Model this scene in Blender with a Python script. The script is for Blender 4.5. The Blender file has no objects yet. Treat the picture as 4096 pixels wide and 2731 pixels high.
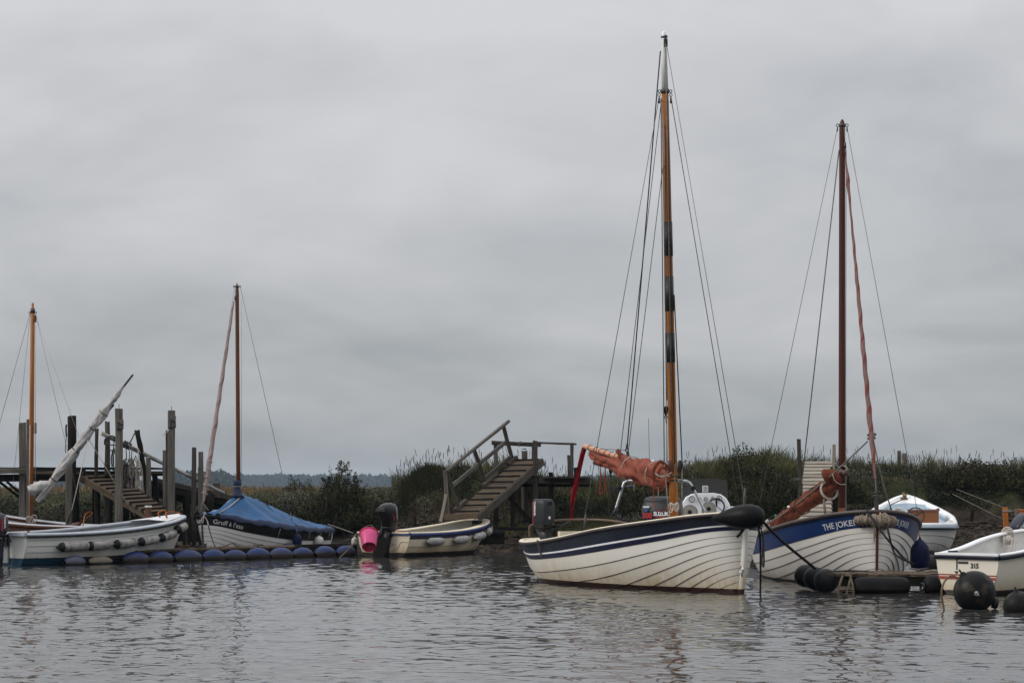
import bpy, math, random
import numpy as np
from mathutils import Vector, Matrix

S = bpy.context.scene
COL = S.collection
R = math.radians
random.seed(7)
RNG = np.random.default_rng(11)

# ------------------------------------------------------------------ camera
FPX, CAMH, HOR = 9500.0, 1.35, 1950.0      # focal length in photo pixels, eye height, horizon row
cam = bpy.data.objects.new('camera', bpy.data.cameras.new('camera'))
COL.objects.link(cam)
cam.location = (0, 0, CAMH)
cam.rotation_euler = (R(90), 0, 0)
cam.data.sensor_width = 36.0
cam.data.lens = 36.0 * FPX / 4096.0
cam.data.shift_y = (HOR - 1365.5) / 4096.0
cam.data.clip_start = 0.5
cam.data.clip_end = 4000.0
S.camera = cam

# ------------------------------------------------------------------ sky and light
SUN_DIR = Vector((-0.92, -0.24, 0.62)).normalized()      # towards the sun behind the cloud
w = bpy.data.worlds.new('World'); S.world = w; w.use_nodes = True
nt = w.node_tree; nt.nodes.clear()
def N(t, **k):
    n = nt.nodes.new(t)
    for a, b in k.items(): setattr(n, a, b)
    return n
def MATH(op, a, b=None, clamp=False):
    n = N('ShaderNodeMath', operation=op, use_clamp=clamp)
    for i, x in enumerate((a, b)):
        if x is None: continue
        if isinstance(x, (int, float)): n.inputs[i].default_value = x
        else: nt.links.new(x, n.inputs[i])
    return n.outputs[0]
tc = N('ShaderNodeTexCoord')
sep = N('ShaderNodeSeparateXYZ'); nt.links.new(tc.outputs['Generated'], sep.inputs[0])
zz = MATH('MAXIMUM', sep.outputs[2], 0.0)
den = MATH('ADD', zz, 0.30)
comb = N('ShaderNodeCombineXYZ')
nt.links.new(MATH('DIVIDE', sep.outputs[0], den), comb.inputs[0])
nt.links.new(MATH('DIVIDE', sep.outputs[1], den), comb.inputs[1])
def NOISE(scale, detail, rough, off):
    mp = N('ShaderNodeMapping'); nt.links.new(comb.outputs[0], mp.inputs[0])
    mp.inputs['Location'].default_value = off
    mp.inputs['Rotation'].default_value = (0, 0, 0.5)
    n = N('ShaderNodeTexNoise'); nt.links.new(mp.outputs[0], n.inputs['Vector'])
    n.inputs['Scale'].default_value = scale; n.inputs['Detail'].default_value = detail
    n.inputs['Roughness'].default_value = rough; n.inputs['Distortion'].default_value = 0.4
    return n.outputs[0]
n1 = NOISE(2.3, 4.0, 0.52, (3.1, 7.7, 0))
n2 = NOISE(6.5, 4.0, 0.5, (8.3, 1.2, 2.0))
cl = MATH('ADD', MATH('MULTIPLY', MATH('SUBTRACT', n1, 0.5), 1.75), MATH('MULTIPLY', MATH('SUBTRACT', n2, 0.5), 0.40))
lev = MATH('ADD', MATH('MULTIPLY', MATH('POWER', zz, 0.75), 3.0), MATH('ADD', cl, 0.02))
ramp = N('ShaderNodeValToRGB'); nt.links.new(lev, ramp.inputs[0])
e = ramp.color_ramp.elements
e[0].position = 0.0; e[0].color = (0.325, 0.349, 0.372, 1)
e[1].position = 1.0; e[1].color = (0.610, 0.609, 0.628, 1)
e.new(0.4).color = (0.446, 0.459, 0.479, 1)
zen = MATH('ADD', 1.0, MATH('MULTIPLY', MATH('POWER', zz, 1.6), 1.5))
vm = N('ShaderNodeVectorMath', operation='SCALE')
nt.links.new(ramp.outputs[0], vm.inputs[0]); nt.links.new(zen, vm.inputs['Scale'])
bg1 = N('ShaderNodeBackground'); nt.links.new(vm.outputs[0], bg1.inputs[0]); bg1.inputs[1].default_value = 1.0
sky = N('ShaderNodeTexSky', sky_type='NISHITA', sun_disc=False)
sky.sun_elevation = math.asin(SUN_DIR.z); sky.sun_rotation = math.atan2(SUN_DIR.x, SUN_DIR.y)
bg2 = N('ShaderNodeBackground'); nt.links.new(sky.outputs[0], bg2.inputs[0]); bg2.inputs[1].default_value = 0.1
mixw = N('ShaderNodeMixShader'); mixw.inputs[0].default_value = 0.06
nt.links.new(bg1.outputs[0], mixw.inputs[1]); nt.links.new(bg2.outputs[0], mixw.inputs[2])
wo = N('ShaderNodeOutputWorld'); nt.links.new(mixw.outputs[0], wo.inputs[0])

sun = bpy.data.objects.new('sun', bpy.data.lights.new('sun', 'SUN')); COL.objects.link(sun)
sun.data.energy = 1.5; sun.data.angle = R(22); sun.data.color = (1.0, 0.955, 0.89)
sun.rotation_euler = SUN_DIR.to_track_quat('Z', 'Y').to_euler()
sun.location = (-20, -10, 30)

S.view_settings.view_transform = 'Standard'; S.view_settings.look = 'None'
S.view_settings.exposure = 0.0; S.view_settings.gamma = 1.0
S.view_settings.use_curve_mapping = False
S.render.engine = 'CYCLES'
S.cycles.use_denoising = True
S.cycles.max_bounces = 6; S.cycles.diffuse_bounces = 3; S.cycles.glossy_bounces = 3
S.cycles.transmission_bounces = 4; S.cycles.transparent_max_bounces = 8; S.cycles.volume_bounces = 0
S.cycles.caustics_reflective = False; S.cycles.caustics_refractive = False

def P(px, py, Y):                     # a photo pixel at depth Y -> a point in the place
    return Vector(((px - 2048) / FPX * Y, Y, CAMH + (HOR - py) / FPX * Y))

# ------------------------------------------------------------------ materials
MATS = {}
def mat(name, c, r=0.55, var=0.16, sc=6.0, bump=0.0, bsc=40.0, metal=0.0, st=(1, 1, 1), c2=None, spec=0.5,
        rnd=0.0, island=False, coat=0.0, dirt=None, tide=None):
    """procedural material: base colour varied by noise (and by object / mesh island), fine bump, optional dirt blotches"""
    m = bpy.data.materials.new(name); m.use_nodes = True
    t = m.node_tree; b = t.nodes['Principled BSDF']
    L = t.links.new
    tcn = t.nodes.new('ShaderNodeTexCoord'); mp = t.nodes.new('ShaderNodeMapping')
    mp.inputs['Scale'].default_value = st
    oi = t.nodes.new('ShaderNodeObjectInfo')
    add = t.nodes.new('ShaderNodeVectorMath'); add.operation = 'MULTIPLY_ADD'
    L(oi.outputs['Random'], add.inputs[0]); add.inputs[1].default_value = (37, 53, 71); L(tcn.outputs['Object'], add.inputs[2])
    L(add.outputs[0], mp.inputs[0])
    nz = t.nodes.new('ShaderNodeTexNoise'); L(mp.outputs[0], nz.inputs['Vector'])
    nz.inputs['Scale'].default_value = sc; nz.inputs['Detail'].default_value = 6.0; nz.inputs['Roughness'].default_value = 0.6
    c = Vector(c[:3]); lo = c * (1 - var); hi = Vector(c2) if c2 else c * (1 + var)
    rp = t.nodes.new('ShaderNodeValToRGB'); L(nz.outputs[0], rp.inputs[0])
    rp.color_ramp.elements[0].position = 0.32; rp.color_ramp.elements[0].color = (*lo, 1)
    rp.color_ramp.elements[1].position = 0.68; rp.color_ramp.elements[1].color = (*hi, 1)
    out = rp.outputs[0]
    if rnd or island:
        hs = t.nodes.new('ShaderNodeHueSaturation'); L(out, hs.inputs['Color'])
        ge = t.nodes.new('ShaderNodeNewGeometry')
        mr = t.nodes.new('ShaderNodeMapRange')
        L(ge.outputs['Random Per Island'] if island else oi.outputs['Random'], mr.inputs[0])
        k = rnd or 0.35
        mr.inputs[3].default_value = 1 - k; mr.inputs[4].default_value = 1 + k
        L(mr.outputs[0], hs.inputs['Value'])
        if island:
            mh = t.nodes.new('ShaderNodeMapRange')
            mu = t.nodes.new('ShaderNodeMath'); mu.operation = 'FRACT'
            m7 = t.nodes.new('ShaderNodeMath'); m7.operation = 'MULTIPLY'; m7.inputs[1].default_value = 7.31
            L(ge.outputs['Random Per Island'], m7.inputs[0]); L(m7.outputs[0], mu.inputs[0]); L(mu.outputs[0], mh.inputs[0])
            mh.inputs[3].default_value = 0.475; mh.inputs[4].default_value = 0.52
            L(mh.outputs[0], hs.inputs['Hue'])
        out = hs.outputs[0]
    if dirt:
        dn = t.nodes.new('ShaderNodeTexNoise'); L(mp.outputs[0], dn.inputs['Vector'])
        dn.inputs['Scale'].default_value = dirt[1]; dn.inputs['Detail'].default_value = 8; dn.inputs['Roughness'].default_value = 0.7
        dr = t.nodes.new('ShaderNodeMapRange'); L(dn.outputs[0], dr.inputs[0])
        dr.inputs[1].default_value = dirt[2]; dr.inputs[2].default_value = dirt[2] + 0.15
        mx = t.nodes.new('ShaderNodeMix'); mx.data_type = 'RGBA'
        L(dr.outputs[0], mx.inputs[0]); L(out, mx.inputs[6]); mx.inputs[7].default_value = (*dirt[0], 1)
        out = mx.outputs[2]
    if tide:                                       # weed and mud left by the tide below this height
        g2 = t.nodes.new('ShaderNodeNewGeometry'); s2 = t.nodes.new('ShaderNodeSeparateXYZ'); L(g2.outputs['Position'], s2.inputs[0])
        n2 = t.nodes.new('ShaderNodeTexNoise'); L(g2.outputs['Position'], n2.inputs['Vector']); n2.inputs['Scale'].default_value = 9; n2.inputs['Detail'].default_value = 5
        a2 = t.nodes.new('ShaderNodeMath'); a2.operation = 'MULTIPLY_ADD'; L(n2.outputs[0], a2.inputs[0]); a2.inputs[1].default_value = 0.5; L(s2.outputs[2], a2.inputs[2])
        r2 = t.nodes.new('ShaderNodeMapRange'); L(a2.outputs[0], r2.inputs[0]); r2.inputs[1].default_value = tide[0] + 0.10; r2.inputs[2].default_value = tide[0] + 0.45
        r2.inputs[3].default_value = 0.9; r2.inputs[4].default_value = 0.0
        m2 = t.nodes.new('ShaderNodeMix'); m2.data_type = 'RGBA'; L(r2.outputs[0], m2.inputs[0]); L(out, m2.inputs[6]); m2.inputs[7].default_value = (*tide[1], 1)
        out = m2.outputs[2]
    L(out, b.inputs['Base Color'])
    b.inputs['Roughness'].default_value = r; b.inputs['Metallic'].default_value = metal
    b.inputs['Specular IOR Level'].default_value = spec
    if coat: b.inputs['Coat Weight'].default_value = coat; b.inputs['Coat Roughness'].default_value = 0.12
    if bump:
        n3 = t.nodes.new('ShaderNodeTexNoise'); L(mp.outputs[0], n3.inputs['Vector'])
        n3.inputs['Scale'].default_value = bsc; n3.inputs['Detail'].default_value = 5
        bp = t.nodes.new('ShaderNodeBump'); bp.inputs['Strength'].default_value = bump; bp.inputs['Distance'].default_value = 0.02
        L(n3.outputs[0], bp.inputs['Height']); L(bp.outputs[0], b.inputs['Normal'])
    MATS[name] = m
    return m

def hull_mat(name, white, stain, top, foul, ftop, r=0.38, streak=0.5, spec=0.4):
    """gelcoat with a weathered yellow-brown tide stain low down and a painted bottom below ftop (boat z)"""
    m = bpy.data.materials.new(name); m.use_nodes = True
    t = m.node_tree; b = t.nodes['Principled BSDF']; L = t.links.new
    tcn = t.nodes.new('ShaderNodeTexCoord'); sp = t.nodes.new('ShaderNodeSeparateXYZ'); L(tcn.outputs['Object'], sp.inputs[0])
    mp = t.nodes.new('ShaderNodeMapping'); L(tcn.outputs['Object'], mp.inputs[0]); mp.inputs['Scale'].default_value = (1, 1, 0.35)
    def noise(s, d, src=mp.outputs[0]):
        n = t.nodes.new('ShaderNodeTexNoise'); L(src, n.inputs['Vector']); n.inputs['Scale'].default_value = s
        n.inputs['Detail'].default_value = d; n.inputs['Roughness'].default_value = 0.65; return n.outputs[0]
    def ma(op, a, bb, clamp=False):
        n = t.nodes.new('ShaderNodeMath'); n.operation = op; n.use_clamp = clamp
        for i, x in enumerate((a, bb)):
            if isinstance(x, (int, float)): n.inputs[i].default_value = x
            else: L(x, n.inputs[i])
        return n.outputs[0]
    def mix(f, a, bb):
        n = t.nodes.new('ShaderNodeMix'); n.data_type = 'RGBA'
        for i, x in ((0, f), (6, a), (7, bb)):
            if isinstance(x, tuple): n.inputs[i].default_value = (*x, 1)
            elif isinstance(x, (int, float)): n.inputs[i].default_value = x
            else: L(x, n.inputs[i])
        return n.outputs[2]
    z = sp.outputs[2]
    big = noise(2.2, 5); fine = noise(14, 8)
    zz = ma('ADD', z, ma('MULTIPLY', ma('SUBTRACT', big, 0.5), 0.30))
    zz = ma('ADD', zz, ma('MULTIPLY', ma('SUBTRACT', fine, 0.5), 0.12))
    mr = t.nodes.new('ShaderNodeMapRange'); L(zz, mr.inputs[0])
    mr.inputs[1].default_value = top; mr.inputs[2].default_value = ftop - 0.02
    mr.inputs[3].default_value = 0; mr.inputs[4].default_value = 1
    f1 = ma('POWER', mr.outputs[0], 1.7)
    mot = t.nodes.new('ShaderNodeMapRange'); L(fine, mot.inputs[0]); mot.inputs[1].default_value = 0.35; mot.inputs[2].default_value = 0.75
    mot.inputs[3].default_value = 0.45; mot.inputs[4].default_value = 1.0
    f1 = ma('MULTIPLY', f1, mot.outputs[0])
    grime = ma('MULTIPLY', ma('SUBTRACT', noise(1.3, 6), 0.45, True), streak)
    col = mix(grime, white, tuple(0.62 * x for x in white))
    col = mix(f1, col, stain)
    zf = ma('ADD', z, ma('MULTIPLY', ma('SUBTRACT', fine, 0.5), 0.02))
    ff = ma('LESS_THAN', zf, ftop)
    col = mix(ff, col, foul)
    L(col, b.inputs['Base Color']); b.inputs['Roughness'].default_value = r; b.inputs['Specular IOR Level'].default_value = spec
    MATS[name] = m
    return m

# ------------------------------------------------------------------ mesh helper
ZUP = Vector((0, 0, 1))
class MB:
    """collects shapes; build() links them as one mesh object"""
    def __init__(s): s.v = []; s.f = []; s.m = []; s.s = []
    def add(s, verts, faces, mi=0, smooth=False):
        o = len(s.v); s.v.extend(Vector(x) for x in verts)
        for f in faces:
            s.f.append(tuple(i + o for i in f)); s.m.append(mi); s.s.append(smooth)
        return s
    def box(s, c, size, rot=None, mi=0):
        c = Vector(c); h = Vector(size) / 2; M = rot if rot is not None else Matrix.Identity(3)
        vs = [c + M @ Vector((sx * h.x, sy * h.y, sz * h.z)) for sz in (-1, 1) for sx, sy in ((-1, -1), (1, -1), (1, 1), (-1, 1))]
        return s.add(vs, [(3, 2, 1, 0), (4, 5, 6, 7), (0, 1, 5, 4), (1, 2, 6, 5), (2, 3, 7, 6), (3, 0, 4, 7)], mi)
    def beam(s, a, b, w, h, mi=0, up=ZUP):
        a = Vector(a); b = Vector(b); x = (b - a).normalized()
        y = Vector(up).cross(x)
        y = y.normalized() if y.length > 1e-4 else Vector((0, 1, 0))
        z = x.cross(y)
        return s.box((a + b) / 2, ((b - a).length, w, h), Matrix((x, y, z)).transposed(), mi)
    def grid(s, rows, mi=0, smooth=True, close=False, mif=None):
        n = len(rows[0]); o = len(s.v)
        for r in rows: s.v.extend(Vector(x) for x in r)
        for i in range(len(rows) - 1):
            for j in range(n if close else n - 1):
                k = (j + 1) % n
                s.f.append((o + i * n + j, o + i * n + k, o + (i + 1) * n + k, o + (i + 1) * n + j))
                s.m.append(mif(i, j) if mif else mi); s.s.append(smooth)
        return s
    def tube(s, pts, r, n=8, mi=0, caps=True, ell=None, mif=None):
        pts = [Vector(p) for p in pts]; k = len(pts)
        rr = r if isinstance(r, (list, tuple)) else [r] * k
        rows = []; prev = None
        for i, p in enumerate(pts):
            d = (pts[min(i + 1, k - 1)] - pts[max(i - 1, 0)]).normalized()
            if prev is None:
                u = d.cross(ZUP if abs(d.z) < 0.9 else Vector((0, 1, 0))).normalized()
            else:
                u = (prev - d * prev.dot(d)).normalized()
            prev = u; v = d.cross(u)
            rows.append([p + (u * math.cos(2 * math.pi * j / n) + v * math.sin(2 * math.pi * j / n)) * rr[i] for j in range(n)])
        s.grid(rows, mi, True, True, mif)
        if caps:
            o = len(s.v) - n * k
            s.f.append(tuple(o + j for j in reversed(range(n)))); s.m.append(mi); s.s.append(False)
            s.f.append(tuple(o + n * (k - 1) + j for j in range(n))); s.m.append(mi); s.s.append(False)
        return s
    def lathe(s, prof, a, d, n=20, mi=0, mif=None):
        """prof: (radius, height along d) from a"""
        a = Vector(a); d = Vector(d).normalized()
        u = d.cross(ZUP if abs(d.z) < 0.9 else Vector((1, 0, 0))).normalized(); v = d.cross(u)
        rows = [[a + d * h + (u * math.cos(2 * math.pi * j / n) + v * math.sin(2 * math.pi * j / n)) * max(r, 1e-4) for j in range(n)] for r, h in prof]
        return s.grid(rows, mi, True, True, mif)
    def ring(s, c, axis, R_, r, n=16, k=6, mi=0):
        c = Vector(c); axis = Vector(axis).normalized()
        u = axis.cross(ZUP if abs(axis.z) < 0.9 else Vector((1, 0, 0))).normalized(); v = axis.cross(u)
        return s.tube([c + (u * math.cos(2 * math.pi * j / n) + v * math.sin(2 * math.pi * j / n)) * R_ for j in range(n + 1)], r, k, mi, False)
    def build(s, name, mats, parent=None, world=False, recalc=True):
        me = bpy.data.meshes.new(name)
        vs = s.v
        if world and parent is not None:
            M = wmat(parent).inverted(); vs = [M @ v for v in vs]
        me.from_pydata([tuple(v) for v in vs], [], s.f)
        if not isinstance(mats, (list, tuple)): mats = [mats]
        for m in mats: me.materials.append(MATS[m] if isinstance(m, str) else m)
        me.polygons.foreach_set('material_index', s.m); me.polygons.foreach_set('use_smooth', s.s)
        me.update()
        o = bpy.data.objects.new(name, me); COL.objects.link(o)
        if parent is not None: o.parent = parent
        return o

def wmat(o):
    M = Matrix.LocRotScale(o.location, o.rotation_euler, o.scale)
    return wmat(o.parent) @ M if o.parent else M

def tag(o, label=None, cat=None, group=None, kind=None):
    for k, v in (('label', label), ('category', cat), ('group', group), ('kind', kind)):
        if v: o[k] = v
    return o
def empty(name, loc=(0, 0, 0), rz=0.0, label=None, cat=None, group=None):
    o = bpy.data.objects.new(name, None); COL.objects.link(o)
    o.location = loc; o.rotation_euler = (0, 0, rz); o.empty_display_size = 0.2
    return tag(o, label, cat, group)

def spline(pts, n=6):
    """Catmull-Rom through pts"""
    pts = [Vector(p) for p in pts]; out = []
    for i in range(len(pts) - 1):
        p0 = pts[max(i - 1, 0)]; p1 = pts[i]; p2 = pts[i + 1]; p3 = pts[min(i + 2, len(pts) - 1)]
        for k in range(n):
            t = k / n
            out.append(0.5 * ((2 * p1) + (p2 - p0) * t + (2 * p0 - 5 * p1 + 4 * p2 - p3) * t * t + (3 * p1 - p0 - 3 * p2 + p3) * t ** 3))
    out.append(pts[-1]); return out
def sag(a, b, d, n=10):
    a = Vector(a); b = Vector(b)
    return [a.lerp(b, i / n) - ZUP * d * 4 * (i / n) * (1 - i / n) for i in range(n + 1)]

def rope(pts, r, m, label=None, name='rope', cat='rope', parent=None, n=6, group=None, seg=5):
    b = MB().tube(spline(pts, seg) if len(pts) > 2 else pts, r, n)
    if parent is not None: return b.build(name, m, parent, world=True)
    c = Vector(pts[0]); b.v = [v - c for v in b.v]
    o = b.build(name, m); o.location = c
    return tag(o, label, cat, group)

def smooth(e0, e1, x):
    t = min(max((x - e0) / (e1 - e0), 0), 1); return t * t * (3 - 2 * t)

def timber(name, a, b, wd, ht, m, parent=None, up=ZUP, rough=0.004, round_=False, segs=5, label=None, cat=None, group=None, taper=1.0):
    """a weathered timber from a to b: object x axis along the grain, edges slightly uneven"""
    a = Vector(a); b = Vector(b); x = (b - a); Ln = x.length; x.normalize()
    y = Vector(up).cross(x); y = y.normalized() if y.length > 1e-3 else Vector((0, -1, 0)).cross(x).cross(x).normalized()
    z = x.cross(y).normalized()
    mb = MB(); rows = []
    k = 10 if round_ else 8
    ph = random.random() * 9
    bowx = random.uniform(-1, 1) * rough * 2
    for i in range(segs + 1):
        t = i / segs; sc = 1 + (taper - 1) * t
        row = []
        for j in range(k):
            if round_:
                an = 2 * math.pi * j / k; py, pz = math.cos(an) * wd / 2, math.sin(an) * ht / 2
            else:
                ch = min(wd, ht) * 0.10
                hw, hh = wd / 2, ht / 2
                py, pz = [(-hw, -hh + ch), (-hw + ch, -hh), (hw - ch, -hh), (hw, -hh + ch), (hw, hh - ch), (hw - ch, hh), (-hw + ch, hh), (-hw, hh - ch)][j]
            jx = random.uniform(-1, 1) * rough * (2.2 if i in (0, segs) else 0)
            row.append((t * Ln + jx, py * sc + random.uniform(-1, 1) * rough + bowx * math.sin(t * 3.14), pz * sc + random.uniform(-1, 1) * rough))
        rows.append(row)
    mb.grid(rows, 0, round_, True)
    mb.f.append(tuple(reversed(range(k)))); mb.m.append(0); mb.s.append(False)
    mb.f.append(tuple(segs * k + j for j in range(k))); mb.m.append(0); mb.s.append(False)
    o = mb.build(name, m)
    M = Matrix.Translation(a) @ Matrix((x, y, z)).transposed().to_4x4()
    if parent is not None:
        o.parent = parent; M = wmat(parent).inverted() @ M
    loc, rot, _ = M.decompose()
    o.location = loc; o.rotation_euler = rot.to_euler()
    return tag(o, label, cat, group)

def text_mesh(body, size, bold=0.0, space=1.0):
    """glyph outlines as triangles, from Blender's built-in font: (verts, faces), baseline at y=0, from x=0"""
    cu = bpy.data.curves.new('lettering', 'FONT'); cu.body = body; cu.size = size; cu.offset = bold; cu.space_character = space
    cu.resolution_u = 3
    o = bpy.data.objects.new('lettering', cu); COL.objects.link(o)
    dg = bpy.context.evaluated_depsgraph_get(); me = o.evaluated_get(dg).to_mesh()
    v = [tuple(x.co) for x in me.vertices]; f = [tuple(p.vertices) for p in me.polygons]
    o.evaluated_get(dg).to_mesh_clear()
    bpy.data.objects.remove(o); bpy.data.curves.remove(cu)
    return v, f

# ------------------------------------------------------------------ palette
mat('timber_grey', (0.052, 0.045, 0.036), 0.85, sc=5, st=(0.5, 9, 9), var=0.45, bump=0.5, bsc=12, rnd=0.25, dirt=((0.028, 0.027, 0.019), 2.2, 0.52), spec=0.2, tide=(0.55, (0.012, 0.012, 0.008)))
mat('timber_pale', (0.105, 0.097, 0.085), 0.85, sc=5, st=(0.5, 9, 9), var=0.35, bump=0.5, bsc=12, rnd=0.2, dirt=((0.055, 0.049, 0.038), 1.8, 0.53), spec=0.2, tide=(0.55, (0.012, 0.012, 0.008)))
mat('timber_dark', (0.011, 0.0095, 0.0075), 0.9, sc=5, st=(0.5, 9, 9), var=0.5, bump=0.5, bsc=12, rnd=0.3, spec=0.15, tide=(0.55, (0.012, 0.012, 0.008)))
mat('plank_worn', (0.078, 0.057, 0.038), 0.88, sc=6, st=(0.4, 10, 10), var=0.4, bump=0.5, bsc=12, rnd=0.22, dirt=((0.032, 0.026, 0.018), 3, 0.56), spec=0.2)
mat('plank_silver', (0.25, 0.22, 0.18), 0.85, sc=6, st=(0.4, 10, 10), var=0.35, bump=0.5, bsc=12, rnd=0.2, dirt=((0.16, 0.12, 0.08), 3, 0.55), spec=0.2)
mat('bark_white', (0.30, 0.29, 0.265), 0.85, sc=9, st=(0.5, 5, 5), var=0.4, bump=0.6, bsc=20, dirt=((0.05, 0.045, 0.04), 6, 0.50), spec=0.2)
mat('mast_orange', (0.27, 0.088, 0.013), 0.42, sc=4, st=(8, 8, 0.5), var=0.28, spec=0.3)
mat('mast_brown', (0.115, 0.036, 0.010), 0.42, sc=4, st=(8, 8, 0.5), var=0.25, spec=0.3)
mat('mast_red', (0.062, 0.017, 0.011), 0.42, sc=4, st=(8, 8, 0.5), var=0.25, spec=0.25)
mat('varnish', (0.070, 0.022, 0.012), 0.42, sc=6, st=(0.6, 8, 8), var=0.35, spec=0.3)
mat('varnish_gold', (0.20, 0.065, 0.016), 0.4, sc=6, st=(1, 8, 8), var=0.25, coat=0.2)
mat('boom_pink', (0.62, 0.30, 0.18), 0.4, sc=6, var=0.15, coat=0.2)
mat('black_tape', (0.010, 0.011, 0.012), 0.5)
mat('white_paint', (0.78, 0.79, 0.80), 0.4, var=0.05)
mat('white_dull', (0.55, 0.55, 0.53), 0.5, var=0.12, dirt=((0.22, 0.20, 0.16), 5, 0.60))
mat('grey_white', (0.42, 0.45, 0.49), 0.45, var=0.08)
mat('grey_paint', (0.23, 0.235, 0.24), 0.5, var=0.12)
mat('cream', (0.70, 0.62, 0.45), 0.45, var=0.08, dirt=((0.34, 0.24, 0.12), 5, 0.64))
mat('cream_inside', (0.50, 0.49, 0.45), 0.5, var=0.08, dirt=((0.25, 0.21, 0.15), 5, 0.6))
mat('navy', (0.0065, 0.010, 0.021), 0.34, var=0.25, sc=3, dirt=((0.013, 0.018, 0.028), 3, 0.55), spec=0.25)
mat('navy_stripe', (0.007, 0.009, 0.035), 0.35, var=0.15, spec=0.3)
mat('joker_blue', (0.005, 0.024, 0.105), 0.36, var=0.18, sc=3, dirt=((0.02, 0.05, 0.14), 4, 0.62), spec=0.3)
mat('black_paint', (0.005, 0.0055, 0.007), 0.38, var=0.2, spec=0.25)
mat('rubrail', (0.065, 0.052, 0.052), 0.5, var=0.22, st=(1, 4, 4), dirt=((0.045, 0.035, 0.03), 4, 0.55))
mat('rubrail_dark', (0.055, 0.040, 0.034), 0.45, var=0.25)
mat('rail_blue_white', (0.38, 0.42, 0.47), 0.4, var=0.08)
mat('blue_line', (0.03, 0.055, 0.22), 0.4)
mat('tan_sail', (0.225, 0.066, 0.043), 0.85, var=0.11, sc=4, bump=0.9, bsc=11, spec=0.15)
mat('tan_sail_dark', (0.14, 0.038, 0.021), 0.85, var=0.12, sc=4, bump=0.9, bsc=11, spec=0.15)
mat('pink_cloth', (0.21, 0.125, 0.112), 0.85, var=0.18, sc=6, bump=0.3, bsc=20, spec=0.15)
mat('pink_pale', (0.30, 0.235, 0.22), 0.85, var=0.15, sc=6, bump=0.3, bsc=20, spec=0.15)
mat('red_stripe_cloth', (0.19, 0.062, 0.048), 0.85, var=0.15, sc=6, spec=0.15)
mat('white_sail', (0.40, 0.39, 0.38), 0.8, var=0.12, sc=4, bump=0.8, bsc=11, spec=0.15, dirt=((0.33, 0.32, 0.30), 3, 0.58))
mat('red_cloth', (0.22, 0.008, 0.014), 0.8, var=0.3, sc=6, bump=0.4, bsc=18, spec=0.2)
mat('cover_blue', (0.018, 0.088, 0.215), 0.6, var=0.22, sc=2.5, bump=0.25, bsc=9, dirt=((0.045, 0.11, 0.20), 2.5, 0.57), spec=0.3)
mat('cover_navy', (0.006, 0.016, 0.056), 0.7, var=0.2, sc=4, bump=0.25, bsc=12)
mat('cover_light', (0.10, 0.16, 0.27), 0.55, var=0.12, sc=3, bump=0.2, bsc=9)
mat('float_blue', (0.022, 0.050, 0.215), 0.42, var=0.2, sc=5, dirt=((0.085, 0.070, 0.060), 5, 0.60))
mat('float_mud', (0.030, 0.026, 0.020), 0.7, var=0.4, sc=9)
mat('float_pale', (0.22, 0.18, 0.145), 0.6, var=0.25, sc=7, dirt=((0.08, 0.065, 0.05), 5, 0.55))
mat('black_rubber', (0.008, 0.008, 0.009), 0.5, var=0.3, sc=5, dirt=((0.04, 0.033, 0.026), 4, 0.62), spec=0.25)
mat('black_gloss', (0.004, 0.004, 0.0045), 0.42, var=0.2, sc=4, spec=0.12)
mat('buoy_black', (0.009, 0.009, 0.010), 0.45, var=0.3, sc=5, dirt=((0.060, 0.048, 0.036), 4, 0.53), spec=0.12)
mat('fender_white', (0.50, 0.49, 0.46), 0.5, var=0.15, sc=9, dirt=((0.16, 0.14, 0.115), 8, 0.52))
mat('fender_grey', (0.27, 0.265, 0.26), 0.55, var=0.3, sc=14, st=(1, 1, 3), dirt=((0.075, 0.06, 0.045), 9, 0.52))
mat('fender_clear', (0.26, 0.25, 0.235), 0.5, var=0.3, sc=9, dirt=((0.060, 0.048, 0.035), 8, 0.49))
mat('fender_blue', (0.003, 0.006, 0.032), 0.45, var=0.2, spec=0.12)
mat('rope_white', (0.40, 0.37, 0.33), 0.9, var=0.25, sc=30, st=(1, 1, 1), spec=0.1)
mat('rope_grey', (0.17, 0.155, 0.135), 0.9, var=0.4, sc=30, spec=0.1)
mat('rope_dark', (0.045, 0.040, 0.034), 0.9, var=0.4, sc=30, spec=0.1)
mat('rope_tan', (0.13, 0.10, 0.07), 0.9, var=0.4, sc=30, spec=0.1)
mat('rope_black', (0.010, 0.011, 0.014), 0.7, spec=0.2)
mat('rope_green', (0.025, 0.042, 0.042), 0.85, spec=0.15)
mat('rope_red', (0.25, 0.035, 0.025), 0.85, spec=0.15)
mat('rope_orange', (0.26, 0.068, 0.022), 0.85, var=0.3, spec=0.15)
mat('rope_frayed', (0.26, 0.215, 0.165), 0.95, var=0.4, sc=25, bump=0.9, bsc=60, spec=0.1)
mat('wire', (0.16, 0.165, 0.17), 0.45, metal=0.4)
mat('wire_dark', (0.055, 0.056, 0.058), 0.6)
mat('steel', (0.55, 0.56, 0.57), 0.28, metal=0.9, var=0.1)
mat('iron', (0.055, 0.055, 0.055), 0.5, metal=0.3)
mat('rust_rail', (0.12, 0.075, 0.055), 0.55, metal=0.3, var=0.3)
mat('bronze', (0.16, 0.12, 0.05), 0.45, metal=0.5)
mat('chrome_white', (0.70, 0.70, 0.70), 0.3)
mat('motor_grey', (0.024, 0.027, 0.031), 0.40, var=0.12, spec=0.22)
mat('motor_slate', (0.018, 0.024, 0.036), 0.34, var=0.12, spec=0.35)
mat('motor_black', (0.004, 0.004, 0.005), 0.28, var=0.15, spec=0.3)
mat('motor_trim', (0.008, 0.008, 0.009), 0.5, spec=0.25)
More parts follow.
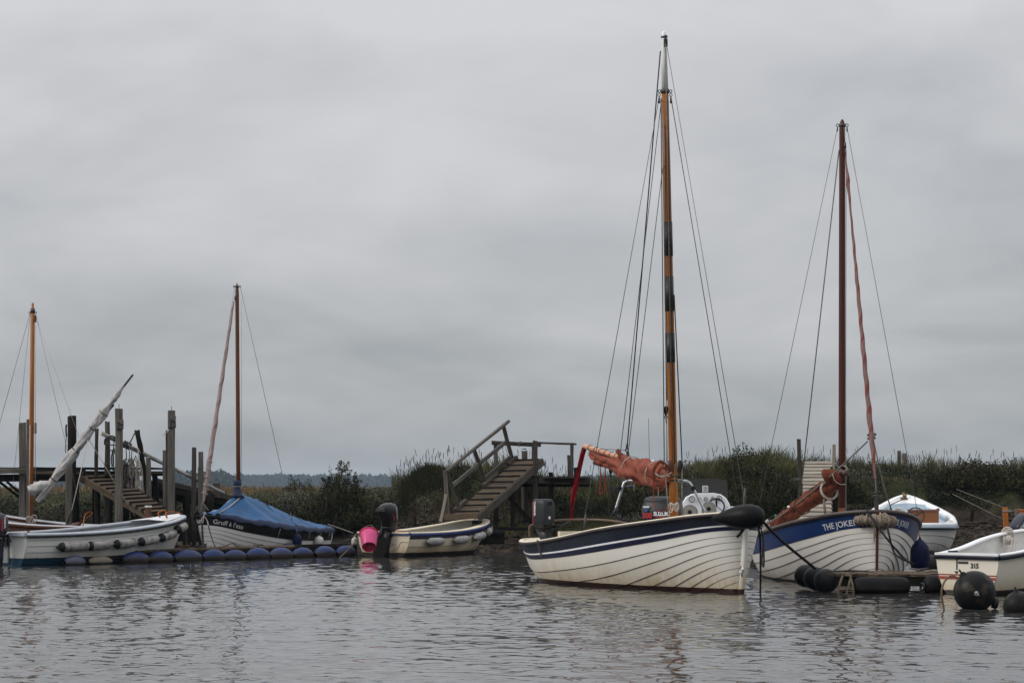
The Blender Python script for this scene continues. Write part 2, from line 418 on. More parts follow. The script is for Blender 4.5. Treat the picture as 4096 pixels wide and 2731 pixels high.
mat('decal_white', (0.70, 0.70, 0.70), 0.5, var=0.04)
mat('decal_name', (0.62, 0.64, 0.66), 0.5, var=0.06)
mat('decal_red', (0.38, 0.018, 0.028), 0.5)
mat('decal_stripe', (0.30, 0.045, 0.030), 0.5, var=0.1)
mat('decal_black', (0.03, 0.03, 0.032), 0.5)
mat('decal_blue', (0.03, 0.09, 0.35), 0.5)
mat('decal_green', (0.02, 0.20, 0.09), 0.5)
mat('pink_plastic', (0.52, 0.042, 0.17), 0.38, var=0.08, dirt=((0.60, 0.16, 0.26), 7, 0.62))
mat('pink_base', (0.42, 0.010, 0.060), 0.45, var=0.1)
mat('red_plastic', (0.52, 0.012, 0.045), 0.35)
mat('launch_blue', (0.50, 0.60, 0.68), 0.4, var=0.06)
mat('dial_cream', (0.30, 0.275, 0.23), 0.5)
mat('orange_post', (0.42, 0.13, 0.018), 0.5, var=0.25, sc=8, st=(1, 1, 0.3))
mat('stick_blue', (0.03, 0.10, 0.22), 0.6)
hull_mat('hull_main', (0.80, 0.78, 0.725), (0.38, 0.255, 0.085), 0.66, (0.030, 0.010, 0.007), 0.06, streak=0.15)
hull_mat('hull_joker', (0.72, 0.69, 0.645), (0.27, 0.19, 0.10), 0.30, (0.02, 0.02, 0.02), 0.03)
hull_mat('hull_gruff', (0.66, 0.66, 0.645), (0.35, 0.30, 0.22), 0.22, (0.02, 0.02, 0.03), 0.02)
hull_mat('hull_cream', (0.62, 0.56, 0.43), (0.34, 0.20, 0.055), 0.36, (0.030, 0.023, 0.018), 0.085, streak=0.7)
hull_mat('hull_left', (0.60, 0.60, 0.575), (0.44, 0.39, 0.27), 0.24, (0.008, 0.040, 0.075), 0.135, streak=0.3)
hull_mat('hull_launch', (0.60, 0.60, 0.565), (0.36, 0.33, 0.26), 0.30, (0.03, 0.045, 0.06), 0.10)
hull_mat('hull_right', (0.74, 0.69, 0.58), (0.38, 0.27, 0.11), 0.34, (0.05, 0.04, 0.03), 0.06, streak=0.25)
hull_mat('hull_varnish', (0.075, 0.023, 0.012), (0.05, 0.03, 0.02), 0.2, (0.02, 0.015, 0.012), 0.03)
hull_mat('hull_red', (0.40, 0.012, 0.012), (0.2, 0.02, 0.02), 0.2, (0.02, 0.02, 0.02), 0.02)
hull_mat('hull_grey', (0.50, 0.51, 0.52), (0.3, 0.28, 0.2), 0.2, (0.02, 0.02, 0.02), 0.02)
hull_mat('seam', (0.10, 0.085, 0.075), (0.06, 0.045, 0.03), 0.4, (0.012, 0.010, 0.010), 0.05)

# ================================================================== the setting
def itab(tab):
    xs = np.array([a for a, _ in tab], float); ys = np.array([b for _, b in tab], float)
    return lambda x: np.interp(x, xs, ys)
EDGE = itab([(-40, 56), (-16, 54.5), (-9, 53.5), (-5, 52.3), (-2.5, 51.2), (0, 50.0), (2, 50.0), (5, 50.8), (9, 51.6), (14, 51), (40, 50)])
TOP = itab([(-40, 1.1), (-7, 1.05), (-4.2, 1.08), (-3.0, 1.16), (-2.2, 1.38), (-1.2, 1.52), (0, 1.52), (0.8, 1.36), (2.0, 1.22), (3.0, 1.24), (4.0, 1.50), (5, 1.64), (7, 1.60), (8.5, 1.52), (10, 1.52), (12, 1.50), (40, 1.4)])

_P = RNG.permutation(512)
def vnoise(x, y):
    """smooth value noise, numpy"""
    xi = np.floor(x).astype(int); yi = np.floor(y).astype(int); fx = x - xi; fy = y - yi
    fx = fx * fx * (3 - 2 * fx); fy = fy * fy * (3 - 2 * fy)
    h = lambda a, b: _P[(_P[a & 511] + b) & 511] / 511.0
    return (h(xi, yi) * (1 - fx) + h(xi + 1, yi) * fx) * (1 - fy) + (h(xi, yi + 1) * (1 - fx) + h(xi + 1, yi + 1) * fx) * fy
def fbm(x, y, o=4):
    s = 0; a = 1; t = 0
    for i in range(o):
        s = s + a * vnoise(x * 2 ** i + 17.3 * i, y * 2 ** i + 5.1 * i); t += a; a *= 0.5
    return s / t - 0.5
def sstep(a, b, x):
    t = np.clip((x - a) / (b - a), 0, 1); return t * t * (3 - 2 * t)
def ground(X, Y):
    X = np.asarray(X, float); Y = np.asarray(Y, float)
    d = Y - EDGE(X) + 1.2 * fbm(X * 0.6, Y * 0.2 + 3)
    top = TOP(X) + 0.34 * fbm(X * 0.55, Y * 0.35)
    low = np.clip((1.5 - top) / 0.4, 0, 1)                      # 1 on the low open marsh at the left
    z = np.where(d < 0, d * 0.22, 0)
    z = z + 0.40 * sstep(0, 2.2, d)
    z = z + (top * 0.62 - 0.40) * sstep(1.7, 3.1 + 2 * low, d)
    z = z + top * 0.38 * sstep(2.95, 3.45 + 3.7 * low, d)
    z = z + (1.12 - top) * sstep(7, 22, d)
    z = z + 0.24 * fbm(X * 1.6, Y * 1.6) * sstep(0.2, 1.5, d) * (1 - sstep(20, 60, d))
    z = z + 0.05 * fbm(X * 6, Y * 6) * sstep(0.0, 0.6, d) * (1 - sstep(10, 20, d))
    return np.maximum(z, -1.2)

def np_mesh(name, verts, faces, m, smooth=True, kind=None, label=None, cat=None, parent=None, mi=None):
    """verts (n,3); faces (m,k) with one k"""
    me = bpy.data.meshes.new(name); k = faces.shape[1]
    me.vertices.add(len(verts)); me.vertices.foreach_set('co', np.ascontiguousarray(verts, np.float32).ravel())
    me.loops.add(faces.size); me.loops.foreach_set('vertex_index', np.ascontiguousarray(faces, np.int32).ravel())
    me.polygons.add(len(faces)); me.polygons.foreach_set('loop_start', np.arange(0, faces.size, k, dtype=np.int32))
    try: me.polygons.foreach_set('loop_total', np.full(len(faces), k, np.int32))
    except Exception: pass
    me.polygons.foreach_set('use_smooth', np.full(len(faces), smooth))
    for x in (m if isinstance(m, (list, tuple)) else [m]): me.materials.append(MATS[x] if isinstance(x, str) else x)
    if mi is not None: me.polygons.foreach_set('material_index', np.ascontiguousarray(mi, np.int32))
    me.update(); me.validate()
    o = bpy.data.objects.new(name, me); COL.objects.link(o)
    if parent is not None: o.parent = parent
    return tag(o, label, cat, None, kind)
def grid_faces(nx, ny):
    i = np.arange(nx - 1)[None, :] + nx * np.arange(ny - 1)[:, None]
    return np.stack([i, i + 1, i + nx + 1, i + nx], -1).reshape(-1, 4)
def axis(parts):
    out = []
    for a, b, s0, s1 in parts:
        x = a
        while x < b:
            out.append(x); x += s0 + (s1 - s0) * (x - a) / (b - a)
    out.append(parts[-1][1]); return np.array(out)

# ---- ground: one sheet from under the creek to the far wood
def ground_material():
    m = bpy.data.materials.new('marsh_soil'); m.use_nodes = True
    t = m.node_tree; b = t.nodes['Principled BSDF']; L = t.links.new
    g = t.nodes.new('ShaderNodeNewGeometry'); sp = t.nodes.new('ShaderNodeSeparateXYZ'); L(g.outputs['Position'], sp.inputs[0])
    def noise(s, d):
        n = t.nodes.new('ShaderNodeTexNoise'); L(g.outputs['Position'], n.inputs['Vector']); n.inputs['Scale'].default_value = s
        n.inputs['Detail'].default_value = d; n.inputs['Roughness'].default_value = 0.65; return n.outputs[0]
    def mr(x, a, bb, c=0, dd=1):
        n = t.nodes.new('ShaderNodeMapRange'); L(x, n.inputs[0]); n.inputs[1].default_value = a; n.inputs[2].default_value = bb
        n.inputs[3].default_value = c; n.inputs[4].default_value = dd; return n.outputs[0]
    def mix(f, a, bb):
        n = t.nodes.new('ShaderNodeMix'); n.data_type = 'RGBA'
        for i, x in ((0, f), (6, a), (7, bb)):
            if isinstance(x, tuple): n.inputs[i].default_value = (*x, 1)
            else: L(x, n.inputs[i])
        return n.outputs[2]
    n_big = noise(0.5, 5); n_mid = noise(4, 8); n_fine = noise(22, 6)
    mud = mix(mr(n_mid, 0.35, 0.7), (0.010, 0.0080, 0.0062), (0.042, 0.032, 0.024))
    mud = mix(mr(n_fine, 0.55, 0.72), mud, (0.055, 0.048, 0.040))
    veg = mix(mr(n_mid, 0.35, 0.7), (0.020, 0.026, 0.012), (0.050, 0.052, 0.024))
    far = mix(mr(n_big, 0.4, 0.65), (0.085, 0.075, 0.035), (0.17, 0.105, 0.055))
    add = t.nodes.new('ShaderNodeMath'); add.operation = 'MULTIPLY_ADD'; L(n_mid, add.inputs[0]); add.inputs[1].default_value = 0.7; L(sp.outputs[2], add.inputs[2])
    c = mix(mr(add.outputs[0], 1.15, 1.45), mud, veg)
    c = mix(mr(sp.outputs[1], 62, 85), c, far)
    L(c, b.inputs['Base Color']); b.inputs['Roughness'].default_value = 0.9; b.inputs['Specular IOR Level'].default_value = 0.1
    bp = t.nodes.new('ShaderNodeBump'); bp.inputs['Strength'].default_value = 0.8; bp.inputs['Distance'].default_value = 0.06
    L(n_mid, bp.inputs['Height']); L(bp.outputs[0], b.inputs['Normal'])
    MATS['marsh_soil'] = m
ground_material()
gx = axis([(-1100, -16, 90, 3), (-16, 16, 0.11, 0.11), (16, 1100, 3, 90)])
gy = axis([(-110, 42, 30, 3), (42, 49, 0.6, 0.2), (49, 58, 0.11, 0.11), (58, 90, 0.4, 2), (90, 2150, 6, 120)])
GX, GY = np.meshgrid(gx, gy)
GZ = ground(GX, GY)
np_mesh('marsh_ground', np.stack([GX, GY, GZ], -1).reshape(-1, 3), grid_faces(len(gx), len(gy)), 'marsh_soil', kind='structure',
        label='dark muddy creek bank and flat green brown marsh behind the boats', cat='ground')

# ---- water: a real rippled surface
m = bpy.data.materials.new('creek_water'); m.use_nodes = True
b_ = m.node_tree.nodes['Principled BSDF']
b_.inputs['Base Color'].default_value = (0.035, 0.036, 0.034, 1); b_.inputs['Roughness'].default_value = 0.055; b_.inputs['IOR'].default_value = 1.333
MATS['creek_water'] = m
wx = axis([(-500, -60, 60, 10), (-60, -12, 6, 0.3), (-12, 12, 0.05, 0.05), (12, 60, 0.3, 6), (60, 500, 10, 60)])
wy = axis([(-100, 12, 12, 0.4), (12, 30, 0.040, 0.055), (30, 56, 0.055, 0.10), (56, 60, 0.4, 1.0)])
WX, WY = np.meshgrid(wx, wy)
wz = np.zeros_like(WX)
fade = (1 - sstep(13, 40, np.abs(WX))) * sstep(4, 13, WY)
rg = np.random.default_rng(5)
ruf = 0.55 + 1.1 * np.clip(fbm(WX * 0.22, WY * 0.14, 3) + 0.42, 0, 1)            # calmer and ruffled patches
groups = [(10, 1.1, 2.6, 0.008), (22, 0.45, 1.1, 0.020), (44, 0.13, 0.40, 0.080)]
for cnt, l0, l1, slope in groups:
    acc = np.zeros_like(WX)
    for i in range(cnt):
        lam = math.exp(rg.uniform(math.log(l0), math.log(l1))); k = 2 * math.pi / lam
        th = rg.normal(0.9, 0.75)
        kx, ky = k * math.cos(th), k * math.sin(th)
        acc += np.sin(kx * WX + ky * WY + rg.uniform(0, 6.28) + 0.6 * np.sin(0.35 * WX + 0.21 * WY + i)) * (slope * math.sqrt(2.0 / cnt) / k)
    wz += acc * (ruf if l1 < 2 else 1.0)
wz = wz * fade + 0.0
np_mesh('water', np.stack([WX, WY, wz], -1).reshape(-1, 3), grid_faces(len(wx), len(wy)), 'creek_water', kind='structure',
        label='grey rippled tidal creek water reflecting the overcast sky', cat='water')

# ---- vegetation
def leaf_mat(name, c, k=0.4, c2=None, r=0.75):
    return mat(name, c, r, var=0.35, sc=0.9, c2=c2, island=True, rnd=k, spec=0.15)
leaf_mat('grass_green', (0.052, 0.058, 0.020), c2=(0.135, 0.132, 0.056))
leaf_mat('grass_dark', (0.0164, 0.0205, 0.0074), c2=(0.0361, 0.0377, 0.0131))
leaf_mat('grass_straw', (0.150, 0.108, 0.052), c2=(0.120, 0.105, 0.052))
leaf_mat('grass_seed', (0.075, 0.066, 0.042))
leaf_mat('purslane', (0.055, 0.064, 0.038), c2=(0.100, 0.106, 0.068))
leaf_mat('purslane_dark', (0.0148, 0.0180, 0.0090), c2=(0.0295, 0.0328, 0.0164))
leaf_mat('sedge_brown', (0.190, 0.125, 0.066), c2=(0.160, 0.128, 0.068))
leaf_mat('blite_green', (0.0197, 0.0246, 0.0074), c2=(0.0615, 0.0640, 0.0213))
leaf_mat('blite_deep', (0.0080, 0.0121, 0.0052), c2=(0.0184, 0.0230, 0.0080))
leaf_mat('blite_rust', (0.0488, 0.0276, 0.0103), c2=(0.0344, 0.0333, 0.0126))
leaf_mat('meadow', (0.070, 0.076, 0.036), c2=(0.115, 0.110, 0.058))
leaf_mat('thatch', (0.085, 0.052, 0.026), c2=(0.060, 0.044, 0.022))
leaf_mat('wood_leaf', (0.022, 0.034, 0.026), c2=(0.036, 0.050, 0.032))
mat('twig', (0.060, 0.048, 0.034), 0.9, var=0.3)

def blades(n, x, y, z, h, wd, lean, rg):
    """curved blades, two quads each + tip: (verts, faces)"""
    a = rg.uniform(0, 6.283, n); side = np.stack([np.cos(a), np.sin(a) * 0.5, np.zeros(n)], -1)
    la = rg.uniform(0, 6.283, n); ln = lean * h * rg.uniform(0.2, 1.0, n)
    ld = np.stack([np.cos(la), np.sin(la) * 0.7, np.zeros(n)], -1)
    base = np.stack([x, y, z], -1); up = np.array([0, 0, 1.0])
    pts = []
    for t, wk in ((0.0, 1.0), (0.5, 0.85), (0.8, 0.55), (1.0, 0.06)):
        c = base + up * (h * t * (1 - 0.12 * t * lean))[:, None] + ld * (ln * t ** 2)[:, None]
        pts += [c - side * (wd * wk)[:, None] / 2, c + side * (wd * wk)[:, None] / 2]
    v = np.stack(pts, 1).reshape(-1, 3); o = 8 * np.arange(n)[:, None]
    f = np.concatenate([o + np.array([[0, 1, 3, 2]]), o + np.array([[2, 3, 5, 4]]), o + np.array([[4, 5, 7, 6]])], 0)
    return v, f
def spots(n, x0, x1, d0, d1, rg, dens=None, thr=0.0):
    """random points on the bank, d metres behind the water's edge"""
    out_x, out_y = [], []; got = 0
    while got < n:
        x = rg.uniform(x0, x1, n); d = rg.uniform(d0, d1, n)
        y = EDGE(x) + d
        k = np.ones(n, bool) if dens is None else (dens(x, y) > rg.uniform(0, 1, n))
        out_x.append(x[k]); out_y.append(y[k]); got += k.sum()
    x = np.concatenate(out_x)[:n]; y = np.concatenate(out_y)[:n]
    return x, y, ground(x, y) - 0.02
def join(parts):
    V, Fc, o = [], [], 0
    for v, f in parts: V.append(v); Fc.append(f + o); o += len(v)
    return np.concatenate(V), np.concatenate(Fc)
def quads(c, size, rg, up=0.3):
    """leaf-sized quads with random facing at centres c"""
    n = len(c); u = rg.normal(size=(n, 3)); u /= np.linalg.norm(u, axis=1)[:, None]
    v = rg.normal(size=(n, 3)) + np.array([0, 0, up]); v -= u * (u * v).sum(1)[:, None]; v /= np.linalg.norm(v, axis=1)[:, None]
    s = np.asarray(size).reshape(-1, 1) * np.ones((n, 1))
    p = np.stack([c - u * s * 0.5, c + v * s * 0.35, c + u * s * 0.5, c - v * s * 0.35], 1).reshape(-1, 3)
    return p, 4 * np.arange(n)[:, None] + np.array([[0, 1, 2, 3]])

rg = np.random.default_rng(21)
clump = lambda s, o, lo=0.0: (lambda x, y: np.clip(0.5 + 2.2 * fbm(x * s + o, y * s + o, 3) - lo, 0, 1))
# tall grass along the top of the bank, in clumps
def grass_field(name, m, n, x0, x1, d0, d1, h0, h1, wd, lean, label, dens=None):
    x, y, z = spots(n, x0, x1, d0, d1, rg, dens)
    hc = 0.45 + 1.0 * np.clip(1.6 * fbm(x * 0.8 + 4, y * 0.5, 3) + 0.45, 0, 1)
    h = (h0 + (h1 - h0) * rg.uniform(0, 1, n) ** 1.8) * hc
    v, f = blades(n, x, y, z, h, wd * rg.uniform(0.6, 1.3, n), lean, rg)
    return np_mesh(name, v, f, m, kind='stuff', label=label, cat='grass')
TG = 'tall green grass growing along the top of the bank'
edge_clump = lambda s, o, lo: (lambda x, y: np.clip(0.42 + 5.5 * fbm(x * s + o, y * 0.5 + o, 3) - lo, 0, 1))
grass_field('marsh_grass', 'grass_green', 20000, -2.9, 14, 3.9, 7.0, 0.16, 0.66, 0.016, 0.5, TG, edge_clump(0.7, 3, 0.05))
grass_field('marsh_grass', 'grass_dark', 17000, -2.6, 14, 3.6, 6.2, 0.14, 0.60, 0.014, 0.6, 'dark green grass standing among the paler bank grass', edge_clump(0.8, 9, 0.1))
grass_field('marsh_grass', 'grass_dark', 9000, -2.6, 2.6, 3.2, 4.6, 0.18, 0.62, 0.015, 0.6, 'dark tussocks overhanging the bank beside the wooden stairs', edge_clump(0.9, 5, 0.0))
grass_field('marsh_grass', 'grass_green', 6000, 4.2, 7.2, 3.2, 4.4, 0.35, 0.70, 0.016, 0.7, 'long pale grass round the slatted gangway', edge_clump(1.2, 4, 0.0))
grass_field('straw_grass', 'grass_straw', 2200, -2.6, 14, 3.9, 6.8, 0.30, 0.56, 0.009, 0.6, 'dry straw coloured stalks among the bank grass', clump(0.9, 5))
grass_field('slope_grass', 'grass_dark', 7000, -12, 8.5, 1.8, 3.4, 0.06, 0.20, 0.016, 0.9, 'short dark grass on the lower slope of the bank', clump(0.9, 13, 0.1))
grass_field('slope_grass', 'grass_green', 11000, -1.6, 5.6, 1.5, 3.0, 0.08, 0.26, 0.014, 0.8, 'bright green grass on the low slope behind the tall masted boat', lambda x, y: clump(1.1, 2, 0.1)(x, y) * sstep(-1.6, 0.6, x) * (1 - sstep(3.4, 5.6, x)))
grass_field('meadow_grass', 'meadow', 26000, -20, -2.4, 4.2, 14, 0.08, 0.22, 0.020, 0.7, 'short grey green meadow grass on the low marsh', clump(0.5, 1))
grass_field('dry_turf', 'grass_straw', 14000, 5.5, 14, 2.9, 4.4, 0.05, 0.16, 0.016, 1.0, 'dry brown turf on the shoulder of the bank at the right', clump(1.0, 8))
grass_field('dead_thatch', 'thatch', 5000, -2.4, 1.2, 2.7, 3.6, 0.10, 0.30, 0.012, 1.4, 'brown dead thatch hanging under the grass left of the stairs', clump(1.2, 6, -.1))
grass_field('sedge', 'sedge_brown', 20000, -24, 3, 16, 60, 0.14, 0.36, 0.045, 0.5, 'russet brown sedge on the far marsh', clump(0.12, 1))
# feathery seed heads standing above the grass
def seed_stalks(n, x0, x1, d0, d1, h0, h1):
    x, y, z = spots(n, x0, x1, d0, d1, rg, clump(0.9, 3, 0.12)); h = rg.uniform(h0, h1, n)
    v1, f1 = blades(n, x, y, z, h, np.full(n, 0.006), 0.16, rg)
    tips = v1.reshape(n, 8, 3)[:, 6]; mids = v1.reshape(n, 8, 3)[:, 4]
    heads = []
    for t in (0.1, 0.35, 0.6, 0.85, 1.05):
        c = mids + (tips - mids) * (0.2 + t * 0.8) + rg.normal(0, 0.003, (n, 3))
        u = (tips - mids); u /= np.linalg.norm(u, axis=1)[:, None]
        s = np.stack([np.ones(n), np.zeros(n), np.zeros(n)], -1)
        heads.append((np.stack([c - u * 0.04, c + s * 0.0065, c + u * 0.04, c - s * 0.0065], 1).reshape(-1, 3), 4 * np.arange(n)[:, None] + np.array([[0, 1, 2, 3]])))
    return join([(v1, f1)] + heads)
v, f = join([seed_stalks(190, -2.8, 3.2, 3.9, 6.5, 0.35, 0.80), seed_stalks(170, 3.2, 13, 3.9, 6.5, 0.32, 0.76)])
np_mesh('seed_heads', v, f, 'grass_seed', kind='stuff', label='feathery seed heads standing above the bank grass', cat='grass')

# low leafy cover hanging over the bank
def cover(name, m, n, x0, x1, d0, d1, lift, size, dens, label):
    x, y, z = spots(n, x0, x1, d0, d1, rg, dens)
    c = np.stack([x, y, z + 0.02 + rg.uniform(0, 1, n) ** 1.3 * lift * (0.5 + np.clip(fbm(x * 1.5, y * 1.5, 3) + 0.5, 0, 1))], -1)
    v, f = quads(c, rg.uniform(0.6, 1.3, n) * size, rg)
    return np_mesh(name, v, f, m, smooth=False, kind='stuff', label=label, cat='ground cover')
cover('sea_purslane', 'purslane', 26000, 1.5, 14, 3.0, 4.6, 0.26, 0.042, edge_clump(0.9, 7, 0.25), 'silvery green purslane spilling over the bank at the right')
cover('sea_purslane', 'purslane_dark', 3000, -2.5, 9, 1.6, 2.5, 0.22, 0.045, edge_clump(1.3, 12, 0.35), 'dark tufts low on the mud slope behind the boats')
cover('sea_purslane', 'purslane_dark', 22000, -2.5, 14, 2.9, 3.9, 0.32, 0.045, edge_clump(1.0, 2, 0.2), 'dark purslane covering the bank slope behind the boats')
cover('sea_purslane', 'purslane', 28000, -18, -2.2, 4.0, 9.0, 0.16, 0.050, clump(0.8, 5), 'grey green purslane mat on the low marsh')
cover('sea_purslane', 'purslane_dark', 28000, -18, -2.2, 2.4, 5.0, 0.30, 0.050, clump(0.8, 8), 'dark purslane on the low bank beside the jetty')

cover('sea_purslane', 'purslane', 9000, 4.0, 8.6, 2.1, 3.3, 0.22, 0.040, edge_clump(1.4, 21, 0.2), 'pale purslane cushions half way down the right bank')
cover('sea_purslane', 'purslane', 6000, -2.6, 4.0, 2.4, 3.4, 0.20, 0.040, edge_clump(1.6, 31, 0.3), 'pale purslane cushions under the grass beside the stairs')
# rubble, weed and mud lumps along the tide line
def rubble(n, x0, x1, d0, d1, s0, s1, dens):
    x, y, z = spots(n, x0, x1, d0, d1, rg, dens)
    base = np.array([(1, 0, 0), (-1, 0, 0), (0, 1, 0), (0, -1, 0), (0, 0, 1), (0, 0, -1)], float)
    tri = np.array([(0, 2, 4), (2, 1, 4), (1, 3, 4), (3, 0, 4), (2, 0, 5), (1, 2, 5), (3, 1, 5), (0, 3, 5)])
    s = rg.uniform(0, 1, n) ** 2 * (s1 - s0) + s0
    v = base[None] * rg.uniform(0.5, 1.3, (n, 6, 1)) * s[:, None, None] * np.array([1.3, 1.1, 0.6])
    v = v + np.stack([x, y, z + 0.02], -1)[:, None]
    return v.reshape(-1, 3), (6 * np.arange(n)[:, None, None] + tri[None]).reshape(-1, 3)
mat('rubble', (0.030, 0.023, 0.016), 0.8, var=0.5, sc=6, island=True, rnd=0.7, spec=0.15)
v, f = rubble(9000, -6, 14, -0.1, 2.5, 0.02, 0.11, clump(1.0, 4, 0.0))
np_mesh('tide_rubble', v, f, 'rubble', smooth=False, kind='stuff', label='wet stones, weed and mud lumps along the tide line', cat='rubble')

# bushes of shrubby sea-blite: upright sprigs with small fleshy leaves
def shrub(name, cx, cy, rx, ry, ht, nsp, leaf, mats, label, group='bushes on the bank', seed=1, z0=None, skew=None):
    rgs = np.random.default_rng(seed)
    gz = float(ground(cx, cy)) if z0 is None else z0
    root = empty(name, (cx, cy, gz - 0.05), 0, label, 'bush', group)
    lv = [[] for _ in mats]; tw = MB()
    for i in range(nsp):
        a = rgs.uniform(0, 6.283); q = math.sqrt(rgs.uniform(0, 1))
        bx, by = math.cos(a) * q * rx, math.sin(a) * q * ry
        prof = (1 - 0.75 * q ** 2.2)
        if skew is not None: prof *= 0.35 + 0.65 * math.exp(-((bx / rx - skew[0]) / skew[1]) ** 2)
        top = ht * prof * rgs.uniform(0.62, 1.08)
        lowz = max(0.0, top * rgs.uniform(-0.1, 0.72) - 0.15)
        sl = rgs.uniform(0.16, 0.36) * (0.6 + 0.5 * ht)
        lowz = min(lowz if rgs.uniform() < 0.55 else top - sl, top - 0.08)
        lx, ly = rgs.normal(0, 0.09) + bx * 0.10, rgs.normal(0, 0.07)
        top_ = min(lowz + sl, top); nl = int(leaf * rgs.uniform(0.7, 1.3))
        t = rgs.uniform(0, 1, nl); rad = 0.055 * (1 - 0.6 * t)
        an = rgs.uniform(0, 6.283, nl)
        c = np.stack([bx + lx * t + rad * np.cos(an), by + ly * t + rad * np.sin(an), lowz + (top_ - lowz) * t], -1)
        k = rgs.choice(len(mats), p=[x[1] for x in mats])
        lv[k].append(c)
        if i % 3 == 0: tw.tube([(bx * 0.35, by * 0.35, 0), (bx * 0.85, by * 0.85, lowz * 0.7), (bx + lx, by + ly, top_)], [0.014, 0.008, 0.003], 4)
    for k, (mn, _) in enumerate(mats):
        if not lv[k]: continue
        c = np.concatenate(lv[k]); v, f = quads(c, rgs.uniform(0.028, 0.055, len(c)), rgs, up=1.2)
        np_mesh('foliage', v, f, mn, smooth=False, parent=root)
    tw.build('stems', 'twig', root)
    return root
BG = [('blite_green', 0.62), ('blite_deep', 0.30), ('blite_rust', 0.08)]
BD = [('blite_green', 0.45), ('blite_deep', 0.50), ('blite_rust', 0.05)]
BR = [('blite_green', 0.35), ('blite_deep', 0.25), ('blite_rust', 0.40)]
def at_px(px, Y): return (px - 2048) / FPX * Y
shrub('shrub', at_px(1345, 54.0), 54.0, 0.90, 0.55, 1.42, 760, 40, BG, 'tall dark green bush between the blue covered boat and the cream dinghy', seed=3, z0=0.60, skew=(0.22, 0.60))
shrub('shrub', at_px(1290, 53.3), 53.3, 0.62, 0.50, 0.95, 260, 30, BD, 'low dark bush at the left foot of the tall bush', seed=4, z0=0.45)
shrub('shrub', at_px(1455, 53.6), 53.6, 0.55, 0.45, 0.80, 200, 30, BD, 'low dark bush at the right foot of the tall bush', seed=5, z0=0.55)
shrub('shrub', at_px(1195, 75), 75, 0.55, 0.40, 0.62, 90, 26, BG, 'small bush on the far marsh left of the tall bush', seed=6)
shrub('shrub', at_px(2985, 54.6), 54.6, 1.05, 0.75, 1.22, 560, 30, BG, 'broad dark green bush behind the black bow fender', seed=7, z0=1.18)
shrub('shrub', at_px(3080, 53.6), 53.6, 0.95, 0.60, 1.00, 420, 30, BD, 'dark bush on the slope left of the slatted gangway', seed=8, z0=0.85)
shrub('shrub', at_px(2830, 54.2), 54.2, 0.80, 0.55, 0.80, 300, 30, BD, 'low dark bush behind the white steering console', seed=9, z0=0.95)
shrub('shrub', at_px(3890, 54.8), 54.8, 0.75, 0.50, 0.78, 260, 28, BR, 'rust tinted bush on the bank top at the right', seed=10, z0=1.42)
shrub('shrub', at_px(4060, 54.6), 54.6, 0.60, 0.45, 0.70, 200, 28, BR, 'reddish low bush at the right edge of the bank top', seed=12, z0=1.38)
shrub('shrub', at_px(2560, 53.8), 53.8, 0.95, 0.55, 0.72, 300, 30, BD, 'low dark bush behind the furled tan sail', seed=13, z0=0.80)
shrub('shrub', at_px(3330, 53.6), 53.6, 0.8, 0.5, 0.75, 240, 28, BD, 'dark bush under the bank top behind the blue hulled boat', seed=15, z0=1.05)

# far wood: one hazy mass along the horizon, and a nearer clump at the left
def wood(name, x0, x1, Y, h0, h1, ncrown, nleaf, size, label, seed, base=1.0, ridge=None):
    rgs = np.random.default_rng(seed); C = []
    for i in range(ncrown):
        x = x0 + (x1 - x0) * (i + rgs.uniform(0, 1)) / ncrown; y = Y + rgs.uniform(-12, 12)
        h = rgs.uniform(h0, h1) * (ridge(x) if ridge else 1); r = h * rgs.uniform(0.32, 0.55)
        p = rgs.normal(size=(nleaf, 3)); p /= np.linalg.norm(p, axis=1)[:, None]
        p *= rgs.uniform(0.35, 1.0, (nleaf, 1)) ** 0.5
        lob = 1 + 0.25 * np.sin(p[:, 0] * 5 + i) * np.cos(p[:, 2] * 4 + i)
        C.append(np.stack([x + p[:, 0] * r * lob, y + p[:, 1] * r, base + h * 0.52 + p[:, 2] * h * 0.50 * lob], -1))
    c = np.concatenate(C); c[:, 2] = np.maximum(c[:, 2], base - 0.3)
    v, f = quads(c, rgs.uniform(0.7, 1.3, len(c)) * size, rgs)
    return np_mesh(name, v, f, 'wood_leaf', smooth=False, kind='stuff', label=label, cat='wood')
rid = lambda x: 0.30 + 0.70 * smooth(-275, -210, x) * (1 - 0.16 * smooth(-126, -20, x))
wood('far_wood', -275, 126, 1800, 8.4, 10.4, 300, 260, 2.2, 'long hazy blue grey wood on the far horizon', 3, ridge=rid)
wood('far_trees', -156, -128, 1080, 6.0, 8.4, 14, 300, 1.5, 'hazy clump of far trees behind the jetty posts', 4)
wood('far_trees', -215, -165, 1100, 2.6, 4.5, 24, 160, 1.5, 'low far trees at the left behind the jetty', 5)

# haze: even thin air round everything
hz = MB().box((0, 1045, 7.0), (2600, 2390, 20)).build('haze', 'white_paint')
hm = bpy.data.materials.new('haze_air'); hm.use_nodes = True; hn = hm.node_tree; hn.nodes.clear()
pv = hn.nodes.new('ShaderNodeVolumePrincipled'); pv.inputs['Color'].default_value = (0.66, 0.83, 1.0, 1); pv.inputs['Density'].default_value = 0.00017
pv.inputs['Anisotropy'].default_value = 0.0
ho = hn.nodes.new('ShaderNodeOutputMaterial'); hn.links.new(pv.outputs[0], ho.inputs['Volume'])
hz.data.materials.clear(); hz.data.materials.append(hm)
tag(hz, 'thin pale haze over the marsh', 'haze', kind='stuff')

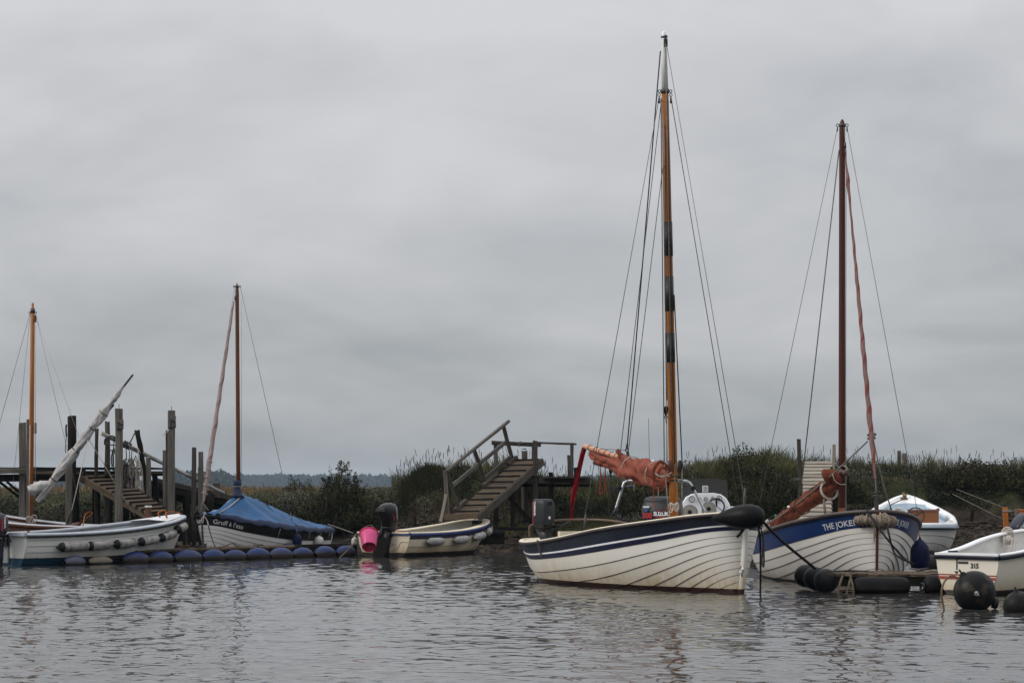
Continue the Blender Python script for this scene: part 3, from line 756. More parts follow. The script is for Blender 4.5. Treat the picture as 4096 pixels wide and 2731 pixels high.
# ================================================================== hulls and fittings
class Hull:
    """clinker boat surface. Boat frame: x from stern (0) to stem head (L), +y port, z from the waterline."""
    def __init__(s, L, B, sheer, zk=-0.28, tm=0.42, wt=0.75, bowp=2.2, bowq=0.72, rb=0.30, rs=0.06, roundstern=False, flare=0.0, bowv=(0.5, 1.0), sternp=3.0, sternq=0.5, vy=0.85):
        s.L, s.B, s.zk, s.tm, s.wt, s.bowp, s.bowq, s.rb, s.rs, s.rnd = L, B, zk, tm, wt, bowp, bowq, rb, rs, roundstern
        s.sh = sheer; s.bowv = bowv; s.sp, s.sq = sternp, sternq; s.vy = vy; s.fl = flare
    def sheer(s, t):
        T = s.sh; n = len(T) - 1; x = min(max(t, 0), 1) * n; i = min(int(x), n - 1); f = x - i
        p = [T[max(i - 1, 0)], T[i], T[i + 1], T[min(i + 2, n)]]
        return 0.5 * (2 * p[1] + (p[2] - p[0]) * f + (2 * p[0] - 5 * p[1] + 4 * p[2] - p[3]) * f * f + (3 * p[1] - p[0] - 3 * p[2] + p[3]) * f ** 3)
    def half(s, t):
        t = min(max(t, 0), 1)
        if t >= s.tm: return s.B / 2 * max(1 - ((t - s.tm) / (1 - s.tm)) ** s.bowp, 0) ** s.bowq
        q = (s.tm - t) / s.tm
        if s.rnd: return s.B / 2 * max(1 - q ** s.sp, 0) ** s.sq
        return s.B / 2 * (1 - (1 - s.wt) * q ** 2)
    def raw(s, t, u):
        b = s.half(t); zs = s.sheer(t)
        rise = smooth(0.80, 1.0, t) * 0.10 + (smooth(0.22, 0.0, t) * 0.14 if s.rnd else 0)
        zk = s.zk + rise
        v = smooth(s.bowv[0], s.bowv[1], t)
        if s.rnd: v = max(v, 0.55 * smooth(0.25, 0.0, t))
        a = u * math.pi / 2
        yr, zr = math.sin(a) ** 0.80, 1 - max(math.cos(a), 0) ** 1.05
        yv, zv = u ** s.vy, u
        y = b * (yr * (1 - v) + yv * v) * (1 + s.fl * (u - 1)); zf = zr * (1 - v) + zv * v
        z = zk + (zs - zk) * zf
        xb = s.L - s.rb * (1 - zf) ** 1.6; xs = s.rs * (1 - zf) ** 1.4
        return Vector((xs + t * (xb - xs), y, z))
    def pt(s, t, u, side=1, off=0.0):
        p = s.raw(t, u)
        if off:
            e = 1e-3
            dt = s.raw(min(t + e, 1), u) - s.raw(max(t - e, 0), u); du = s.raw(t, min(u + e, 1)) - s.raw(t, max(u - e, 0))
            n = du.cross(dt)
            if n.length < 1e-12: n = Vector((0, 1, 0))
            n.normalize()
            if n.y < 0: n = -n
            p = p + n * off
            if p.y < 0: p.y = 0
        return Vector((p.x, p.y * side, p.z))
    def ts(s, n=36):
        if s.rnd: return [0.5 - 0.5 * math.cos(math.pi * i / n) for i in range(n + 1)]
        return [math.sin(0.5 * math.pi * i / n) for i in range(n + 1)]
    def strakes(s, parent, edges, mats, lap=0.020, n=36, name='strake', warp=1.0, seam=0.085, lift=0.0):
        """one plank per side per interval of edges; mats[i] is a material or a list of (fraction, material) bands from the lower edge"""
        ts = s.ts(n); us = edges[-2]
        def W(u, t):                               # planks widen towards the stern and run down under the water
            return u if u >= us else max(0.0, us - (us - u) * (1 + (warp - 1) * (1 - t) ** 0.85) * (1 - lift * smooth(0.62, 1.0, t)))
        for i in range(len(edges) - 1):
            u0, u1 = edges[i], edges[i + 1]; mm = mats[i]
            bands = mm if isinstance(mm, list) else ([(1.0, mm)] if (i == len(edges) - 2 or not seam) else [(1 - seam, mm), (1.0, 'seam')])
            cuts = [0.0]; mi = []
            for k, (fr, _) in enumerate(bands):
                sub = 2 if fr - cuts[-1] > 0.3 else 1; c0 = cuts[-1]
                for q in range(sub): cuts.append(c0 + (fr - c0) * (q + 1) / sub); mi.append(k)
            for side in (1, -1):
                rows = []; lips = []
                for t in ts:
                    fade = lap * min(1, (1 - t) * 9 + 0.06) * (min(1, t * 12 + 0.3) if s.rnd else 1)
                    w0, w1 = W(u0, t), W(u1, t)
                    lip = [s.pt(t, w0, side, -0.004), s.pt(t, w0, side, fade + 0.001)]; lips.append(lip if side > 0 else lip[::-1])
                    row = []
                    for c in cuts: row.append(s.pt(t, w0 + (w1 - w0) * c, side, fade * (1 - c) + 0.001))
                    rows.append(row if side > 0 else row[::-1])
                nb = len(cuts) - 1
                def mf(a, j, side=side, mi=mi, nb=nb): return mi[j if side > 0 else nb - 1 - j]
                mb = MB().grid(rows, 0, True, False, mf).grid(lips, 0, False)
                mb.build(name, [b[1] for b in bands], parent)
    def inner(s, parent, m, floor=0.12, mf=None, name='hull_lining', inset=0.03, umin=0.3, t1=0.985):
        ts = [t for t in s.ts(24) if t <= t1]; mb = MB()
        for side in (1, -1):
            mb.grid([[s.pt(t, u, side, -inset) for u in (umin, 0.45, 0.6, 0.75, 0.9, 0.985)] for t in ts], 0)
        rows = []
        for t in ts:
            a = s.pt(t, umin, 1, -inset); zf = max(a.z, floor)
            yy = a.y
            if a.z < floor:
                for u in np.linspace(umin, 0.95, 30):
                    q = s.pt(t, u, 1, -inset)
                    if q.z >= floor: yy = q.y + 0.01; break
            rows.append([Vector((a.x, yy * k, zf)) for k in (-1, -0.33, 0.33, 1)])
        mb.grid(rows, 1 if mf else 0, False)
        return mb.build(name, [m, mf] if mf else m, parent)
    def transom(s, parent, m, lap=0.02, thick=0.04, name='transom'):
        us = [i / 14 for i in range(15)]
        ring = [s.pt(0, u, 1, lap) for u in us[::-1]] + [s.pt(0, u, -1, lap) for u in us[1:]]
        ring = [p + Vector((-0.004, 0, 0)) for p in ring]
        k = len(ring)
        mb = MB().add(ring + [p + Vector((thick, 0, 0)) for p in ring], [tuple(range(k)), tuple(range(2 * k - 1, k - 1, -1))] + [(i, i + 1, i + 1 + k, i + k) for i in range(k - 1)])
        return mb.build(name, m, parent)
    def rail(s, parent, m, wo=0.03, wi=0.04, h=0.05, dz=0.0, name='gunwale', n=40, rounded=True, t0=0.0, t1=1.0, mtop=None):
        """gunwale swept along the sheer, one piece per side; mtop colours its top, and the upper outer chamfer as a painted rim highlight"""
        for side in (1, -1):
            rows = []
            ts = [t0 + (t1 - t0) * t for t in s.ts(n)]
            for t in ts:
                p = s.pt(t, 1, side); e = 2e-3
                d = s.pt(min(t + e, 1), 1, side) - s.pt(max(t - e, 0), 1, side); d.z = 0; d.normalize()
                nrm = Vector((-d.y, d.x, 0))
                if nrm.y * side < 0: nrm = -nrm
                if t > 0.9995: nrm = Vector((1, 0, 0))
                if s.rnd and t < 0.0005: nrm = Vector((-1, 0, 0))
                p = p + ZUP * dz
                if rounded:
                    prof = [(wo * 0.2, -h), (wo * 0.85, -h * 0.9), (wo, -h * 0.5), (wo * 0.85, -h * (0.24 if mtop else 0.08)), (wo * 0.5, 0.0), (-wi * 0.9, 0.0), (-wi, -h * 0.4), (-wi, -h)]
                else:
                    prof = [(wo, -h), (wo, 0), (wo * 0.98, 0.002), (-wi, 0.002), (-wi, -h)]
                row = [p + nrm * a + ZUP * b for a, b in prof]
                if t > 0.99 or (s.rnd and t < 0.01):
                    for q in row:
                        if q.y * side < 0: q.y = 0
                rows.append(row)
            kk = len(rows[0]) - 1
            o = MB().grid(rows if side > 0 else [r[::-1] for r in rows], 0, rounded, True,
                      (lambda i, j, side=side, kk=kk: (1 if (j if side > 0 else kk - 1 - j) in ((3, 4, 5) if rounded else (2,)) else 0)) if mtop else None).build(name, [m, mtop] if mtop else m, parent)  # outer chamfer takes the top colour too, painting in a lit rim
    def stem(s, parent, m, wd=0.05, pr=0.035, name='stem', up=0.03):
        rows = []
        for i in range(15):
            u = i / 14; p = s.raw(1, u); 
            if i == 14: p.z += up
            rows.append([p + Vector((-0.04, -wd / 2, 0)), p + Vector((pr * 0.6, -wd / 2, 0)), p + Vector((pr, -wd / 4, 0)), p + Vector((pr, wd / 4, 0)), p + Vector((pr * 0.6, wd / 2, 0)), p + Vector((-0.04, wd / 2, 0))])
        mb = MB().grid(rows, 0, False); o = 14 * 6; mb.f.append(tuple(o + j for j in range(6))); mb.m.append(0); mb.s.append(False)
        return mb.build(name, m, parent)
    def letters(s, parent, body, side, t0, u0, size, m, uh, bold=0.0, off=0.024, name='name_lettering', space=1.0, stretch=1.0):
        """lettering wrapped on the side; side -1 starboard reads stern to bow, +1 port reads bow to stern"""
        v, f = text_mesh(body, 1.0, bold, space)
        le = (s.pt(min(t0 + 0.05, 1), 1) - s.pt(t0 - 0.05, 1)).length / 0.10
        out = []
        for x, y, _ in v:
            t = t0 + (-side) * x * size * stretch / le
            out.append(s.pt(min(max(t, 0.001), 0.999), min(u0 + y / 0.7 * uh, 1.0), side, off))
        return MB().add(out, f).build(name, m, parent)

def boat(name, loc, fwd, label, group=None):
    return empty(name, (loc[0], loc[1], 0), math.atan2(fwd[1], fwd[0]), label, 'boat', group)

def furled(a, b, prof, n=44, k=18, seed=0, amp=0.16, lobes=5, bulge=(0, 0, 0)):
    """rolled cloth from a to b; prof: list of (t, radius)"""
    rgs = np.random.default_rng(seed); a = Vector(a); b = Vector(b); d = (b - a).normalized()
    u = d.cross(ZUP); u.normalize(); v = u.cross(d)
    ph = rgs.uniform(0, 6.28, 12); tt = [p[0] for p in prof]; rr = [p[1] for p in prof]; rows = []
    for i in range(n + 1):
        t = i / n; r = float(np.interp(t, tt, rr)); c = a.lerp(b, t) + Vector(bulge) * 4 * t * (1 - t)
        row = []
        for j in range(k):
            an = 2 * math.pi * j / k
            f = 1 + amp * (0.5 * math.sin(lobes * an + 9 * t + ph[0]) + 0.35 * math.sin(3 * an - 14 * t + ph[1]) + 0.35 * math.sin(2 * an + 31 * t + ph[2]) + 0.3 * math.sin(7 * an + 21 * t + ph[3]) - 0.9 * (1 - abs(math.sin(2.5 * an + 5 * math.sin(7 * t + ph[4]) + ph[5]))) ** 3 - 0.7 * (1 - abs(math.sin(15 * t + 2 * math.sin(an + ph[6])))) ** 4)
            row.append(c + (u * math.cos(an) + v * math.sin(an)) * r * f)
        rows.append(row)
    mb = MB().grid(rows, 0, True, True)
    mb.f.append(tuple(reversed(range(k)))); mb.m.append(0); mb.s.append(False)
    mb.f.append(tuple(n * k + j for j in range(k))); mb.m.append(0); mb.s.append(False)
    return mb
def twisted(a, b, prof, n=90, k=10, turns=9, red=0.33, mats=(0, 1), seed=1):
    """furled headsail: a spiral of cloth, its coloured edge showing as a stripe"""
    a = Vector(a); b = Vector(b); d = (b - a).normalized(); u = d.cross(Vector((0, 1, 0))).normalized(); v = d.cross(u); rows = []
    rgs = np.random.default_rng(seed); ph = rgs.uniform(0, 6.28, 4)
    tt = [p[0] for p in prof]; rr = [p[1] for p in prof]
    for i in range(n + 1):
        t = i / n; r = float(np.interp(t, tt, rr)) * (1 + 0.06 * math.sin(t * 60 + ph[0]) + 0.05 * math.sin(t * 33 + ph[1])); c = a.lerp(b, t)
        rows.append([c + (u * math.cos(an) + v * math.sin(an)) * r * (1 + 0.13 * math.cos(an - 2 * math.pi * turns * t)) for an in [2 * math.pi * j / k for j in range(k)]])
    def mf(i, j): return 1 if ((j / k - turns * i / n + 0.15 * math.sin(i * 0.21)) % 1.0) < red else 0
    return MB().grid(rows, 0, True, True, mf)

def fender(a, b, r, m, label, group=None, neck='black_rubber', name='fender', nose=0.22, mi_end=True):
    """sausage fender from eye a to eye b, with dark end caps"""
    a = Vector(a); b = Vector(b); L = (b - a).length
    root = empty(name, a, 0, label, 'fender', group)
    d = (b - a).normalized()
    prof = [(0.012, 0.0), (0.02, 0.06 * L)] + [(r * math.sin(q) ** 0.8, 0.08 * L + nose * L * (1 - math.cos(q)) * 0.9) for q in np.linspace(0.25, math.pi / 2, 6)]
    prof += [(r, L * 0.5), (r * 1.0, L * (0.92 - nose * 0.9))] + [(r * math.cos(q) ** 0.8, L * (0.92 - nose * 0.9) + nose * L * 0.9 * math.sin(q)) for q in np.linspace(0.2, math.pi / 2 - 0.25, 5)] + [(0.02, 0.94 * L), (0.012, L)]
    MB().lathe([(p, h) for p, h in prof], (0, 0, 0), d, 16).build('fender_body', m, root)
    if mi_end:
        MB().lathe([(p * 1.03 + 0.001, h) for p, h in prof[:7]], (0, 0, 0), d, 16).build('end_cap', neck, root)
    return root
def teardrop(c, r, h, m, label, lanyard='rope_white', group=None, name='fender', up=None, squash=1.0):
    """hanging fender: neck up at c, body below"""
    root = empty(name, c, 0, label, 'fender', group)
    pr = [(0.012, 0.0), (0.025, -0.03), (r * 0.45, -0.12 * h), (r * 0.85, -0.26 * h), (r, -0.42 * h), (r, -0.80 * h), (r * 0.9, -0.92 * h), (r * 0.55, -0.985 * h), (0.01, -h)]
    MB().lathe(pr, (0, 0, 0), (0, 0, 1), 18).build('fender_body', m, root)
    if up is not None: MB().tube([(0, 0, -0.01), Vector(up) - Vector(c)], 0.008, 5).build('lanyard', lanyard, root)
    return root
def ball(c, r, m, label, group=None, name='mooring_buoy', eye=Vector((0, 0, 1)), flat=1.0, eyem='black_rubber', wl=None):
    root = empty(name, c, 0, label, 'buoy', group)
    pr = [(r * math.sin(q), -r * math.cos(q) * flat) for q in np.linspace(0.05, math.pi - 0.22, 18)]
    pr += [(r * 0.17, r * 1.02 * flat), (r * 0.15, r * 1.10 * flat), (0.01, r * 1.11 * flat)]
    MB().lathe(pr, (0, 0, 0), eye, 26).build('buoy_body', m, root)
    e = Vector(eye).normalized(); 
    MB().ring(e * r * 1.16 * flat, e.cross(Vector((0, 1, 0.2))), r * 0.13, r * 0.05, 12, 6).build('eye', eyem, root)
    return root

def superloft(secs, k=24, caps=True):
    """secs: (z, cx, half length, half width, exponent[, front taper])"""
    rows = []
    for sc in secs:
        z, cx, lx, ly, e = sc[:5]; tp = sc[5] if len(sc) > 5 else 0
        row = []
        for j in range(k):
            a = 2 * math.pi * j / k; ca, sa = math.cos(a), math.sin(a)
            x = lx * math.copysign(abs(ca) ** (2 / e), ca); y = ly * math.copysign(abs(sa) ** (2 / e), sa)
            row.append((cx + x, y * (1 - tp * x / lx), z))
        rows.append(row)
    mb = MB().grid(rows, 0, True, True)
    if caps:
        mb.f.append(tuple(reversed(range(k)))); mb.m.append(0); mb.s.append(True)
        mb.f.append(tuple((len(rows) - 1) * k + j for j in range(k))); mb.m.append(0); mb.s.append(True)
    return mb
def surf_text(body, size, org, xdir, ydir, m, parent, bold=0.0, name='lettering', space=1.0):
    v, f = text_mesh(body, size, bold, space); xd = Vector(xdir).normalized(); yd = Vector(ydir).normalized()
    return MB().add([Vector(org) + xd * a + yd * b for a, b, _ in v], f).build(name, m, parent)
def outboard(label, loc, rz, secs, m, leg=0.75, tilt=0.0, trim='motor_trim', group='outboard motors', bracket='motor_trim', legm=None, legx=-0.02):
    """outboard motor: x forward to the boat, origin at the clamp on the transom; secs shape the cowling"""
    root = empty('outboard_motor', loc, rz, label, 'outboard motor', group)
    root.rotation_euler = (0, tilt, rz)
    root.rotation_mode = 'XYZ'
    cw = superloft(secs).build('cowling', m, root)
    z0, cx0, lx0, ly0 = secs[0][:4]
    superloft([(z0 - 0.07, cx0 + 0.01, lx0 * 0.82, ly0 * 0.80, 3), (z0 - 0.03, cx0, lx0 * 0.96, ly0 * 0.95, 3.5), (z0 - 0.001, cx0, lx0 * 0.985, ly0 * 0.97, 3.5)]).build('lower_cowling', trim, root)
    superloft([(-leg, legx - 0.02, 0.05, 0.02, 2.5), (-leg * 0.6, legx, 0.075, 0.035, 2.5), (-0.05, legx, 0.085, 0.05, 2.5), (z0 - 0.06, cx0 - 0.01, 0.11, 0.075, 3)]).build('drive_leg', legm or m, root)
    b = MB().box((0.11, 0.07, -0.02), (0.04, 0.03, 0.22)).box((0.11, -0.07, -0.02), (0.04, 0.03, 0.22)).box((0.09, 0, 0.06), (0.06, 0.17, 0.04)).tube([(0.14, -0.07, -0.03), (0.20, -0.07, -0.03)], 0.012, 6).tube([(0.14, 0.07, -0.03), (0.20, 0.07, -0.03)], 0.012, 6)
    b.build('clamp_bracket', bracket, root)
    return root, cw

# ================================================================== the white clinker boat with the tall mast
MF = Vector((0.4226, -0.9063, 0)); MS = Vector((-0.9063, -0.4226, 0))         # forward, starboard
mb_root = boat('sailing_boat', (2.97 - 0.4226 * 5.72, 30.2 + 0.9063 * 5.72), MF, 'white clinker sailing boat with navy top strake and tall banded mast', 'sailing boats')
H = Hull(5.72, 1.95, [0.61, 0.585, 0.67, 0.81, 0.93, 1.05], zk=-0.34, tm=0.45, bowp=2.0, bowq=0.50, rb=0.17, rs=0.30, roundstern=True, bowv=(0.52, 1.0), sternp=3.2, sternq=0.50, vy=0.62)
hl = H.inner(mb_root, 'cream_inside', floor=0.15, name='hull')
edges = [0, .085, .17, .25, .33, .405, .48, .55, .62, .69, .755, .818, 1.0]
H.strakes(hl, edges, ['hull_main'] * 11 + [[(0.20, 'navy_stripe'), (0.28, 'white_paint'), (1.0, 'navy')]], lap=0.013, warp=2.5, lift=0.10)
H.rail(mb_root, 'rubrail', wo=0.045, wi=0.05, h=0.055, mtop='cream')  # cream top; the bright line down its outer edge is a painted highlight
H.stem(mb_root, 'hull_main', wd=0.07, pr=0.05)
def mw(d, s=0.0, z=0.0):                       # metres aft of the stem head, to starboard, up
    return Vector((2.97, 30.2, z)) - MF * d + MS * s
# foredeck and seat
MB().grid([[H.pt(t, 1, 1, -0.03) + Vector((0, 0, -0.02)), Vector((H.L * t, 0, H.sheer(t) + 0.02)), H.pt(t, 1, -1, -0.03) + Vector((0, 0, -0.02))] for t in (0.70, 0.78, 0.86, 0.93, 0.985)], 0).build('foredeck', 'cream', mb_root)
MB().box((1.15, -0.1, 0.42), (0.75, 1.3, 0.05)).box((1.5, -0.1, 0.66), (0.06, 0.95, 0.14)).build('stern_seat', 'cream', mb_root)
MB().grid([[H.pt(t, 1, 1, -0.03) + Vector((0, 0, -0.015)), Vector((H.pt(t, 1).x, 0, H.sheer(t) - 0.01)), H.pt(t, 1, -1, -0.03) + Vector((0, 0, -0.015))] for t in (0.01, 0.03, 0.06, 0.09, 0.12)], 0).build('stern_deck', 'cream', mb_root)
# mast
foot = P(2701, 2085, 31.8); head = P(2655, 128, 31.8)
foot.z = 0.25
mast_d = (head - foot).normalized()
def on_mast(py):
    z = CAMH + (HOR - py) / FPX * 31.8
    return foot + mast_d * ((z - foot.z) / mast_d.z)
mast = MB().tube([foot, on_mast(1900), on_mast(1200), on_mast(700), on_mast(368)], [0.060, 0.058, 0.056, 0.052, 0.047], 18).build('mast', 'mast_orange', mb_root, world=True)
MB().tube([on_mast(370), on_mast(220), on_mast(175), on_mast(150), on_mast(131), on_mast(126)], [0.046, 0.037, 0.035, 0.030, 0.027, 0.012], 16).build('topmast', 'white_paint', mast, world=True)
for y0, y1 in ((888, 1024), (1106, 1245), (1332, 1449)):
    MB().tube([on_mast(y1), on_mast(y0)], 0.0605, 18).build('tape_band', 'black_tape', mast, world=True)
c = on_mast(366)
mb = MB().tube([on_mast(374), on_mast(358)], 0.056, 18)
for s in (-1, 1):
    mb.ring(c + Vector((0.075 * s, 0, 0)), (0, 1, 0), 0.018, 0.006).ring(c + Vector((0.078 * s, 0, -0.05)), (0.3, 1, 0), 0.018, 0.005).tube([c + Vector((0.078 * s, 0, -0.07)), c + Vector((0.082 * s, 0, -0.16))], [0.008, 0.018], 8)
mb.build('mast_collar', 'iron', mast, world=True)
MB().tube([on_mast(152), on_mast(146)], 0.040, 16).build('mast_band', 'iron', mast, world=True)
c = on_mast(175) + Vector((0.02, -0.05, 0)); MB().box(c, (0.05, 0.04, 0.10)).ring(c + Vector((0, 0, 0.08)), (0, 1, 0), 0.02, 0.006).build('masthead_block', 'black_tape', mast, world=True)
for y in (1905, 1921):
    c = on_mast(y); MB().tube([on_mast(y + 3), on_mast(y - 3)], 0.066, 16).box(c + Vector((0.10, 0, 0)), (0.06, 0.03, 0.02)).box(c + Vector((-0.10, 0, 0)), (0.06, 0.03, 0.02)).build('spider_band', 'rope_green', mast, world=True)
for s, px in ((-1, 2682), (1, 2720)):                      # jaws either side of the mast
    MB().tube(spline([P(px - 4 * s, 1890, 31.7), P(px + 2 * s, 1865, 31.7), P(px + 1 * s, 1842, 31.72)], 4), [0.022, 0.03, 0.034, 0.036, 0.036, 0.036, 0.034, 0.03, 0.024], 8).build('gaff_jaw', 'varnish' if s < 0 else 'motor_trim', mb_root, world=True)
MB().tube([P(2735, 1846, 31.7), P(2742, 1846, 31.68), P(2744, 1842, 31.68), P(2743, 1838, 31.68)], 0.008, 6).tube([P(2720, 1846, 31.7), P(2735, 1846, 31.7)], 0.007, 6).build('cleat_hook', 'iron', mb_root, world=True)
# boom, gaff and furled tan mainsail
bA = P(2690, 1896, 31.80); bB = P(2338, 1784, 34.0)
MB().tube([bA, bA.lerp(bB, 0.5), bB], [0.030, 0.034, 0.036], 12).build('gaff', 'boom_pink', mb_root, world=True)
a2 = P(2690, 1938, 31.8); b2 = P(2378, 1850, 33.8)
MB().tube([a2, b2], 0.030, 10).build('boom', 'varnish', mb_root, world=True)
sa = P(2682, 1905, 31.75); sb = P(2358, 1812, 33.95)
bl = furled(sa, sb, [(0, .07), (0.03, .125), (.10, .155), (.22, .165), (.30, .150), (.40, .165), (.52, .160), (.60, .125), (.66, .095), (.80, .085), (.93, .070), (.97, .05), (1, .02)], n=110, k=34, seed=4, amp=0.30, bulge=(0, 0, -0.05))
furl = bl.build('furled_sail', 'tan_sail', mb_root, world=True)
MB().tube(spline([P(2672, 1868, 31.62), P(2640, 1845, 31.6), P(2614, 1880, 31.6), P(2615, 1915, 31.6), P(2635, 1925, 31.62)], 5), 0.022, 8).tube(spline([P(2668, 1880, 31.6), P(2650, 1868, 31.58), P(2633, 1890, 31.58), P(2640, 1912, 31.6)], 5), 0.02, 8).build('sail_fold', 'tan_sail_dark', furl, world=True)
# a bunched lump of cloth above the spar
MB().grid([[P(2478 + 46 * (q - .5) * math.sin(a) + 6 * math.sin(3 * q + a), 1835 - 42 * math.sin(a) * (0.75 + .25 * math.sin(5 * q)), 33.0 + 0.28 * (q - 0.5)) for a in np.linspace(0, math.pi, 9)] for q in np.linspace(0, 1, 9)], 0).build('sail_bunch', 'tan_sail', furl, world=True)
for t, rr in ((0.165, 0.175), (0.455, 0.172)):
    c = sa.lerp(sb, t) + Vector((0, 0, -0.05 * 4 * t * (1 - t))); MB().ring(c, sb - sa, rr, 0.007, 20, 6).tube([c + Vector((0.02, -0.12, -0.13)), c + Vector((0.015, -0.15, -0.30))], 0.006, 5).build('sail_tie', 'rope_white', mb_root, world=True)
for t in (0.13, 0.19, 0.25, 0.31, 0.37, 0.43, 0.62, 0.68, 0.74, 0.80, 0.86, 0.93):
    c = bA.lerp(bB, t); MB().ring(c, bB - bA, 0.043, 0.005, 14, 5).build('lacing', 'rope_grey', mb_root, world=True)
MB().lathe([(0.0, 0), (.016, .004), (.02, .012), (.016, .02), (0, .024)], P(2548, 1850, 32.5), (0, -.3, 1), 10).build('toggle', 'white_paint', mb_root, world=True)
MB().lathe([(0.0, 0), (.018, .004), (.022, .014), (.016, .024), (0, .028)], P(2612, 1846, 32.1), (0, -.3, 1), 10).build('toggle', 'white_paint', mb_root, world=True)
# ropes hanging from the spars
for pts, r, m in (
        ([P(2400, 1852, 33.6), P(2403, 1930, 33.6), P(2394, 1968, 33.6), P(2408, 1972, 33.6), P(2420, 1950, 33.6), P(2421, 1846, 33.6)], 0.008, 'rope_red'),
        ([P(2614, 1915, 31.7), P(2616, 1945, 31.7), P(2638, 1962, 31.7), P(2658, 1950, 31.7), P(2662, 1925, 31.7)], 0.006, 'rope_red'),
        ([P(2613, 1925, 31.7), P(2614, 1980, 31.7), P(2622, 2030, 31.7), P(2645, 2047, 31.7), P(2666, 2035, 31.7), P(2673, 2000, 31.7)], 0.006, 'rope_red'),
        ([P(2620, 1890, 31.55), P(2640, 1902, 31.55), P(2670, 1898, 31.6), P(2690, 1885, 31.7)], 0.006, 'rope_white'),
        ([P(2622, 1896, 31.55), P(2645, 1907, 31.55), P(2680, 1902, 31.65)], 0.005, 'rope_white'),
        ([P(2701, 1855, 31.7), P(2698, 1900, 31.7), P(2702, 1935, 31.7), P(2706, 1955, 31.7)], 0.008, 'rope_grey')):
    MB().tube(spline(pts, 6), r, 6).build('hanging_line', m, mb_root, world=True)
# coil of line at the mast foot
for i, (dx, w_, h_) in enumerate(((-14, 8, 34), (-9, 6, 26), (8, 7, 30), (13, 6, 24))):
    MB().tube(spline([P(2697 + dx, 2010, 31.65), P(2697 + dx - w_, 2022, 31.63), P(2697 + dx - w_ * .6, 2010 + h_, 31.63), P(2697 + dx + w_ * .5, 2012 + h_, 31.63), P(2697 + dx + w_ * .8, 2022, 31.64), P(2697 + dx, 2010, 31.65)], 5), .008, 5).build('rope_coil', 'rope_white', mb_root, world=True)
MB().tube(spline([P(2680, 2012, 31.64), P(2697, 2018, 31.6), P(2712, 2010, 31.64)], 4), .010, 5).build('rope_hitch', 'rope_white', mb_root, world=True)
# sheet tackle aft
MB().tube([P(2443, 1868, 33.4), P(2443, 1905, 33.4)], 0.014, 8).box(P(2443, 1880, 33.4), (0.05, 0.04, 0.08)).tube([P(2443, 1905, 33.4), P(2446, 2040, 33.5)], 0.012, 6).tube([P(2436, 1940, 33.4), P(2435, 2075, 33.4)], 0.007, 6).tube([P(2450, 1935, 33.4), P(2462, 2020, 33.5)], 0.007, 6).build('sheet_tackle', 'rope_dark', mb_root, world=True)
# stays, shrouds and halyards
lines = [  # from, to, radius, material
    (on_mast(205) + Vector((-0.05, 0, 0)), P(2508, 1796, 33.2), 0.0085, 'rope_dark'),
    (on_mast(390) + Vector((-0.08, 0, 0)), P(2339, 2066, 32.9), 0.0050, 'wire'),
    (on_mast(400) + Vector((-0.05, 0, 0)), P(2482, 1806, 33.2), 0.0050, 'wire_dark'),
    (on_mast(660) + Vector((-0.05, -0.05, 0)), P(2512, 1816, 33.0), 0.0050, 'wire_dark'),
    (on_mast(190) + Vector((0.04, 0, 0)), P(2976, 1985, 30.4), 0.0045, 'wire'),
    (on_mast(395) + Vector((0.08, 0, 0)), P(2953, 2005, 32.6), 0.0055, 'wire_dark'),
    (on_mast(395) + Vector((-0.06, -0.05, 0)), P(2657, 1850, 31.6), 0.0065, 'rope_dark'),
    (on_mast(420) + Vector((-0.05, -0.07, 0)), P(2669, 1850, 31.6), 0.0050, 'rope_grey'),
    (P(2657, 1850, 31.6), P(2675, 2060, 31.5), 0.0085, 'rope_grey'),
    (on_mast(180) + Vector((0.015, -0.07, 0)), on_mast(1850) + Vector((-0.01, -0.07, 0)), 0.0075, 'rope_grey'),
    (on_mast(400) + Vector((0.03, -0.06, 0)), on_mast(1880) + Vector((0.02, -0.07, 0)), 0.0055, 'rope_dark'),
    (on_mast(1180) + Vector((0.062, -0.03, 0)), P(2728, 1840, 31.7), 0.0080, 'rope_dark'),
    (P(2728, 1840, 31.7), P(2728, 2065, 31.6), 0.0085, 'rope_grey'),
    (P(2667, 1690, 31.7), P(2667, 1845, 31.7), 0.0045, 'wire'),
    (P(2668, 1600, 31.7), P(2659, 500, 31.75), 0.0050, 'rope_dark')]
for a, b, r, m in lines: MB().tube([a, b], r, 6).build('rigging_line', m, mb_root, world=True)
c = P(2664, 1640, 31.7)
MB().lathe([(0.004, -0.09), (0.012, -.075), (0.03, -0.01), (0.034, 0.02), (0.028, 0.045), (0.004, 0.055)], c, (0, 0, 1), 12).build('halyard_block', 'black_gloss', mb_root, world=True)
MB().ring(P(2664, 1668, 31.7), (0, 1, 0), 0.018, 0.006).tube([P(2664, 1675, 31.7), P(2666, 1692, 31.7)], 0.009, 6).build('shackle', 'iron', mb_root, world=True)
c = P(2508, 1798, 33.2); MB().tube([P(2509, 1775, 33.2), P(2507, 1795, 33.2)], 0.016, 8).ring(P(2507, 1800, 33.2), (0, 1, 0), 0.02, 0.007).box(P(2511, 1815, 33.1), (0.04, 0.03, 0.06)).tube([P(2512, 1815, 33.1), P(2500, 1830, 33.0)], 0.008, 6).tube([P(2512, 1815, 33.1), P(2522, 1826, 33.0)], 0.008, 6).build('lift_shackle', 'iron', mb_root, world=True)
MB().tube([P(2405, 1795, 33.5), P(2508, 1800, 33.2)], 0.004, 5).build('span_wire', 'wire_dark', mb_root, world=True)
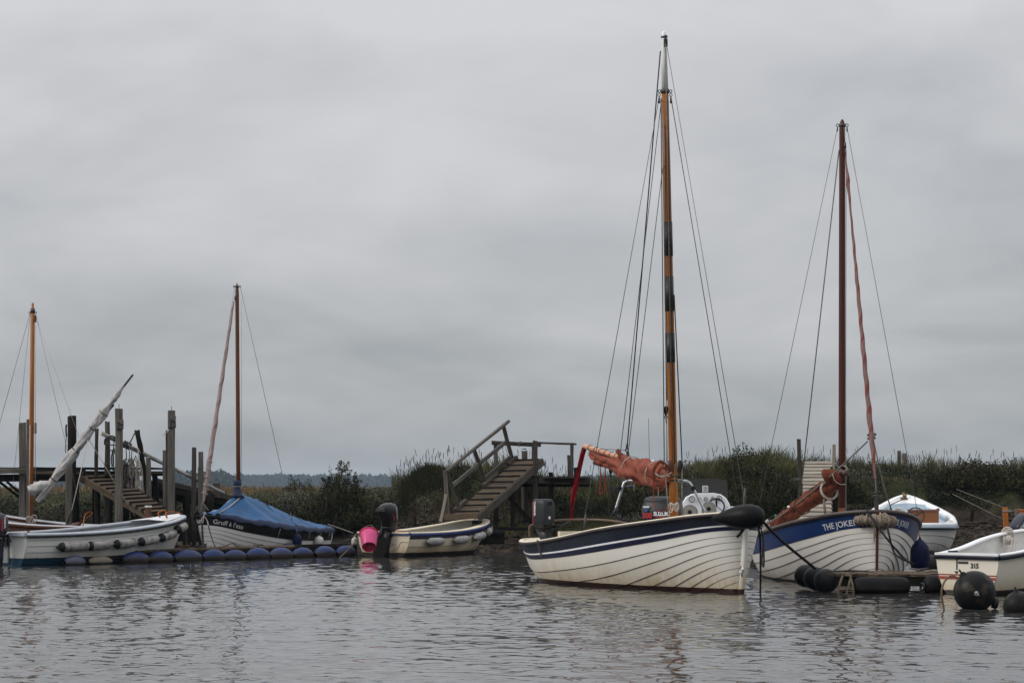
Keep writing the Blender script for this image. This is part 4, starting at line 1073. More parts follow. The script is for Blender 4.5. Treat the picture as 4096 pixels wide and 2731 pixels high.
# rigging screws and chainplates
for px, y0, y1, y2, Y in ((2340, 2055, 2118, 2195, 32.75), (2978, 1950, 2030, 2060, 30.4)):
    MB().tube([P(px + 3, y0, Y), P(px, y0 + (y1 - y0) * .45, Y), P(px - 2, y1, Y)], [0.008, 0.017, 0.015], 8).build('rigging_screw', 'wire_dark', mb_root, world=True)
cp = H.pt(0.30, 1, -1, 0.055); cq = H.pt(0.30, 0.83, -1, 0.030)
MB().beam(cp, cq, 0.03, 0.012, up=Vector((0, 1, 0))).build('chainplate', 'rust_rail', mb_root)
# stern rail
MB().tube(spline([P(2118, 2145, 34.9), P(2117, 2112, 34.9), P(2124, 2100, 34.9), P(2140, 2095, 34.9), P(2200, 2083, 34.9), P(2290, 2077, 34.8), P(2400, 2078, 34.6), P(2480, 2086, 34.2), P(2515, 2096, 34.0)], 6), 0.014, 8).build('stern_rail', 'rust_rail', mb_root, world=True)
# bow eye
MB().ring(P(2966, 2278, 30.15), (1, 0.4, 0), 0.045, 0.010).tube([P(2966, 2290, 30.15), P(2968, 2305, 30.2)], 0.012, 6).build('bow_eye', 'steel', mb_root, world=True)
MB().box(P(2952, 2046, 30.45), (0.12, 0.05, 0.03)).tube([P(2940, 2043, 30.4), P(2990, 2040, 30.3)], 0.015, 6).build('bow_fairlead', 'bronze', mb_root, world=True)
# long red pennant hanging from the gaff end
mbp = MB(); rows = []
for px, py, hw in ((2344, 1776, 5), (2338, 1790, 10), (2330, 1815, 10), (2318, 1870, 10), (2306, 1925, 11), (2296, 1965, 12), (2292, 2000, 9), (2288, 2030, 7), (2287, 2050, 5), (2285, 2074, 8)):
    c = P(px, py, 34.0); rows.append([c + Vector((q * hw / 280, 0.05 * math.sin(5 * q + py * 0.045), 0)) for q in (-1, -.5, 0, .5, 1)] + [c + Vector((q * hw / 280, 0.02 + 0.05 * math.sin(5 * q + py * 0.045), 0)) for q in (1, 0, -1)])
pen = mbp.grid(rows, 0, True, True); c0 = P(2344, 1776, 34.0); pen.v = [v - c0 for v in pen.v]
pen = pen.build('pennant', 'red_cloth'); pen.location = c0
tag(pen, 'long red cloth pennant hanging from the end of the furled spar', 'pennant')
# grey outboard at the stern
o, cw = outboard('grey boxy outboard motor on the stern of the tall masted boat', (P(2184, 2130, 34.6).x, 34.6, P(0, 2140, 34.6).z), math.atan2(MF.y, MF.x) + 0.35,
    [(0.14, -0.05, 0.130, 0.105, 5), (0.20, -0.05, 0.140, 0.115, 6), (0.34, -0.055, 0.145, 0.118, 6), (0.46, -0.06, 0.140, 0.112, 6), (0.515, -0.065, 0.125, 0.100, 5), (0.53, -0.065, 0.10, 0.08, 4)], 'motor_grey', leg=0.6)
surf_text('YAMAHA', 0.05, (-0.13, -0.1205, 0.49), (0, 0, -1), (1, 0, 0), 'decal_white', cw, 0.002)
MB().box((-0.145, -0.1190, 0.33), (0.010, 0.004, 0.34)).build('red_stripe', 'decal_red', cw)
MB().lathe([(0.0, 0.006), (0.022, 0.006), (0.024, 0)], (0.087, -0.02, 0.255), (1, 0, 0), 14).build('white_button', 'decal_white', cw)
MB().lathe([(0.0, 0.02), (0.03, 0.02), (0.036, 0)], (0.082, 0.01, 0.475), (1, 0, 0), 14).build('fuel_cap', 'motor_trim', cw)
MB().tube([(0.08, 0.05, 0.12), (0.22, 0.12, 0.14), (0.34, 0.16, 0.19)], [0.016, 0.02, 0.026], 8).build('tiller_handle', 'motor_trim', o)
# big black fender slung over the bow
fr = empty('fender', P(2960, 2060, 30.0), 0, 'big black teardrop fender slung across the bow of the white boat', 'fender')
ax0 = P(2852, 2074, 30.1) - fr.location; ax1 = P(3055, 2055, 29.75) - fr.location
d = (ax1 - ax0); L_ = d.length
MB().lathe([(0.008, -0.02), (0.03, 0.0), (.065, .12 * L_), (.105, .28 * L_), (.140, .45 * L_), (.155, .60 * L_), (.155, .74 * L_), (.135, .87 * L_), (.09, .96 * L_), (.04, .995 * L_), (.005, L_)], ax0, d + Vector((0, 0, -0.02)), 28).build('fender_body', 'black_gloss', fr)
MB().tube([ax1 * 0.3 + Vector((0, 0, -0.12)), ax1 * 0.2 + Vector((-0.06, 0, -0.24)), ax1 * 0.2 + Vector((-0.10, 0, -0.28))], 0.02, 6).build('lashing', 'rope_black', fr)
rope([P(3052, 2085, 29.8), P(3130, 2165, 30.5), P(3260, 2272, 31.0)], 0.019, 'rope_black', 'thick black line from the bow fender down to the floating platform')
rope([P(3032, 2098, 30.0), P(3040, 2150, 30.1), P(3042, 2250, 30.2), P(3042, 2330, 30.3), P(3040, 2410, 30.3)], 0.013, 'rope_black', 'black line hanging straight down into the water off the white bow')
rope([P(3038, 2098, 30.0), P(3052, 2150, 30.0), P(3056, 2240, 30.0), P(3053, 2266, 30.0), P(3048, 2240, 30.05), P(3054, 2170, 30.05)], 0.011, 'rope_dark', 'looped dark line dangling below the bow fender')

# ================================================================== the blue-topped clinker boat (bow towards the viewer)
th = R(5); JF = Vector((math.sin(th), -math.cos(th), 0)); JS = Vector((-math.cos(th), -math.sin(th), 0)); JB = Vector((4.965, 32.3, 0)); JL = 4.9
jk = boat('sailing_boat', (JB - JF * JL)[:2], JF, 'white clinker sailing boat with royal blue top strake and dark red mast', 'sailing boats')
HJ = Hull(JL, 2.22, [0.62, 0.60, 0.66, 0.78, 0.92, 1.055], zk=-0.30, tm=0.45, wt=0.72, bowp=2.1, bowq=0.62, rb=0.05, bowv=(0.50, 1.0), vy=0.72)
hl = HJ.inner(jk, 'cream_inside', floor=0.15, name='hull')
ej = [0, .11, .21, .30, .385, .465, .54, .61, .68, .745, .81, 1.0]
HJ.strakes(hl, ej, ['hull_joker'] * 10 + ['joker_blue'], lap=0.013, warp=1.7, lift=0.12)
HJ.transom(jk, 'hull_joker')
HJ.rail(jk, 'rubrail_dark', wo=0.04, wi=0.06, h=0.055)
HJ.stem(jk, 'varnish', wd=0.035, pr=0.035, up=0.03)
MB().grid([[HJ.pt(t, 1, 1, -0.03) + Vector((0, 0, -0.03)), Vector((HJ.pt(t, 1).x, 0, HJ.sheer(t) + 0.0)), HJ.pt(t, 1, -1, -0.03) + Vector((0, 0, -0.03))] for t in (0.74, 0.82, 0.9, 0.95, 0.985)], 0).build('foredeck', 'varnish', jk)
HJ.letters(jk, 'THE JOKER', -1, 0.872, 0.838, 0.118, 'decal_name', 0.062, bold=0.012, stretch=1.02, off=0.012)
HJ.letters(jk, 'THE JOKER', 1, 0.985, 0.850, 0.112, 'decal_name', 0.060, bold=0.010, off=0.012)
JY = 34.2
f0 = P(3367, 2090, JY); f0.z = 0.3; h0 = P(3369, 478, JY)
jm = MB().tube([f0, f0.lerp(h0, 0.3), f0.lerp(h0, 0.75), f0.lerp(h0, 0.978), f0.lerp(h0, 0.989), f0.lerp(h0, 0.996), h0], [0.050, 0.049, 0.046, 0.043, 0.038, 0.026, 0.010], 16).build('mast', 'mast_red', jk, world=True)
MB().tube([f0.lerp(h0, 0.02), P(3367, 2030, JY)], 0.0535, 16).build('mast_sleeve', 'mast_brown', jm, world=True)
c = P(3369, 502, JY); mb = MB().tube([c - ZUP * .02, c + ZUP * .02], 0.049, 16)
for s in (-1, 1): mb.ring(c + Vector((0.066 * s, 0, 0)), (0, 1, 0), 0.020, 0.006).tube([c + Vector((0.068 * s, 0, -0.03)), c + Vector((0.072 * s, 0, -0.09))], 0.010, 6)
mb.build('mast_collar', 'iron', jm, world=True)
for a, b, r, m in ((P(3348, 520, JY), P(3039, 2010, 36.0), 0.0042, 'wire'), (P(3390, 520, JY), P(3672, 2060, 34.8), 0.0042, 'wire'),
                   (P(3356, 600, JY), P(3200, 1990, 35.2), 0.0085, 'rope_grey'), (P(3383, 1500, JY - .02), P(3383, 2058, JY), 0.0075, 'rope_white'),
                   (P(3385, 600, JY), P(3383, 1500, JY), 0.0045, 'wire'), (P(3376, 510, JY - .05), P(3380, 570, JY - .1), 0.005, 'wire')):
    MB().tube([a, b], r, 6).build('rigging_line', m, jk, world=True)
MB().tube([P(3380, 570, JY - .1), P(3381, 595, JY - .1)], 0.016, 8).tube([P(3381, 595, JY - .1), P(3382, 625, JY - .12)], 0.009, 6).build('furler_swivel', 'iron', jk, world=True)
ja = P(3382, 620, JY - .12); jb = P(3501, 1915, 32.6)
twisted(ja, jb, [(0, .006), (.04, .014), (.08, .026), (.13, .022), (.18, .014), (.28, .019), (.36, .024), (.5, .028), (.7, .033), (.85, .036), (.94, .028), (1, .014)], n=130, turns=14, red=0.30).build('furled_jib', ['pink_cloth', 'red_stripe_cloth'], jk, world=True)
MB().tube([jb, P(3505, 1960, 32.5), P(3507, 2035, 32.4)], 0.010, 6).lathe([(.012, 0), (.042, .004), (.044, .014), (.02, .02), (.02, .04), (.040, .046), (.042, .056), (.012, .06)], P(3502, 1985, 32.5), (0, 0, 1), 14).build('furler_drum', 'iron', jk, world=True)
MB().box(P(3506, 2045, 32.35), (0.05, 0.06, 0.30)).build('stemhead_fitting', 'iron', jk, world=True)
rope([P(3490, 1735, 32.9), P(3493, 1750, 32.8), P(3500, 1790, 32.8), P(3535, 1940, 32.9), P(3570, 2050, 33.1)], 0.009, 'rope_grey', 'grey jib sheet running down to the blue boat foredeck', parent=jk, name='jib_sheet')
mb = MB().ring(P(3487, 1738, 32.85), jb - ja, 0.055, 0.012, 14, 6).ring(P(3486, 1752, 32.85), jb - ja, 0.052, 0.010, 14, 6); mb.build('jib_lashing', 'rope_grey', jk, world=True)
rope([P(3470, 1765, 32.9), P(3330, 1895, 34.0), P(3160, 2035, 35.3), P(3030, 2118, 36.0)], 0.010, 'rope_grey', parent=jk, name='boom_line')
# boom and furled tan sail sloping down aft
ba = P(3392, 1886, 34.1); bb = P(3070, 2108, 36.2)
MB().tube([ba, bb], 0.028, 10).build('boom', 'varnish', jk, world=True)
fs = furled(P(3352, 1920, 34.2), P(3085, 2110, 36.1), [(0, .06), (.03, .10), (.12, .125), (.25, .125), (.4, .128), (.55, .120), (.7, .112), (.85, .10), (.95, .085), (1, .04)], n=80, k=24, seed=9, amp=0.20).build('furled_sail', 'tan_sail_dark', jk, world=True)
mb = MB()
for i, (px, py, rr) in enumerate(((3300, 1892, .055), (3316, 1890, .045), (3330, 1893, .06), (3345, 1900, .05))):
    mb = MB().tube(spline([P(px - 4, py - 10, 34.2), P(px + 4, py + 10, 34.15), P(px + 14, py + 32, 34.2)], 4), [rr * k for k in (.75, .85, .95, 1, 1, 1, .95, .9, .8)], 9)
    mb.build('sail_fold', 'tan_sail_dark', fs, world=True)
for t in (0.30, 0.52, 0.72, 0.90):
    c = P(3352, 1920, 34.2).lerp(P(3085, 2110, 36.1), t); MB().ring(c, bb - ba, 0.134, 0.007, 18, 5).build('sail_tie', 'rope_dark', jk, world=True)
MB().ring(P(3316, 1962, 34.3), bb - ba, 0.132, 0.018, 18, 6).build('sail_strap', 'rope_white', jk, world=True)
for px, py, m in ((3155, 2030, 'white_paint'), (3104, 2066, 'decal_green'), (3204, 1994, 'motor_trim'), (3252, 1958, 'motor_trim')):
    MB().lathe([(0, 0), (.018, .006), (.022, .018), (.016, .03), (0, .034)], P(px, py, 35.2), (-.3, -.4, 1), 10).build('toggle', m, jk, world=True)
for i in range(4): MB().ring(P(3372 + i, 1882 - 3 * i, 34.15), (0.3, 1, 0.4 - .2 * i), 0.075 - .012 * i, 0.007, 16, 5).build('halyard_coil', 'rope_white', jk, world=True)
MB().tube(spline([P(3330, 1895, 33.95), P(3340, 1922, 33.95), P(3360, 1936, 34.0), P(3380, 1936, 34.1)], 5), 0.006, 6).build('halyard_loop', 'rope_white', jk, world=True)
mb = MB().tube(spline([P(3075, 2080, 36.0), P(3062, 2095, 36.0), P(3058, 2120, 36.0)], 4), 0.03, 8).tube(spline([P(3085, 2080, 36.0), P(3080, 2100, 36.0), P(3072, 2122, 36.0)], 4), 0.03, 8); mb.build('sheet_coil', 'rope_white', jk, world=True)
MB().tube([P(3295, 1995, 34.2), P(3298, 2030, 34.2), P(3303, 2072, 34.2)], [0.012, 0.02, 0.014], 8).build('sheet_block', 'rope_grey', jk, world=True)
# rope fender wrapped round the bow
rf = empty('rope_fender', P(3505, 2095, 32.2), 0, 'frayed old rope fender tied round the bow of the blue boat', 'fender')
mb = MB(); pts = []
for t, side in ((0.974, -1), (0.985, -1), (0.994, -1), (0.999, 1), (0.994, 1), (0.985, 1), (0.976, 1)):
    q = HJ.pt(t, 0.89 if side < 0 else 0.875, side, 0.05); pts.append(wmat(jk) @ q - Vector(rf.location))
sp = spline(pts, 6); nn = len(sp)
rr = [0.060 + 0.012 * math.sin(i * 1.9) + 0.045 * math.exp(-((i - nn * 0.5) / 5.0) ** 2) for i in range(nn)]
mb.tube(sp, rr, 12)
for v in mb.v: v += Vector((random.uniform(-1, 1), random.uniform(-1, 1), random.uniform(-1, 1))) * 0.006
mb.build('rope_body', 'rope_frayed', rf)
for i in range(3, nn - 2, 2): MB().ring(sp[i], sp[i + 1] - sp[i - 1], rr[i] * 1.05, 0.012, 14, 5).build('rope_turn', 'rope_frayed', rf)
for dx, L2 in ((-0.10, .22), (-0.085, .14), (0.02, .10), (-.02, .12)):
    c = sp[nn // 2] + Vector((dx, -0.04, -0.07)); MB().tube([c, c - ZUP * L2 * .6 + Vector((.006, 0, 0)), c - ZUP * L2], [0.010, 0.012, 0.005], 5).build('frayed_end', 'rope_frayed', rf)
rope([P(3468, 2040, 32.3), P(3500, 2090, 32.1), P(3545, 2150, 32.0), P(3600, 2215, 32.0), P(3655, 2262, 31.9)], 0.014, 'rope_black', 'black mooring line crossing the bow of the blue boat')
rope([P(3532, 2040, 32.4), P(3552, 2120, 32.1), P(3575, 2205, 32.0), P(3605, 2232, 31.9), P(3655, 2255, 31.85)], 0.014, 'rope_black', 'second black mooring line sagging down to the cleat')
MB().tube([(0, 0, 0), (0.02, 0, 0.05)], 0.02, 6)
teardrop(P(3680, 2148, 32.9), 0.135, 0.46, 'fender_blue', 'dark blue fender standing on the platform beside the blue boat', up=P(3672, 2120, 33.2), lanyard='rope_orange')

# ================================================================== the blue covered boat
th = R(28); GF = Vector((-math.sin(th), -math.cos(th), 0)); GB = Vector((-6.03, 46.2, 0)); GL = 3.8
gr = boat('sailing_boat', (GB - GF * GL)[:2], GF, 'small white clinker boat with black top strake under a blue tent cover', 'sailing boats')
HG = Hull(GL, 1.62, [0.50, 0.50, 0.53, 0.60, 0.70, 0.83], zk=-0.24, tm=0.42, wt=0.72, bowp=2.1, bowq=0.62, rb=0.10, bowv=(0.45, 1.0), vy=0.70)
hl = HG.inner(gr, 'cream_inside', floor=0.15, name='hull')
eg = [0, .14, .27, .38, .48, .57, .65, .725, .795, 1.0]
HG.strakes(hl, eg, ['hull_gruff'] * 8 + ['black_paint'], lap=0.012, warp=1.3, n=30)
HG.transom(gr, 'hull_gruff'); HG.rail(gr, 'black_paint', h=0.05); HG.stem(gr, 'rubrail_dark', wd=0.035, pr=0.03)
HG.letters(gr, "Gruff à l'eau", 1, 0.972, 0.834, 0.125, 'decal_name', 0.088, bold=0.012, space=1.06, stretch=1.02, off=0.012)
HG.letters(gr, "Gruff à l'eau", -1, 0.800, 0.832, 0.120, 'decal_name', 0.095, bold=0.014, space=1.08, stretch=1.45, off=0.012)
GM = Vector((GB.x, GB.y, 0)) - GF * 1.2
g0 = P(955, 2000, GM.y); g0.z = 0.3; g1 = P(948, 1132, GM.y)
gm = MB().tube([g0, g0.lerp(g1, .4), g0.lerp(g1, .96), g0.lerp(g1, .985), g1], [0.043, 0.042, 0.038, 0.030, 0.008], 14).build('mast', 'mast_brown', gr, world=True)
c = P(948, 1146, GM.y); MB().tube([c - ZUP * .015, c + ZUP * .015], 0.044, 14).ring(c + Vector((.06, 0, 0)), (0, 1, 0), .016, .006).ring(c + Vector((-.06, 0, 0)), (0, 1, 0), .016, .006).build('mast_collar', 'iron', gm, world=True)
for a, b, r, m in ((P(962, 1150, GM.y), P(1130, 1900, 48.2), 0.0045, 'wire'), (P(1130, 1900, 48.2), P(1160, 2075, 48.5), 0.0045, 'wire'), (P(938, 1150, GM.y), P(800, 2035, 46.8), 0.0035, 'wire'), (P(966, 1200, GM.y - .02), P(965, 1920, GM.y - .02), 0.005, 'rope_white'), (P(946, 1160, GM.y), P(941, 1205, 47.1), .006, 'wire')):
    MB().tube([a, b], r, 6).build('rigging_line', m, gr, world=True)
MB().tube([P(941, 1182, 47.1), P(940, 1200, 47.1)], 0.016, 8).build('furler_swivel', 'iron', gr, world=True)
twisted(P(935, 1205, 47.1), P(814, 2005, 46.3), [(0, .016), (.1, .026), (.3, .034), (.6, .042), (.85, .048), (.95, .040), (1, .02)], n=90, turns=8, red=0.14).build('furled_jib', ['pink_pale', 'pink_cloth'], gr, world=True)
for t in (.80, .84, .88, .92, .96): c = P(935, 1205, 47.1).lerp(P(814, 2005, 46.3), t); MB().ring(c, (0.4, 0.1, 1), .058, .009, 14, 5).build('jib_lashing', 'rope_white', gr, world=True)
MB().tube([P(812, 2005, 46.3), P(805, 2040, 46.25), P(802, 2064, 46.2)], [.03, .018, .02], 8).build('furler_drum', 'iron', gr, world=True)
# the tent cover
tmast = 1 - 1.2 / GL
def cover_row(t, n=24):
    zs = HG.sheer(t); rid = zs + 0.05
    if t < tmast: k = 1 - (tmast - t) / (tmast + 0.02); rid = zs + 0.06 + (1.26 - zs - 0.06) * max(k, 0) ** 0.92
    else: k = 1 - (t - tmast) / (0.955 - tmast); rid = zs + 0.05 + (1.26 - zs - 0.05) * max(k, 0) ** 1.25
    e = HG.pt(t, 1, 1, 0.0); hw = e.y + 0.055; row = []
    for j in range(n + 1):
        q = j / n * 2 - 1; a = abs(q)
        if a > 0.88: # hem hanging down over the rail
            w_ = (a - 0.88) / 0.12; y = hw * (1.0 + 0.01 * w_); z = zs + 0.02 - 0.075 * w_ + 0.018 * math.sin(t * 60 + (3 if q > 0 else 0)) * w_
        else:
            s = a / 0.88; y = hw * s; z = rid + (zs + 0.03 - rid) * (s ** 0.92) - 0.025 * math.sin(s * math.pi) * min((rid - zs) * 2, 1)
            z += 0.026 * math.sin(math.atan2(t - tmast, 0.10 + 0.3 * s) * 11 + (2 if q > 0 else 0)) * math.sin(s * math.pi) ** 0.7 + 0.010 * math.sin(t * 41 + s * 17) + 0.008 * math.sin(t * 90 + s * 5)
        row.append(Vector((e.x, y * (1 if q > 0 else -1), z)))
    return row
tsc = [0.0] + [0.955 * i / 50 for i in range(1, 51)]
rows = [cover_row(t) for t in tsc]
back = [Vector((v.x - 0.07 - 0.02 * math.sin(j), v.y * 0.98, min(v.z, HG.sheer(0) + .03) - 0.08 - .03 * (j % 3))) for j, v in enumerate(rows[0])]
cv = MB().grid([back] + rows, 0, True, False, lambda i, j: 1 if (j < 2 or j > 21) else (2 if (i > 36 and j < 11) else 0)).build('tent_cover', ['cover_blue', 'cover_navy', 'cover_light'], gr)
mc = wmat(gr).inverted() @ Vector((GM.x, GM.y, 0))
MB().tube([(mc.x, 0, 1.16), (mc.x, 0, 1.22), (mc.x, 0, 1.30), (mc.x, 0.0, 1.36), (mc.x, 0, 1.42), (mc.x, 0, 1.50)], [0.15, 0.100, 0.078, 0.066, 0.082, 0.088], 14).build('mast_collar_cloth', 'cover_navy', cv)
MB().ring((mc.x, 0, 1.375), (0, 0, 1), 0.069, 0.007, 16, 5).build('collar_tie', 'rope_white', cv)
MB().tube([HG.pt(tmast, 1, 1, 0) * 0 + Vector((mc.x + .03, .10, 1.16)), Vector((mc.x + .45, .13, 0.98)), Vector((mc.x + .75, .10, .86))], 0.012, 6).build('cover_seam', 'rope_white', cv)
for t in (.08, .20, .33, .46, .60):
    a = HG.pt(t, 1, 1, 0.06) + Vector((0, 0, -.05)); b = HG.pt(t, .80, 1, 0.03)
    MB().tube([a, a.lerp(b, .5) + Vector((.01, .005, 0)), b], .005, 5).build('cover_tie', 'rope_white', cv)
for t in (.22, .44):                     # sewn seams across the cover
    rr_ = cover_row(t)[2:23]; MB().tube([v + Vector((0, 0, .004)) for v in rr_], .005, 4).build('cover_seam', 'cover_navy', cv)
MB().tube([P(1162, 2050, 48.0), P(1168, 2085, 48.0), P(1172, 2110, 48.0)], [.008, .014, .02], 6).build('chainplate', 'rubrail_dark', gr, world=True)
teardrop(P(1188, 2128, 47.5), 0.098, 0.33, 'fender_blue', 'dark blue fender hanging on the side of the covered boat', up=P(1182, 2105, 47.6), lanyard='stick_blue')
teardrop(P(1275, 2140, 48.4), 0.100, 0.20, 'fender_white', 'round white fender hanging at the stern of the covered boat', up=P(1272, 2110, 48.5), lanyard='stick_blue')
rope([P(1312, 2096, 49.2), P(1360, 2112, 48.0), P(1413, 2131, 46.8)], 0.009, 'rope_grey', 'grey line from the covered boat to the cream dinghy')
rope([P(815, 2060, 46.1), P(811, 2090, 46.0), P(806, 2075, 46.0), P(818, 2066, 46.0), P(830, 2085, 46.0), P(833, 2105, 45.9)], 0.009, 'rope_white', 'white painter knotted at the bow of the covered boat')
rope([P(833, 2100, 45.9), P(845, 2145, 45.7), P(860, 2185, 45.4)], 0.012, 'rope_dark', 'dark mooring line from the covered boat bow to the pontoon')
rope([P(812, 2010, 46.25), P(822, 2025, 46.2), P(834, 2040, 46.2)], 0.011, 'rope_grey', 'short grey line at the foot of the furled pink jib')

# ================================================================== cream dinghy
CF = Vector((0.545, 0.839, 0)); CL = 3.4
cr = boat('dinghy', (-2.51, 46.5), CF, 'cream fibreglass dinghy with a pink bucket hung on its stern', 'small dinghies')
HC = Hull(CL, 1.42, [0.455, 0.455, 0.47, 0.51, 0.58, 0.68], zk=-0.16, tm=0.40, wt=0.86, bowp=2.6, bowq=0.56, rb=0.28, rs=0.0, bowv=(0.55, 1.0), vy=0.62)
hl = HC.inner(cr, 'cream_inside', floor=0.12, name='hull')
HC.strakes(hl, [0, .22, .40, .56, .72, .89, 1.0], ['hull_cream'] * 5 + ['navy_stripe'], lap=0.012, n=28)
HC.transom(cr, 'hull_cream', lap=0.012)
HC.rail(cr, 'blue_line', wo=0.05, wi=0.0, h=0.028, dz=0.0, rounded=False)
HC.rail(cr, 'cream', wo=0.042, wi=0.11, h=0.030, dz=0.028, rounded=True)
MB().box((0.01, 0, 0.475), (0.12, 1.24, 0.03)).build('transom_cap', 'cream', cr)
MB().box((-0.015, 0, 0.445), (0.05, 1.26, 0.025)).build('transom_stripe', 'blue_line', cr)
MB().box((-0.03, 0.05, 0.235), (0.05, 0.34, 0.46)).build('motor_pad', 'timber_dark', cr)
MB().tube(spline([(-0.012, -0.60, 0.30), (-0.012, -0.44, 0.30), (-0.012, -0.39, 0.27), (-0.012, -0.36, 0.2), (-0.012, -0.28, .15), (-0.012, -0.1, 0.10)], 5), 0.006, 5).build('transom_moulding', 'hull_cream', cr)
MB().box((1.2, 0, 0.30), (0.30, 1.25, 0.03)).build('thwart', 'cream', cr)
MB().grid([[HC.pt(t, 1, 1, -.05) + Vector((0, 0, .02)), Vector((HC.pt(t, 1).x, 0, HC.sheer(t) + .03)), HC.pt(t, 1, -1, -.05) + Vector((0, 0, .02))] for t in (.93, .955, .98)], 0).build('bow_locker', 'cream', cr)
for px, py, w in ((1505 + 195, 2152, 0), (1792, 2155, 0), (1862, 2146, 0), (1910, 2130, 0), (1935, 2115, 0)): pass
for i, (t, side) in enumerate(((0.20, -1), (0.46, -1), (0.68, -1), (0.855, -1), (0.955, -1))):
    ln = 0.030 if t > 0.8 else 0.060
    a = wmat(cr) @ HC.pt(t - ln * 1.3, 0.84, -1, 0.085); b = wmat(cr) @ HC.pt(min(t + ln * 1.6, .985), 0.84, -1, 0.085)
    fender(a, b, 0.078, 'fender_grey', ['scuffed grey fender nearest the stern along the cream dinghy', 'second scuffed grey fender along the side of the cream dinghy', 'third scuffed grey fender along the side of the cream dinghy', 'fourth grey fender near the bow of the cream dinghy', 'last grey fender at the bow of the cream dinghy'][i], 'fenders along the cream dinghy', mi_end=False)
teardrop(P(1418, 2145, 46.9), 0.062, 0.17, 'fender_white', 'small white fender at the port corner of the cream dinghy', up=P(1424, 2135, 46.9))
o, cw = outboard('glossy black outboard motor tilted on the cream dinghy', (P(1552, 2150, 46.35).x, 46.35, P(0, 2150, 46.35).z), math.atan2(CF.y, CF.x),
    [(0.20, 0.00, 0.145, 0.115, 3), (0.27, -0.01, 0.165, 0.130, 3), (0.38, -0.05, 0.205, 0.150, 3), (0.48, -0.085, 0.235, 0.160, 2.8), (0.56, -0.085, 0.225, 0.155, 2.6), (0.625, -0.06, 0.175, 0.13, 2.5), (0.665, -0.03, 0.11, 0.09, 2.4), (0.68, -0.02, 0.04, 0.04, 2.2)], 'motor_black', leg=0.50, tilt=0.16)
surf_text('MERCURY', 0.055, (-0.06, -0.163, 0.60), (0.30, 0, -1), (1, 0, .30), 'decal_white', cw, 0.0)
MB().tube(spline([(-0.12, -0.155, 0.45), (-0.09, -0.158, 0.40), (-.06, -.152, .33)], 4), 0.012, 6).build('red_flash', 'decal_red', cw)
MB().box((-0.30, 0, 0.50), (0.09, 0.22, 0.06)).build('air_intake', 'motor_trim', cw)
MB().tube(spline([(-0.10, 0.06, 0.24), (-0.12, 0.08, 0.10), (-0.20, 0.10, -0.02)], 4), 0.045, 8).build('swivel_arm', 'motor_trim', o)
MB().tube([P(1570, 2118, 46.4), P(1620, 2125, 46.6)], 0.010, 6).build('tiller_handle', 'decal_red', cr, world=True)
# pink bucket on the stern
bk = empty('bucket', P(1476, 2134, 46.0), 0, 'bright pink plastic bucket hanging on the stern of the cream dinghy', 'bucket')
bd = Vector((0.05, -0.71, -0.70)).normalized()
a0 = Vector((0, 0, 0))
prof = [(.172, .0), (.178, .02), (.160, .16), (.140, .32), (.134, .355)]
MB().lathe(prof, a0, bd, 32).build('bucket_body', 'pink_plastic', bk)
MB().lathe([(0.001, .340), (.126, .343), (.130, .357), (.136, .358), (.136, .350)], a0, bd, 32).build('bucket_base', 'pink_base', bk)
MB().lathe([(.001, .362), (.02, .361), (.021, .355)], a0, bd, 8).build('moulding_mark', 'pink_cloth', bk)
MB().ring(a0 + bd * 0.005, bd, 0.182, 0.012, 34, 7).build('rim', 'red_plastic', bk)
MB().lathe([(p * .97, h) for p, h in prof[:4]] + [(0.001, .30)], a0 + bd * .004, bd, 24).build('bucket_lining', 'pink_plastic', bk)
u_ = bd.cross(Vector((1, 0, 0))).normalized()
MB().tube(spline([a0 + Vector((-.165, 0, 0)), a0 - bd * .09 + Vector((-.10, 0, .05)), a0 - bd * .13 + Vector((.05, 0, .07)), a0 + Vector((.165, 0, 0))], 6), 0.005, 5).build('handle', 'wire', bk)
rope([P(1437, 2132, 46.4), P(1425, 2160, 46.1), P(1400, 2190, 45.8), P(1358, 2230, 45.3)], 0.010, 'rope_tan', 'stern line of the cream dinghy dropping to the water')
mb = MB()
for i in range(5): mb.tube(spline([P(1858 + 6 * i, 2066 + 3 * (i % 2), 49.0), P(1870 + 5 * i, 2060, 48.9), P(1880 + 3 * i, 2070, 48.9)], 4), 0.014, 5)
o = mb.build('rope_heap', 'rope_grey'); tag(o, 'heap of grey rope on the bow of the cream dinghy', 'rope')
rope([P(1905, 2068, 48.9), P(1895, 2085, 48.8), P(1893, 2102, 48.7)], 0.008, 'rope_tan', 'short tan line over the bow of the cream dinghy')

# ================================================================== white dinghy with the row of fenders (left)
LF = Vector((0.63, 0.777, 0)); LL = 4.2
ld = boat('dinghy', (-8.826, 41.23), LF, 'long white clinker dinghy with a row of dirty fenders at the left', 'small dinghies')
HL = Hull(LL, 1.50, [0.545, 0.55, 0.575, 0.63, 0.71, 0.82], zk=-0.18, tm=0.45, wt=0.80, bowp=2.2, bowq=0.66, rb=0.42, rs=0.02, bowv=(0.55, 1.0), vy=0.72)
hl = HL.inner(ld, 'grey_white', floor=0.16, name='hull', mf='varnish')
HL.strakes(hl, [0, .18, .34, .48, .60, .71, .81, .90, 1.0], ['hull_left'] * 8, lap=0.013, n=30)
HL.transom(ld, 'hull_left', lap=0.016)
HL.rail(ld, 'rail_blue_white', wo=0.05, wi=0.075, h=0.055, dz=0.02, rounded=True, mtop='grey_white')
HL.rail(ld, 'black_rubber', wo=0.055, wi=0.0, h=0.018, dz=-0.038, rounded=False)
MB().box((-0.02, 0.16, 0.25), (0.03, 0.62, 0.40)).build('motor_well', 'grey_paint', ld)
